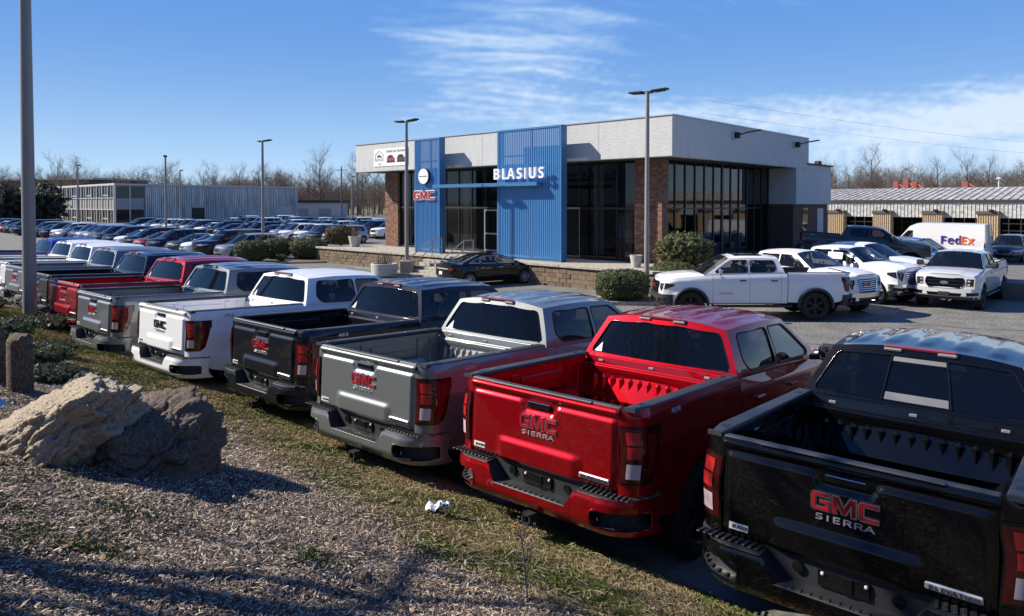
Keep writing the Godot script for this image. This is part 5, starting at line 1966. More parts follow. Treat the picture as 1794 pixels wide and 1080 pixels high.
func left_building() -> void:
	var t := thing("office_block", "long low warehouse of pale ribbed panels with a two storey glazed office end", "building", W(-75.5, LOT, 135))
	t.rotation.y = TURN
	var mb := MB.new()      # x: right end is 0, front runs left; z: 0 is the front, the long side runs back
	mb.box(Vector3(-19.8, 3.6, -19.0), Vector3(39.2, 7.2, 37.6))
	put("wall", mb.mesh(), mats.panel_core, t)
	mb = MB.new()
	mb.box(Vector3(-19.8, 7.38, -19.0), Vector3(40.2, 0.4, 38.4), Basis.IDENTITY, 0.03)
	put("roof_edge", mb.mesh(), mats.inner_light, t)
	# ribbed concrete panels along the side
	rng.seed = 3
	for k in 11:
		mb = MB.new()
		var z0 := -5.4 - k * 3.0
		for j in 8:
			var z := z0 - 0.18 - j * 0.37
			if k == 3 and j < 7:
				mb.box(Vector3(0.06, 5.0, z), Vector3(0.22, 4.3, 0.26), Basis.IDENTITY, 0.06)
			else:
				mb.box(Vector3(0.06, 3.6, z), Vector3(0.22, 7.15, 0.26), Basis.IDENTITY, 0.06)
		put("ribbed_panel", mb.mesh(), mats["rib%d" % (rng.randi() % 4)], t)
	mb = MB.new()
	mb.box(Vector3(0.02, 1.4, -15.7), Vector3(0.1, 2.8, 2.4))
	put("loading_door", mb.mesh(), mats.rubber, t)
	mb = MB.new()
	mb.box(Vector3(0.2, 1.5, -35.0), Vector3(0.2, 3.0, 3.2), Basis.IDENTITY, 0.02)
	put("side_door", mb.mesh(), mats.inner_light, t)
	# glazed office front and its return
	for face in 2:
		var n := 12 if face == 0 else 2
		var span := 39.2 if face == 0 else 5.2
		for i in n:
			for r in [[0.2, 2.5, true], [2.6, 4.75, false], [4.85, 6.9, true]]:
				mb = MB.new()
				var u := -(i + 0.5) * span / n
				var c := Vector3(u - 0.2, (r[0] + r[1]) / 2, 0.03) if face == 0 else Vector3(0.03, (r[0] + r[1]) / 2, u)
				var sz := Vector3(span / n - 0.2, r[1] - r[0], 0.06) if face == 0 else Vector3(0.06, r[1] - r[0], span / n - 0.2)
				mb.box(c, sz)
				var wo := put("window" if r[2] else "infill_panel", mb.mesh(), mats.pane_back if r[2] else mats.panel_grey, t)
				if r[2] and face == 0 and i % 3 == 1:
					mb = MB.new()
					mb.box(c + Vector3(0, -0.55, 0.05), Vector3(span / n - 0.3, 0.22, 0.06))
					put("window_bar", mb.mesh(), mats.inner_light, wo)
			mb = MB.new()
			var v := -i * span / n
			if face == 0:
				mb.box(Vector3(v - 0.2, 3.6, 0.12), Vector3(0.22, 7.2, 0.24))
				mb.box(Vector3(v - 0.2 - span / n / 2, 3.6, 0.08), Vector3(0.12, 7.2, 0.16))
			else:
				mb.box(Vector3(0.12, 3.6, v), Vector3(0.24, 7.2, 0.2))
			put("mullion", mb.mesh(), mats.inner_light, t)
	mb = MB.new()
	for y in [2.55, 4.8]:
		mb.box(Vector3(-19.8, y, 0.13), Vector3(39.2, 0.14, 0.2))
	put("sill", mb.mesh(), mats.inner_light, t)

func garage() -> void:
	var t := thing("service_garage", "long service garage with white ribbed metal fascia and open bays", "building", W(39.3, LOT, 66))
	t.rotation.y = TURN
	var mb := MB.new()
	mb.box(Vector3(0, 3.1, 0.05), Vector3(60, 1.45, 0.3))
	var fo := put("fascia", mb.mesh(), mats.metal_white, t)
	mb = MB.new()
	for i in 198:
		mb.box(Vector3(-29.8 + i * 0.303, 3.1, 0.22), Vector3(0.05, 1.43, 0.05), Basis.IDENTITY, 0.012)
	put("fascia_rib", mb.mesh(), mats.metal_white, fo)
	mb = MB.new()
	mb.box(Vector3(0, 3.92, 0.15), Vector3(60.4, 0.2, 0.5), Basis.IDENTITY, 0.02)
	put("gutter", mb.mesh(), mats.joint, t)
	mb = MB.new()
	mb.quad(Vector3(-30.2, 4.02, 0.4), Vector3(30.2, 4.02, 0.4), Vector3(30.2, 5.3, -9.0), Vector3(-30.2, 5.3, -9.0), Vector3.UP)
	mb.quad(Vector3(-30.2, 4.02, -18.4), Vector3(30.2, 4.02, -18.4), Vector3(30.2, 5.3, -9.0), Vector3(-30.2, 5.3, -9.0), Vector3.UP)
	var ro := put("roof", mb.mesh(), mats.roof_metal, t)
	mb = MB.new()
	for i in 100:
		var x := -30.0 + i * 0.606
		mb.tube([Vector3(x, 4.05, 0.42), Vector3(x, 5.33, -9.0)], [0.05], 4, false)
	put("roof_rib", mb.mesh(), mats.roof_metal, ro)
	for i in 14:
		var x := -30.1 + i * 4.3
		mb = MB.new()
		mb.box(Vector3(x, 1.35, 0.3), Vector3(1.6, 2.7, 0.9))
		var po := put("pier", mb.mesh(), mats.siding, t)
		mb = MB.new()
		for k in 9:
			mb.box(Vector3(x - 0.74 + k * 0.185, 1.35, 0.77), Vector3(0.06, 2.68, 0.05), Basis.IDENTITY, 0.01)
		put("siding_rib", mb.mesh(), mats.siding, po)
		mb = MB.new()
		mb.box(Vector3(x, 2.84, 0.34), Vector3(1.75, 0.30, 1.05), Basis.IDENTITY, 0.02)
		put("pier_cap", mb.mesh(), mats.brown_metal, po)
		mb = MB.new()
		mb.box(Vector3(x + 0.3, 3.05, 0.9), Vector3(0.4, 0.16, 0.3), Basis.IDENTITY, 0.04)
		put("wall_lamp", mb.mesh(), mats.dark_metal, po)
		mb = MB.new()
		for y in [0.62, 1.24, 1.86]:
			mb.box(Vector3(x + 2.15, y, -1.2), Vector3(2.7, 0.06, 0.06))
		for dx in [-0.9, 0.0, 0.9]:
			mb.box(Vector3(x + 2.15 + dx, 1.2, -1.22), Vector3(0.06, 2.4, 0.06))
		put("bay_door_frame", mb.mesh(), mats.inner_light if i % 3 else mats.joint, t)
	mb = MB.new()
	mb.box(Vector3(0, 2.0, -18.3), Vector3(60, 4.0, 0.2))
	mb.box(Vector3(-30, 2.0, -9.0), Vector3(0.2, 4.0, 18.4))
	mb.box(Vector3(30, 2.0, -9.0), Vector3(0.2, 4.0, 18.4))
	put("back_wall", mb.mesh(), mats.inner, t)
	for q in [[-6.0, 0.9], [-5.0, 1.15], [-4.2, 0.8], [0.5, 0.7]]:
		mb = MB.new()
		mb.box(Vector3(q[0], 5.2 + q[1] / 2, -10.5), Vector3(0.55, q[1], 0.55), Basis.IDENTITY, 0.06)
		mb.tube([Vector3(q[0], 5.4 + q[1] * 0.7, -10.5), Vector3(q[0] + 0.9, 5.3, -10.2)], [0.12], 6)
		put("roof_duct", mb.mesh(), mats.duct_red, t)
	mb = MB.new()
	mb.tube([Vector3(3.5, 5.2, -9.5), Vector3(3.5, 6.1, -9.5)], [0.08], 6)
	mb.box(Vector3(3.5, 6.15, -9.5), Vector3(0.4, 0.25, 0.4), Basis.IDENTITY, 0.06)
	mb.box(Vector3(7.0, 5.35, -9.5), Vector3(0.9, 0.3, 0.9), Basis.IDENTITY, 0.05)
	put("roof_vent", mb.mesh(), mats.inner_light, t)

const ORD = ["first", "second", "third", "fourth", "fifth", "sixth", "seventh", "eighth", "ninth", "tenth", "eleventh", "twelfth", "thirteenth", "fourteenth", "fifteenth", "sixteenth", "seventeenth", "eighteenth", "nineteenth", "twentieth", "twenty-first", "twenty-second", "twenty-third", "twenty-fourth", "twenty-fifth", "twenty-sixth", "twenty-seventh"]

# ---------------------------------------------------------------- sky and materials
func sky_panorama() -> ImageTexture:
	var w := 2048
	var h := 1024
	var im := Image.create(w, h, false, Image.FORMAT_RGB8)
	var nz := FastNoiseLite.new()
	nz.seed = 12
	nz.frequency = 1.0
	nz.fractal_octaves = 5
	nz.fractal_gain = 0.55
	var soft := FastNoiseLite.new()
	soft.seed = 30
	soft.frequency = 1.0
	soft.fractal_octaves = 3
	for j in h:
		var el := (0.5 - (j + 0.5) / h) * PI
		var s := sin(el)
		var base: Color
		if s >= 0.0:
			var k := 1.0 - pow(1.0 - s, 3.6)
			base = Color(0.78, 0.89, 0.97).lerp(Color(0.385, 0.585, 0.855), smoothstep(-0.10, 0.76, k)).lerp(Color(0.20, 0.37, 0.68), smoothstep(0.66, 1.0, k))
		else:
			base = Color(0.72, 0.84, 0.93).lerp(Color(0.20, 0.19, 0.17), smoothstep(0.0, -0.06, s))
		for i in w:
			var c := base
			if s > 0.012 and s < 0.9:
				var az := wrapf((i + 0.5) / w * TAU, -PI, PI)
				var d := 1.0 / tan(maxf(el, 0.02))
				d = minf(d, 14.0)
				var px := sin(az) * d
				var pz := cos(az) * d
				# streaks run along one wind direction
				var u := px * 0.93 + pz * 0.36
				var v := -px * 0.36 + pz * 0.93
				var wa := soft.get_noise_2d(px * 0.35, pz * 0.35)
				var cover := soft.get_noise_2d(px * 0.22 + 7.0, pz * 0.16 - 3.0) * 0.7 - 0.16
				cover += 0.80 * exp(-pow((az - 0.03) / 0.19, 2.0) - pow((el - 0.20) / 0.08, 2.0))
				cover += 1.0 * exp(-pow((az - 0.62) / 0.40, 2.0) - pow((el - 0.085) / 0.055, 2.0))
				cover += 0.5 * exp(-pow((az - 0.50) / 0.26, 2.0) - pow((el - 0.262) / 0.018, 2.0))
				cover -= 0.85 * smoothstep(-0.14, -0.30, az) * smoothstep(-1.3, -0.9, az)
				var st := nz.get_noise_2d(u * 0.55 + wa * 0.7, v * 3.0 + wa * 1.6)
				var fi := nz.get_noise_2d(u * 1.7 + 40.0 + wa, v * 8.5 + wa * 2.0)
				var a := smoothstep(0.0, 1.15, cover * 1.1 + st * 0.52 + fi * 0.36)
				a = minf(a * 0.92, 0.85)
				c = c.lerp(Color(0.86, 0.91, 0.98), a)
			im.set_pixel(i, j, Color(c.r, c.g, c.b))
	return ImageTexture.create_from_image(im)

func base_mats() -> void:
	mat("black_plastic", lin(.022, .023, .025), 0.55)
	mat("rail_cap", lin(.035, .037, .042), 0.5)
	mat("black_gloss", lin(.008, .008, .009), 0.12)
	mat("rubber", lin(.012, .012, .013), 0.5)
	mat("under", lin(.012, .012, .013), 0.9)
	mat("interior", lin(.02, .02, .022), 0.8)
	mat("tyre", lin(.018, .018, .019), 0.85)
	mat("chrome", lin(.75, .76, .78), 0.12, 1.0)
	mat("letter_silver", lin(.72, .73, .75), 0.32, 0.7)
	mat("mirror", lin(.8, .8, .8), 0.02, 1.0)
	mat("rim_silver", lin(.5, .51, .53), 0.3, 0.8)
	mat("rim_dark", lin(.03, .03, .032), 0.3, 0.4)
	mat("emblem_red", lin(.36, .010, .02), 0.25)
	mat("emblem_black", lin(.02, .02, .022), 0.25)
	mat("emblem_grey", lin(.25, .27, .3), 0.3, 0.4)
	mat("badge_dark", lin(.05, .05, .06), 0.4)
	mat("slider_grey", lin(.16, .17, .18), 0.5)
	mat("sticker", lin(.75, .75, .74), 0.5)
	mat("lamp_grey", lin(.25, .25, .26), 0.35)
	mat("grille_back", lin(.008, .008, .009), 0.4)
	mat("lamp_dark", lin(.02, .021, .024), 0.06)
	mat("lamp_clear", lin(.6, .62, .65), 0.1, 0.5)
	mat("lamp_amber", lin(.55, .35, .2), 0.15)
	for q in [["lens_red", lin(.055, .004, .005)], ["lens_bright", lin(.45, .02, .02)], ["lens_mid", lin(.13, .006, .008)], ["lens_white", lin(.62, .5, .5)], ["lens_dull", lin(.25, .05, .06)], ["lens_pale", lin(.5, .42, .46)]]:
		var m := mat(q[0], q[1], 0.1)
		m.clearcoat_enabled = true
		m.clearcoat = 0.6
		m.clearcoat_roughness = 0.03
	glass("tint", lin(.006, .008, .009) - Color(0, 0, 0, 0.30))
	glass("rear_tint", lin(.003, .004, .005) - Color(0, 0, 0, 0.12))
	glass("tint_clear", lin(.01, .014, .014) - Color(0, 0, 0, 0.6))
	glass("pane", lin(.004, .005, .006) - Color(0, 0, 0, 0.38))
	mat("pane_back", lin(.012, .014, .017), 0.05)
	var fine := noise_tex(51, 0.06, 5, [[0.0, 0.5, 1.0], [Color(.86, .86, .86), Color(.95, .95, .95), Color(1, 1, 1)]])
	var grime := noise_tex(52, 0.02, 5, [[0.0, 0.4, 0.62, 1.0], [Color(.62, .60, .57), Color(.88, .87, .85), Color(.98, .98, .97), Color(1, 1, 1)]])
	var nb := noise_tex(53, 0.12, 4, [], 512, true, 5.0)
	rough_mat("stucco", lin(.55, .56, .55), noise_tex(59, 0.012, 6, [[0.0, 0.35, 0.55, 1.0], [Color(.92, .92, .915), Color(.965, .965, .96), Color(.99, .99, .985), Color(1, 1, 1)]]), 3.4, nb, 0.3, 0.9).uv1_scale = Vector3(0.42, 0.13, 0.42)
	rough_mat("concrete", lin(.46, .425, .36), grime, 2.6, nb, 0.4, 0.9)
	rough_mat("concrete_stained", lin(.52, .47, .39), noise_tex(54, 0.03, 4, [[0.0, 0.45, 0.6, 1.0], [Color(.62, .42, .24), Color(.9, .84, .76), Color(1, 1, 1), Color(1, 1, 1)]]), 0.9, nb, 0.4, 0.9)
	mats["planter"] = rough_mat("planter_concrete", lin(.56, .55, .52), grime, 1.1, nb, 0.4, 0.9)
	mat("joint", lin(.05, .052, .055), 0.8)
	mat("alu", lin(.55, .55, .54), 0.35, 0.7)
	mat("steel", lin(.42, .42, .42), 0.35, 0.8)
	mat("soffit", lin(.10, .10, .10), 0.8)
	mat("roofing", lin(.14, .14, .135), 0.9)
	mat("mortar", lin(.19, .155, .12), 0.95)
	var bm := rough_mat("brick", Color.WHITE, fine, 0.5, nb, 0.5, 0.9)
	bm.vertex_color_use_as_albedo = true
	rough_mat("brick_wall", lin(.17, .10, .075), noise_tex(55, 0.08, 4, [[0.0, 0.5, 1.0], [Color(.6, .6, .6), Color(.85, .85, .85), Color(1, 1, 1)]]), 0.9, nb, 0.6, 0.9)
	var bt := noise_tex(56, 0.05, 5, [[0.0, 0.45, 1.0], [Color(.55, .52, .5), Color(.85, .83, .8), Color(1, 1, 1)]])
	for q in [[0, .27, .205, .14], [1, .31, .24, .17], [2, .22, .165, .115], [3, .28, .225, .165]]:
		rough_mat("block%d" % q[0], lin(q[1], q[2], q[3]), bt, 0.55, nb, 0.9, 0.95)
	mat("mullion", lin(.035, .033, .032), 0.45, 0.3)
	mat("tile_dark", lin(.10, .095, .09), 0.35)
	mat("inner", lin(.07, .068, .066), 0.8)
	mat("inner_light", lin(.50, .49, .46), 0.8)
	mat("dark_metal", lin(.022, .021, .021), 0.5, 0.3)
	mat("blue_metal", lin(.05, .175, .38), 0.4, 0.1)
	mat("blue_light", lin(.10, .30, .62), 0.35, 0.2)
	var bs := mat("blue_screen", lin(.085, .285, .58) - Color(0, 0, 0, 0.14), 0.45, 0.1)
	bs.transparency = BaseMaterial3D.TRANSPARENCY_ALPHA
	mat("sign_white", lin(.82, .82, .82), 0.4)
	mat("print_red", lin(.28, .05, .05), 0.6)
	mat("poster", lin(.35, .20, .12), 0.6)
	mat("poster_top", lin(.30, .33, .36), 0.6)
	mat("pole", lin(.27, .255, .235), 0.5, 0.2)
	mat("panel_core", lin(.30, .30, .29), 0.9)
	mat("panel_grey", lin(.30, .305, .30), 0.7)
	var streak := noise_tex(57, 0.01, 4, [[0.0, 0.4, 0.6, 1.0], [Color(.7, .7, .7), Color(.86, .86, .85), Color(.96, .96, .95), Color(1, 1, 1)]])
	for q in [[0, .78, .78, .755], [1, .72, .725, .71], [2, .82, .81, .78], [3, .66, .675, .67]]:
		var rm := rough_mat("rib%d" % q[0], lin(q[1], q[2], q[3]), streak, 9.0, null, 0.0, 0.9)
		rm.uv1_scale = Vector3(0.16, 0.03, 0.16)
	rough_mat("metal_white", lin(.62, .62, .60), grime, 4.0, null, 0.0, 0.5)
	rough_mat("roof_metal", lin(.55, .545, .52), noise_tex(58, 0.015, 5, [[0.0, 0.4, 0.6, 1.0], [Color(.5, .48, .45), Color(.8, .78, .75), Color(.95, .95, .94), Color(1, 1, 1)]]), 7.0, null, 0.0, 0.6)
	rough_mat("siding", lin(.56, .42, .26), grime, 1.6, null, 0.0, 0.7)
	mat("brown_metal", lin(.10, .085, .07), 0.6)
	mat("duct_red", lin(.30, .075, .05), 0.7)
	mats["bark"] = rough_mat("bark_wood", lin(.17, .135, .105), bt, 0.8, nb, 1.0, 0.95, false)
	mat("twig", lin(.15, .115, .085), 0.95)
	mat("twig_red", lin(.155, .095, .07), 0.95)
	mat("twig_grey", lin(.19, .165, .135), 0.95)
	for q in [["hedge_green", .055, .072, .020], ["juniper", .040, .062, .022], ["bush_green", .085, .095, .028], ["hedge_brown", .105, .072, .035], ["evergreen", .018, .026, .016]]:
		var m := mat(q[0], lin(q[1], q[2], q[3]), 0.7)
		m.backlight_enabled = true
		m.backlight = Color(.25, .25, .2)
	rough_mat("rock_tan", lin(.47, .435, .385), noise_tex(61, 0.025, 6, [[0.0, 0.32, 0.5, 0.68, 1.0], [lin(.10, .085, .07), lin(.34, .29, .23), lin(.72, .64, .52), lin(.98, .88, .70), lin(1, .96, .86)]], 1024), 0.9, noise_tex(62, 0.05, 6, [], 1024, true, 8.0), 0.8, 0.95, false).uv1_scale = Vector3(1.8, 4.6, 1.8)
	rough_mat("rock_dark", lin(.24, .205, .17), noise_tex(63, 0.025, 6, [[0.0, 0.35, 0.55, 0.75, 1.0], [lin(.08, .07, .06), lin(.26, .23, .2), lin(.5, .45, .4), lin(.85, .76, .64), lin(1, .95, .85)]], 1024), 0.9, noise_tex(64, 0.05, 6, [], 1024, true, 8.0), 0.8, 0.95, false).uv1_scale = Vector3(1.8, 4.0, 1.8)
	var wood := rough_mat("post_wood", lin(.20, .16, .12), noise_tex(65, 0.04, 5, [[0.0, 0.4, 0.6, 1.0], [lin(.08, .07, .06), lin(.35, .32, .28), lin(.9, .86, .78), lin(1, 1, 1)]]), 0.5, noise_tex(66, 0.08, 5, [], 512, true, 10.0), 0.8, 0.95, false)
	wood.uv1_scale = Vector3(5.0, 0.55, 5.0)
	mat("litter_white", lin(.72, .73, .75), 0.7)
	mat("litter_blue", lin(.10, .30, .48), 0.7)
	mat("wire", lin(.03, .03, .03), 0.7)
	mat("purple", lin(.055, .02, .20), 0.5)
	mat("orange", lin(.75, .17, .02), 0.5)

func face(o: Node3D, x: float, z: float, y: float, fx: float, fz: float, pitch := 0.0) -> void:
	o.position = W(x, y, z)
	o.rotation = Vector3(pitch, atan2(-fx, fz), 0)

# ---------------------------------------------------------------- the scene
func _ready() -> void:
	var cam := Camera3D.new()
	cam.name = "camera"
	cam.projection = Camera3D.PROJECTION_FRUSTUM
	cam.near = 0.1
	cam.far = 6000.0
	cam.size = 1080.0 / 1244.0 * 0.1
	cam.frustum_offset = Vector2(0, -153.0 / 1244.0 * 0.1)
	add_child(cam)
	cam.position = Vector3(0, 3.0, 0)
	cam.rotation.x = -atan(29.0 / 1244.0)
	var we := WorldEnvironment.new()
	we.name = "environment"
	var env := Environment.new()
	env.tonemap_mode = Environment.TONE_MAPPER_LINEAR
	env.tonemap_exposure = 1.6
	env.background_mode = Environment.BG_SKY
	var sm := PanoramaSkyMaterial.new()
	sm.panorama = sky_panorama()
	env.sky = Sky.new()
	env.sky.sky_material = sm
	env.background_energy_multiplier = 0.70
	env.sdfgi_enabled = true
	env.ssao_enabled = true
	env.ssil_enabled = true
	we.environment = env
	add_child(we)
	var sun := DirectionalLight3D.new()
	sun.name = "sun"
	sun.light_energy = 1.55
	sun.light_color = Color(1.0, 0.965, 0.91)
	sun.light_angular_distance = 0.5
	sun.shadow_enabled = true
	add_child(sun)
	sun.look_at_from_position(Vector3.ZERO, -Vector3(-1.0, 0.79, -0.17), Vector3.UP)

	base_mats()
	build_ground()
	platform()
	showroom()
	signs()
	left_building()
	garage()
	far_building()
	woods()
	lot_furniture()
	foreground()
	row_of_pickups()
	right_group()
	lot_cars()
	build_ground_cover()

func far_building() -> void:
	var t := thing("flat_roofed_hall", "long brown flat roofed hall far behind the warehouse", "building", W(-148, -1.0, 222))
	t.rotation.y = TURN * 0.4
	var mb := MB.new()
	mb.box(Vector3(0, 5.6, 0), Vector3(66, 11.2, 20))
	put("wall", mb.mesh(), mats.brown_metal, t)
	mb = MB.new()
	mb.box(Vector3(0, 11.3, 0), Vector3(67, 0.5, 21))
	put("roof_edge", mb.mesh(), mats.inner_light, t)
	var h := thing("roadside_shed", "small pale shed by the bare trees left of the showroom", "building", W(-52, -1.0, 190))
	mb = MB.new()
	mb.box(Vector3(0, 2.2, 0), Vector3(14, 4.4, 8))
	put("wall", mb.mesh(), mats.inner_light, h)
	mb = MB.new()
	mb.box(Vector3(0, 4.7, 0), Vector3(15, 0.7, 9))
	put("roof", mb.mesh(), mats.joint, h)
	mb = MB.new()
	mb.box(Vector3(-3, 1.4, 4.02), Vector3(3.2, 2.8, 0.1))
	mb.box(Vector3(3, 1.4, 4.02), Vector3(3.2, 2.8, 0.1))
	put("door", mb.mesh(), mats.panel_grey, h)

func woods() -> void:
	# five kinds of bare tree, then copies of them
	var kinds := []
	for k in 5:
		kinds.append(bare_tree("bare_tree", [17.0, 14.0, 19.0, 12.0, 16.0][k], [0.26, 0.2, 0.3, 0.17, 0.24][k], 100 + k, [0.28, 0.2, 0.34, 0.15, 0.25][k], 4, 0.06))
	var spots := []
	# [x, z, kind, scale]
	for q in [[-58, 215, 0, 1.12], [-49, 225, 2, 1.0], [-75, 230, 1, 1.0], [-84, 235, 4, 1.05], [-91, 238, 1, 1.15], [-101, 240, 0, 0.95], [-68, 222, 3, 1.1],
			[-122, 250, 4, 1.15], [-150, 245, 2, 1.05], [-160, 250, 0, 1.1], [-172, 255, 1, 1.2], [-138, 262, 4, 1.1], [-112, 258, 3, 1.3],
			[-143, 190, 0, 0.85], [-150, 196, 4, 0.9], [-135, 185, 3, 0.95],
			[-43, 205, 4, 0.9], [-39, 200, 1, 1.0], [-34, 198, 3, 1.1], [-31, 210, 0, 0.9], [-46, 196, 1, 0.85], [-53, 200, 3, 0.95],
			[76, 150, 0, 0.86], [66, 150, 3, 1.0], [70, 158, 1, 0.9], [84, 155, 4, 0.75], [90, 150, 2, 0.70], [96, 150, 0, 0.78], [102, 152, 2, 0.72], [61, 148, 1, 0.8], [108, 150, 1, 0.85], [114, 155, 4, 0.8], [120, 150, 3, 1.0], [72, 165, 4, 0.8], [126, 160, 0, 0.8]]:
		spots.append(q)
	var i := 0
	for q in spots:
		var o: Node3D = kinds[q[2]]
		var r: Node3D = o.duplicate()
		r.name = numbered("bare_tree")
		add_child(r)
		r.position = W(q[0], -1.0, q[1])
		r.rotation.y = i * 1.7
		r.scale = Vector3.ONE * q[3]
		var shape: String = ["spreading", "bushy crowned", "high branched", "low forked", "upright"][q[2]]
		var where := "behind the long warehouse" if q[0] < -62 else ("left of the showroom" if q[0] < 0 else "behind the service garage")
		var nth := 1
		for e in spots:
			if (e[0] < -62) == (q[0] < -62) and (e[0] < 0) == (q[0] < 0) and float(e[0]) / e[1] < float(q[0]) / q[1]:
				nth += 1
		tag(r, "%s bare tree, %s from the left of those %s" % [shape, ORD[nth - 1], where], "tree", "bare trees at the edge of the woods")
		i += 1
	for k in kinds.size():      # the originals stand behind the camera, where the windows mirror them
		var o: Node3D = kinds[k]
		o.position = W([-14.0, -5.0, 4.0, 12.0, 20.0][k], 0.9, [-30.0, -34.0, -29.0, -36.0, -31.0][k])
		tag(o, "bare tree behind the photographer, %s" % ["farthest to the west", "second from the west", "in the middle", "second from the east", "farthest to the east"][k], "tree", "bare trees behind the camera")
	var sh := bare_tree("bare_tree", 9.0, 0.13, 140, 0.16, 4, 0.03)
	sh.position = W(-6.2, 1.35, 2.78)
	sh.rotation.x = -0.42
	tag(sh, "slim leaning bare tree on the bank just outside the picture's left edge", "tree")
	# the far mass of the woods
	var tb := MB.new()
	var src: Node3D = kinds[1]
	for part in src.get_children():
		var a: Array = part.mesh.surface_get_arrays(0)
		tb.v.append_array(a[Mesh.ARRAY_VERTEX])
		tb.n.append_array(a[Mesh.ARRAY_NORMAL])
	var whole := tb.mesh()
	rng.seed = 8
	for m in 3:
		var xf := []
		for k in 440:
			var az := lerpf(-0.72, 0.80, rng.randf())
			var d := rng.randf_range(215, 330) if az < 0.28 else rng.randf_range(165, 250)
			if az > -0.1 and az < 0.25:
				continue
			var s := rng.randf_range(0.46, 0.95) * (1.0 if az < 0.2 else 0.86)
			xf.append(Transform3D(Basis(Vector3.UP, rng.randf() * TAU).scaled(Vector3(s * 1.25, s, s * 1.25)), W(sin(az) * d, -1.0, cos(az) * d)))
		var mm := MultiMesh.new()
		mm.transform_format = MultiMesh.TRANSFORM_3D
		mm.mesh = whole
		mm.instance_count = xf.size()
		for k in xf.size():
			mm.set_instance_transform(k, xf[k])
		var o := MultiMeshInstance3D.new()
		o.multimesh = mm
		o.material_override = [mats.twig, mats.twig_red, mats.twig_grey][m]
		o.name = numbered("woods")
		add_child(o)
		tag(o, ["brown mass of far bare woods along the horizon", "reddish brown mass of far bare woods along the horizon", "grey mass of far bare woods along the horizon"][m], "", "", "stuff")
	# the wood on the photographer's side, which the rear windows mirror
	var bx := []
	for k in 90:
		bx.append(Transform3D(Basis(Vector3.UP, rng.randf() * TAU).scaled(Vector3.ONE * rng.randf_range(0.8, 1.25)), W(rng.randf_range(-42, 44), 1.0, rng.randf_range(-52, -25))))
	var bm := MultiMesh.new()
	bm.transform_format = MultiMesh.TRANSFORM_3D
	bm.mesh = whole
	bm.instance_count = bx.size()
	for k in bx.size():
		bm.set_instance_transform(k, bx[k])
	var bo := MultiMeshInstance3D.new()
	bo.multimesh = bm
	bo.material_override = mats.twig
	bo.name = numbered("woods")
	add_child(bo)
	tag(bo, "bare wood behind the photographer", "", "", "stuff")
	# dark evergreens at the left
	rng.seed = 4
	for q in [[-93.5, 129, 5.2, 4.2], [-98.5, 131, 5.4, 4.6], [-88.5, 132, 4.6, 3.7], [-104.5, 131, 5.6, 5.0], [-91, 137, 5.4, 4.4]]:
		var idx := int(taken.get("evergreen", -1)) + 1
		shrub("evergreen", "dark evergreen beside the glazed office, %s of five" % ["third from the left", "second from the left", "rightmost", "leftmost", "fourth from the left"][idx], W(q[0], -1.0, q[1]), Vector3(q[2], q[3], q[2] * 0.8), 7000, 0.42, mats.evergreen, 2.6, 0.42, "dark evergreens by the office")
	# power lines
	for k in 2:
		var mb := MB.new()
		var pts := []
		for j in 25:
			var f := j / 24.0
			pts.append(W(lerpf(20, 130, f), lerpf(14.0 - k * 1.4, 13.0 - k * 1.6, f) - 2.0 * sin(f * PI), lerpf(75, 125, f)))
		mb.tube(pts, [0.010], 4)
		var o := obj("power_line", mb, mats.wire)
		tag(o, ["upper overhead wire crossing the sky behind the showroom", "lower overhead wire crossing the sky behind the showroom"][k], "wire")

func kerbed_island(label: String, pts: Array, y: float) -> void:
	var mb := MB.new()
	var poly := rpoly(pts, 1.1, 5)
	mb.prism(poly, func(p): return W(p.x, y - 0.1, p.y), Vector3(0, 0.22, 0))
	var o := struct("kerbed_island", mb, mats.concrete, label)
	mb = MB.new()
	for q in Geometry2D.offset_polygon(poly, -0.16):
		mb.prism(q, func(p): return W(p.x, y + 0.1, p.y), Vector3(0, 0.024, 0))
	put("planting_soil", mb.mesh(), mats.mulch_soil, o)

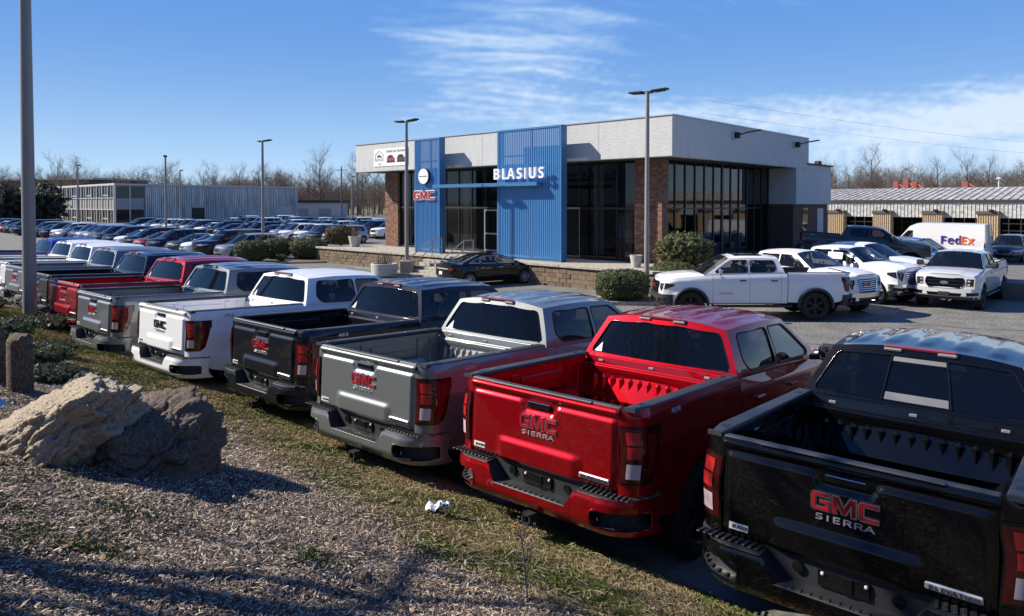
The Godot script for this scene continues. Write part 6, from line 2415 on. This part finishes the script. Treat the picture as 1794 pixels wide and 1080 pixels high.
func lot_furniture() -> void:
	mats["mulch_soil"] = rough_mat("mulch_bed", lin(.75, .7, .65), noise_tex(71, 0.08, 5, [[0.0, 0.5, 1.0], [lin(.07, .05, .035), lin(.17, .13, .09), lin(.28, .23, .17)]]), 1.5, null, 0.0, 0.95)
	kerbed_island("kerbed planting island with the clipped dark hedges", [Vector2(-17.6, 41.6), Vector2(-11.2, 43.4), Vector2(-11.6, 47.4), Vector2(-15.8, 46.6)], LOT)
	kerbed_island("kerbed island with the round planter and a lamp post", [Vector2(-7.5, 34.2), Vector2(-3.4, 35.2), Vector2(-3.2, 36.9), Vector2(-7.0, 36.4)], LOT)
	kerbed_island("kerbed island with the clipped hedge and a lamp post by the white pickups", [Vector2(2.4, 25.3), Vector2(6.0, 25.0), Vector2(7.6, 28.4), Vector2(4.4, 28.6)], LOT)
	rng.seed = 19
	shrub("clipped_hedge", "clipped dark hedge in front of the silver SUV", W(-15.8, LOT + 0.1, 43.0), Vector3(1.0, 0.66, 0.85), 9000, 0.055, mats.hedge_green, 3.4, 0.08, "clipped hedges of the left island")
	shrub("clipped_hedge", "smaller clipped hedge half hidden between its two neighbours", W(-15.1, LOT + 0.1, 45.4), Vector3(1.0, 0.68, 0.9), 7000, 0.055, mats.hedge_green, 2.7, 0.09, "clipped hedges of the left island")
	shrub("clipped_hedge", "rounded clipped hedge at the foot of the retaining wall", W(-13.0, LOT + 0.1, 45.2), Vector3(1.25, 0.70, 0.95), 9000, 0.055, mats.hedge_green, 2.7, 0.09, "clipped hedges of the left island")
	shrub("low_plant", "small pale green plant between the clipped hedges", W(-14.2, LOT + 0.1, 43.6), Vector3(0.45, 0.22, 0.4), 900, 0.05, mats.bush_green, 2.0, 0.2)
	shrub("brown_shrub", "brown leafless rounded shrub on the terrace left of the showroom", W(-11.7, FLOOR - 0.1, 48.4), Vector3(1.15, 0.72, 1.0), 7000, 0.06, mats.hedge_brown, 2.4, 0.1)
	shrub("clipped_hedge", "square clipped hedge beside the lamp post and the white pickup", W(4.05, LOT + 0.1, 26.0), Vector3(1.0, 0.56, 0.8), 11000, 0.042, mats.hedge_green, 3.8, 0.07)
	shrub("evergreen_bush", "big loose evergreen bush at the showroom's brick corner", loc(0.25, FLOOR - 0.15, -0.6), Vector3(1.35, 0.88, 1.2), 13000, 0.06, mats.bush_green, 2.4, 0.22)
	shrub("low_hedge", "low rounded hedge under the big evergreen bush", W(6.6, LOT, 28.9), Vector3(1.05, 0.64, 0.8), 10000, 0.042, mats.hedge_green, 2.6, 0.05)
	var mb := MB.new()
	# planters
	var pl_ := thing("round_planter", "round white concrete planter ring by the lamp post", "planter", W(-6.3, LOT + 0.1, 34.95))
	mb.lathe(Vector3.ZERO, Vector3.UP, [Vector2(0.60, 0.0), Vector2(0.63, 0.1), Vector2(0.66, 0.56), Vector2(0.65, 0.58), Vector2(0.56, 0.58), Vector2(0.55, 0.46), Vector2(0.0, 0.46)], 32)
	put("ring", mb.mesh(), mats.planter, pl_)
	mb = MB.new()
	rng.seed = 23
	for k in 90:
		var a := rng.randf() * TAU
		var r := rng.randf() * 0.4
		var p := Vector3(cos(a) * r, 0.45, sin(a) * r)
		mb.tube([p, p + Vector3(rng.randfn(0, .08), rng.randf_range(0.3, 0.75), rng.randfn(0, .08))], [0.008, 0.004], 3, false)
	put("dead_stems", mb.mesh(), mats.twig_red, pl_)
	for q in [[-1.3, 0.75, "square tapered planter pot by the right brick pier"], [-22.6, 0.5, "square tapered planter pot by the left brick pier"]]:
		var t := thing("planter_pot", q[2], "planter")
		set_at(t, q[0], FLOOR, q[1])
		mb = MB.new()
		mb.lathe(Vector3.ZERO, Vector3.UP, [Vector2(0.28, 0.0), Vector2(0.42, 0.62), Vector2(0.42, 0.66), Vector2(0.36, 0.66), Vector2(0.35, 0.58), Vector2(0, 0.58)], 8)
		var pot := put("pot", mb.mesh(), mats.planter, t)
		if q[0] > -10.0:
			pot.scale = Vector3(0.68, 0.78, 0.68)
		if q[0] < -10.0:
			mb = MB.new()
			for k in 60:
				var a := rng.randf() * TAU
				var p := Vector3(cos(a) * 0.15, 0.58, sin(a) * 0.15)
				mb.tube([p, p + Vector3(rng.randfn(0, .2), rng.randf_range(0.3, 0.9), rng.randfn(0, .2))], [0.008, 0.004], 3, false)
			put("dead_stems", mb.mesh(), mats.twig_red, t)
	# wheel stops
	for q in [[-11.6, 44.9, "long concrete wheel stop nearest the rounded hedge", 1.7], [-10.5, 44.2, "broken piece of wheel stop beside the long one", 0.6], [-9.4, 42.6, "concrete wheel stop below the left end of the terrace wall", 1.8], [2.6, 31.5, "concrete wheel stop in front of the black sedan's nose", 1.8], [-4.2, 37.4, "short concrete wheel stop behind the lamp post's base", 1.2]]:
		mb = MB.new()
		mb.box(Vector3(0, 0.075, 0), Vector3(q[3], 0.15, 0.17), Basis.IDENTITY, 0.035)
		var o := obj("wheel_stop", mb, mats.concrete)
		o.position = W(q[0], LOT, q[1])
		o.rotation.y = TURN
		tag(o, q[2], "wheel stop", "concrete wheel stops")
	# lamps
	var A := TURN
	lamp_post("lamp post with two heads behind the square clipped hedge, right of the showroom entrance", 5.25, 27.6, LOT, 7.95, [A + 0.1, A + PI - 0.1], 0.085)
	lamp_post("lamp post on a stained concrete block left of the black sedan", -5.35, 36.05, LOT, 7.8, [A, A + PI], 0.085, 0.75)
	lamp_post("lamp post rising behind the silver SUV and hedges", -17.2, 49.0, LOT, 7.95, [A + 2.9, A + 0.2], 0.09)
	lamp_post("lamp post in front of the warehouse's ribbed side, nearer of the pair", -31.7, 65, LOT, 7.95, [A + PI / 2 + 1.2, A - 0.4], 0.09)
	lamp_post("thin lamp post in front of the glazed office", -48.9, 80, LOT, 7.95, [A], 0.09)
	lamp_post("far lamp post in front of the warehouse side, farther of the pair", -43, 92, LOT, 7.95, [A], 0.09)
	lamp_post("far lamp post near the woods left of the brick pier", -25, 111, LOT, 7.95, [A], 0.09)
	lamp_post("far lamp post at the warehouse's right end", -40.5, 118, LOT, 7.95, [A, A + PI], 0.09)
	lamp_post("tall square grey pole on the bank, cut off by the picture's top", -10.05, 14.75, 0.45, 9.5, [2.2], 0.105)
	mb = MB.new()
	mb.tube([W(-36, -1, 150), W(-36, 11, 150)], [0.16, 0.12], 6)
	mb.box(W(-36, 10.2, 150), Vector3(2.2, 0.12, 0.12))
	tag(obj("utility_pole", mb, mats.bark), "wooden utility pole with one crossarm against the woods", "utility pole")

func foreground() -> void:
	# boulders
	boulder("tan layered boulder with a tilted sharp crest at the lower left", W(-3.50, 1.20, 5.42), Vector3(0.68, 0.50, 0.46), 71, [[-0.45, 0.9, 0.25, 0.52], [0.45, 0.9, -0.1, 0.84], [1, 0.05, 0.25, 0.78], [0.35, -0.1, 1, 0.72], [-0.5, 0.35, 1, 0.66], [-1, 0.2, 0.2, 0.95], [0, -1, 0, 0.8], [0.2, 0.3, -1, 0.8], [0.8, -0.7, 0.5, 0.62]], Vector3(-0.50, 0.84, 0.22), mats.rock_tan, 0.085)
	boulder("dark weathered boulder beside the tan one, flat on top", W(-2.90, 1.05, 5.62), Vector3(0.53, 0.46, 0.50), 75, [[0.1, 1, 0.3, 0.58], [-0.5, 0.9, 0.3, 0.60], [1, 0.15, 0.1, 0.80], [0.4, 0.3, 1, 0.70], [-0.6, 0.2, 1, 0.76], [-1, 0, 0, 0.9], [0, -1, 0, 0.8], [0.1, 0.2, -1, 0.85], [0.8, 0.5, 0.5, 0.72], [0.5, 0.75, 0.45, 0.66]], Vector3(-0.28, 0.93, 0.28), mats.rock_dark, 0.085)
	boulder("slanted dark slab of rock behind the tan boulder", W(-4.5, 0.92, 7.2), Vector3(0.46, 0.36, 0.32), 73, [[0.3, 1, 0.1, 0.62], [-0.9, 0.7, 0.2, 0.5], [1, 0.3, 0.2, 0.8], [0.2, 0.1, 1, 0.7], [-1, 0, 0, 0.9], [0, -1, 0, 0.8]], Vector3(-0.7, 0.7, 0.1), mats.rock_dark)
	rng.seed = 61
	for k in 26:
		var t := rng.randf_range(-3.5, 3.5)
		var w := rng.randf_range(0.3, 2.3)
		var q := at_wt(w, t)
		var mb := MB.new()
		mb.lathe(Vector3.ZERO, Vector3(rng.randfn(), 1, rng.randfn()), [Vector2(0, -0.6), Vector2(0.7, -0.35), Vector2(1, 0.1), Vector2(0.6, 0.5), Vector2(0, 0.62)], 7)
		var o := obj("stone", mb, mats.rock_dark if k % 2 else mats.rock_tan)
		var s := rng.randf_range(0.012, 0.035) if k > 2 else 0.05
		o.scale = Vector3(s, s * 0.7, s)
		o.position = W(q.x, bank_y(q.x, q.y) + s * 0.2, q.y)
		o.rotation.y = rng.randf() * TAU
		tag(o, "small loose stone lying on the grassy bank", "stone", "small stones scattered on the bank")
	# wooden posts
	for q in [[-5.15, 7.4, 0.58, 0.112, "weathered round wooden post, the taller one at the left edge"], [-5.60, 7.6, 0.56, 0.13, "weathered wooden post cut by the picture's left edge"]]:
		var mb := MB.new()
		mb.lathe(Vector3.ZERO, Vector3.UP, [Vector2(q[3] * 1.04, -0.3), Vector2(q[3] * 1.03, 0.0), Vector2(q[3], q[2] - 0.02), Vector2(q[3] * 0.93, q[2]), Vector2(0, q[2] + 0.008)], 44)
		for i in mb.v.size():
			var a := atan2(mb.v[i].z, mb.v[i].x)
			var kx := 1.0 + 0.05 * sin(a * 3.0 + q[0]) + 0.035 * sin(a * 7.0 + q[0] * 3.0) - 0.06 * pow(absf(sin(a * 5.5)), 12.0)
			if mb.v[i].y > q[2] - 0.06:
				mb.v[i].y += 0.03 * sin(a * 2.0 + q[0]) + 0.012 * sin(a * 9.0)
			mb.v[i].x *= kx
			mb.v[i].z *= kx
		var o := obj("wooden_post", mb, mats.post_wood)
		o.position = W(q[0], bank_y(q[0], q[1]), q[1])
		tag(o, q[4], "post", "wooden posts at the left edge")
	# junipers round the pole
	rng.seed = 29
	for q in [[-9.3, 13.6, 0.8, 0.13, "spreading juniper in front of the tall grey pole"], [-10.9, 13.9, 1.0, 0.2, "spreading juniper left of the tall grey pole"], [-7.0, 10.4, 0.6, 0.11, "low juniper between the pole and the wooden posts"], [-8.3, 11.2, 0.8, 0.16, "spreading juniper behind the wooden posts"], [-5.7, 8.5, 0.5, 0.10, "small juniper just behind the taller wooden post"], [-6.5, 9.6, 0.5, 0.12, "small juniper halfway between the taller post and the pole"]]:
		shrub("juniper", q[4], W(q[0], bank_y(q[0], q[1]) - 0.06, q[1]), Vector3(q[2], q[3], q[2] * 0.8), 5200, 0.05, mats.juniper, 2.0, 0.25, "junipers on the bank")
	# rubbish and a dead weed
	var t := thing("litter", "crumpled white wrapper on the grass beside the red pickup's bumper", "litter", W(-0.62, bank_y(-0.62, 5.95) + 0.02, 5.95))
	var mb := MB.new()
	var nz := FastNoiseLite.new()
	nz.frequency = 1.0
	mb.grid(14, 8, func(a: float, b: float) -> Vector3: return Vector3((a - 0.5) * 0.22, 0.03 + 0.05 * nz.get_noise_2d(a * 4.0, b * 3.0) + 0.03 * absf(sin(a * 9.0)), (b - 0.5) * (0.09 + 0.05 * sin(a * 5.0))), Vector3.UP)
	put("paper", mb.mesh(), mats.litter_white, t)
	mb = MB.new()
	mb.grid(6, 4, func(a: float, b: float) -> Vector3: return Vector3(0.02 + a * 0.07, 0.05 + 0.05 * nz.get_noise_2d(a * 3.0 + 2.0, b * 3.0) + 0.02 * a, (b - 0.5) * 0.07), Vector3.UP)
	put("printed_patch", mb.mesh(), mats.litter_blue, t)
	mb = MB.new()
	mb.grid(8, 6, func(a: float, b: float) -> Vector3: return Vector3((a - 0.5) * 0.2, 0.03 * sin(a * 7.0) + 0.02, (b - 0.5) * 0.08), Vector3.UP)
	var sc := obj("paper_scrap", mb, mats.litter_blue)
	sc.position = W(-4.35, 1.30, 6.0)
	tag(sc, "blue scrap of litter behind the tan boulder at the left edge", "litter")
	mb = MB.new()
	rng.seed = 88
	mb.tube([Vector3(0, -0.05, 0), Vector3(-0.02, 0.22, 0), Vector3(-0.05, 0.45, 0.01)], [0.006, 0.005, 0.003], 4)
	for k in 12:
		var y := 0.12 + 0.028 * k
		mb.tube([Vector3(-0.04 * y, y, 0), Vector3(rng.randfn(-.03, .06), y + 0.08, rng.randfn(0, .05))], [0.003, 0.0015], 3, false)
		mb.box(Vector3(rng.randfn(-.03, .05), y + 0.07, rng.randfn(0, .04)), Vector3(0.014, 0.010, 0.012))
	var weed := obj("dead_weed", mb, mats.twig_grey)
	var wq := at_wt(1.0, -1.75)
	weed.position = W(wq.x, bank_y(wq.x, wq.y), wq.y)
	tag(weed, "dry dead weed stalk standing on the bank before the black pickup", "weed")

func row_of_pickups() -> void:
	var fx := sin(deg_to_rad(40.5))
	var fz := cos(deg_to_rad(40.5))
	var base := paint("paint_black", lin(.0035, .0035, .004), 0.0)
	var src := make_truck({"called": "pickup_truck", "paint": base, "slider": true, "sticker": false})
	var src2 := make_truck({"called": "pickup_truck", "paint": base, "emblem_face": mats.emblem_red})
	var red := paint("paint_red", lin(.35, .004, .009), 0.6)
	var grey := paint("paint_grey", lin(.205, .22, .22), 0.55)
	var dark := paint("paint_dark", lin(.012, .013, .018), 0.3)
	var white := paint("paint_white", lin(.82, .82, .81), 0.0)
	var silver := paint("paint_silver", lin(.20, .215, .225), 0.55)
	var blue := paint("paint_blue", lin(.012, .045, .30), 0.3)
	var spots := [[1.40, 4.75, base, "glossy black pickup with a sliding rear window, nearest to the camera"], [-0.40, 6.39, red, "bright red pickup beside the black one at the right, litter by its bumper"], [-2.17, 7.87, grey, "grey pickup with red tailgate letters next to the bright red one"], [-3.90, 9.73, dark, "charcoal pickup between the white pickup and the grey one"], [-6.01, 11.32, white, "white pickup with black tailgate letters in the row at the bank"], [-7.98, 12.90, silver, "silver grey pickup between the white pickup and the second red one"], [-9.68, 14.77, red, "second red pickup, partly behind the tall grey pole"], [-11.45, 16.6, dark, "dark pickup just beyond the second red one"], [-13.2, 18.4, silver, "grey blue pickup, fourth from the row's far end"], [-14.95, 20.25, white, "white pickup, third from the row's far end"], [-16.7, 22.1, white, "white pickup, second from the row's far end"], [-18.5, 23.9, blue, "bright blue pickup at the row's far end"]]
	for i in spots.size():
		var q: Array = spots[i]
		var o: Node3D = src
		if i == 1:
			o = src2
			tag(o, q[3], "pickup truck", "pickups parked tail out along the bank")
		elif i == 0:
			tag(o, q[3], "pickup truck", "pickups parked tail out along the bank")
		else:
			o = copy(src2, "pickup_truck", q[3], base, q[2], "pickups parked tail out along the bank")
		# the spot is the tailgate's upper left corner
		var left := Vector2(-fz, fx)
		var p := Vector2(q[0], q[1]) - left * 0.785
		face(o, p.x, p.y, lot_y(p.x, p.y), fx, fz, deg_to_rad(-2.6))
		o.rotation.y += [0.0, 0.0, 0.008, -0.012, 0.01, -0.006, 0.012, 0.0, 0.01, -0.01, 0.006, 0.0][i]
	repaint(src2, base, red)
	for o in get_children():
		if o.has_meta("label") and str(o.get_meta("label")).begins_with("white pickup with black"):
			repaint(o, mats.emblem_red, mats.emblem_black)

func right_group() -> void:
	var white := paint("paint_white", lin(.82, .82, .81), 0.0)
	var o := make_truck({"called": "pickup_truck", "paint": white, "trim": mats.black_plastic, "front_bumper": mats.black_plastic, "bumper": mats.black_plastic, "grille": mats.black_gloss, "handle": mats.black_gloss, "mirror": mats.chrome, "liner": mats.black_plastic, "badge4": false, "sticker": false, "sunroof": true, "tr": 0.43, "door_text": true})
	tag(o, "white pickup with black wheel arches parked side on in front of the others", "pickup truck")
	face(o, 10.46, 22.73, LOT + 0.03, -.9995, .03)
	o.scale = Vector3.ONE * 1.02
	var hd := make_truck({"called": "pickup_truck", "paint": white, "hd": 0.07, "grille": mats.chrome, "front_bumper": mats.chrome, "rim": mats.rim_silver, "mirror": mats.black_plastic, "sticker": false, "handle": mats.chrome})
	var g := "heavy white pickups with chrome grilles"
	tag(hd, "heavy white pickup with chrome grille, right behind the side on pickup", "pickup truck", g)
	var spots := [[8.45, 27.75, ""], [11.37, 30.2, "heavy white pickup with a green window sheet, second from the side on pickup"], [13.12, 32.55, "heavy white pickup with chrome grille, half hidden, third from the side on pickup"]]
	for i in 3:
		var q: Array = spots[i]
		var c: Node3D = hd
		if i > 0:
			c = copy(hd, "pickup_truck", q[2], white, white, g)
		face(c, q[0], q[1], LOT, .51, -.86)
		c.scale = Vector3(1.02, 1.04, 1.02)
	var slate := paint("paint_slate", lin(.05, .058, .072), 0.5)
	var d := copy(hd, "pickup_truck", "slate grey pickup parked high beside the showroom's brick base", white, slate)
	face(d, 14.5, 36.0, 0.14, .93, -.36, deg_to_rad(-4.0))
	# price sheet in a window of the second one
	var mb := MB.new()
	mb.box(Vector3.ZERO, Vector3(0.006, 0.26, 0.62))
	var sh := obj("window_sheet", mb, mat("sheet_green", lin(.55, .72, .62), 0.6))
	tag(sh, "pale green printed sheet in a side window of the second heavy white pickup", "price sheet")
	sh.position = W(11.37, 0, 30.2) + Basis(Vector3.UP, atan2(-.51, -.86)) * V(3.3, LOT + 1.66, 0.91)
	sh.rotation = Vector3(0, atan2(-.51, -.86), 0.25)
	var ford := make_truck({"called": "pickup_truck", "paint": paint("paint_pearl", lin(.62, .63, .63), 0.2), "front": "ford", "grille": mats.black_gloss, "rear_text": false, "mirror": mats.black_plastic, "sticker": false, "badge4": false, "handle": paint("paint_pearl", lin(.62, .63, .63), 0.2)})
	tag(ford, "pale silver pickup facing the camera with an oval badge on its black grille", "pickup truck")
	face(ford, 18.67, 28.34, LOT, -.684, -.729)
	# white cars behind, delivery van, grey car at the right edge
	var suv := make_car({"called": "parked_car", "kind": "suv", "paint": white})
	protos["suv"] = suv
	tag(suv, "white SUV behind the heavy pickups, nearest of three", "SUV", "white SUVs in front of the delivery van")
	face(suv, 19.6, 39.8, LOT, .51, -.86)
	for q in [[21.0, 41.5, "white SUV behind the heavy pickups, middle of three"], [22.4, 43.1, "white SUV right before the delivery van, farthest of three"]]:
		face(copy(suv, "parked_car", q[2], white, white, "white SUVs in front of the delivery van"), q[0], q[1], LOT, .51, -.86)
	var shown := copy(suv, "display_car", "dark SUV on display inside the showroom behind the glass right of the wide blue tower", white, slate)
	set_at(shown, -4.6, FLOOR, -7.0, TURN + 0.9)
	shown.remove_meta("group")
	var van := make_car({"called": "delivery_van", "kind": "van", "category": "van", "paint": paint("paint_van", lin(.72, .72, .72), 0.0)})
	tag(van, "white high roofed delivery van with purple and orange lettering", "van")
	face(van, 28.9, 42.5, LOT, -.70, .714)
	var lf := text("lettering", "Fed", 0.50, 0.01, mats.purple, van, V(2.02, 1.40, -0.99), Basis(Vector3.UP, -PI / 2), 1.0, 900)
	text("lettering", "Ex", 0.50, 0.01, mats.orange, van, V(1.18, 1.40, -0.99), Basis(Vector3.UP, -PI / 2), 1.0, 900)
	lf.name = "lettering"
	var slate2 := paint("paint_steel", lin(.10, .11, .12), 0.5)
	face(copy(suv, "parked_car", "grey SUV at the picture's right edge before the garage bays", white, slate2), 33.3, 46.8, LOT, -.684, -.729)

func lot_cars() -> void:
	var white := paint("paint_white", lin(.82, .82, .81), 0.0)
	var blackp := paint("paint_ink", lin(.006, .006, .008), 0.2)
	var sedan := make_car({"called": "parked_sedan", "kind": "sedan", "paint": blackp, "grille": mats.black_gloss})
	tag(sedan, "black sedan parked before the entrance steps", "sedan")
	face(sedan, -3.16, 30.74, LOT, .838, .546)
	var big := make_car({"called": "parked_car", "kind": "big", "paint": blackp})
	var cols := {
		"silver": paint("car_silver", lin(.32, .33, .34), 0.6), "white": white, "black": blackp, "dark grey": paint("car_grey", lin(.06, .065, .07), 0.5), "navy blue": paint("car_navy", lin(.010, .015, .035), 0.4),
		"red": paint("car_red", lin(.28, .035, .025), 0.3), "steel blue": paint("car_steel", lin(.09, .11, .13), 0.5), "pale grey": paint("car_pale", lin(.45, .46, .47), 0.4), "maroon": paint("car_maroon", lin(.09, .012, .015), 0.4)}
	var rows := [
		[-15.5, 48.7, 27, "first row from the hedges", ["silver suv", "black big", "white sedan", "dark grey sedan", "navy blue suv", "red sedan", "black suv", "white sedan", "navy blue suv", "dark grey suv", "silver suv", "pale grey suv", "steel blue suv", "silver sedan", "white suv", "navy blue suv", "dark grey sedan"]],
		[-13.6, 67.2, 20, "second row from the hedges", ["pale grey suv", "dark grey suv", "white suv", "white suv", "silver suv", "dark grey sedan", "black suv", "maroon suv", "navy blue sedan", "black suv", "white sedan", "dark grey suv"]],
		[-10.5, 76.5, 15, "third row from the hedges", ["white big", "black big", "dark grey big", "steel blue sedan", "white suv", "black suv", "silver suv", "navy blue suv", "white suv", "maroon sedan"]],
		[-17.0, 97.0, 15, "fourth row from the hedges", ["white suv", "white big", "steel blue suv", "black suv", "pale grey sedan", "white suv", "dark grey suv", "navy blue suv"]]]
	rng.seed = 15
	var used_big := false
	for r in rows.size():
		var q: Array = rows[r]
		for i in int(q[2]):
			var s: String = q[4][i % q[4].size()]
			var kind := s.get_slice(" ", s.get_slice_count(" ") - 1)
			var color := s.substr(0, s.length() - kind.length() - 1)
			var what: String = {"suv": "SUV", "big": "large SUV", "sedan": "sedan"}[kind]
			var label := "%s %s, %s car of the %s" % [color, what, ORD[i], q[3]]
			var c: Node3D
			if kind == "big" and not used_big:
				c = big
				used_big = true
				repaint(c, blackp, cols[color])
				tag(c, label, what, "parked cars in the " + q[3])
			elif kind == "suv":
				c = copy(protos.suv, "parked_car", label, white, cols[color], "parked cars in the " + q[3])
			elif kind == "big":
				c = copy(big, "parked_car", label, big.get_child(0).material_override, cols[color], "parked cars in the " + q[3])
			else:
				c = copy(sedan, "parked_car", label, blackp, cols[color], "parked cars in the " + q[3])
			c.set_meta("category", what)
			var k := i * 2.75 + rng.randf_range(-.15, .15) + (0.5 if i > 1 and r == 0 else 0.0)
			var j := rng.randf_range(-.4, .4)
			face(c, q[0] - .729 * k + .684 * j, q[1] + .6845 * k + .729 * j, LOT, -.6845, -.729)
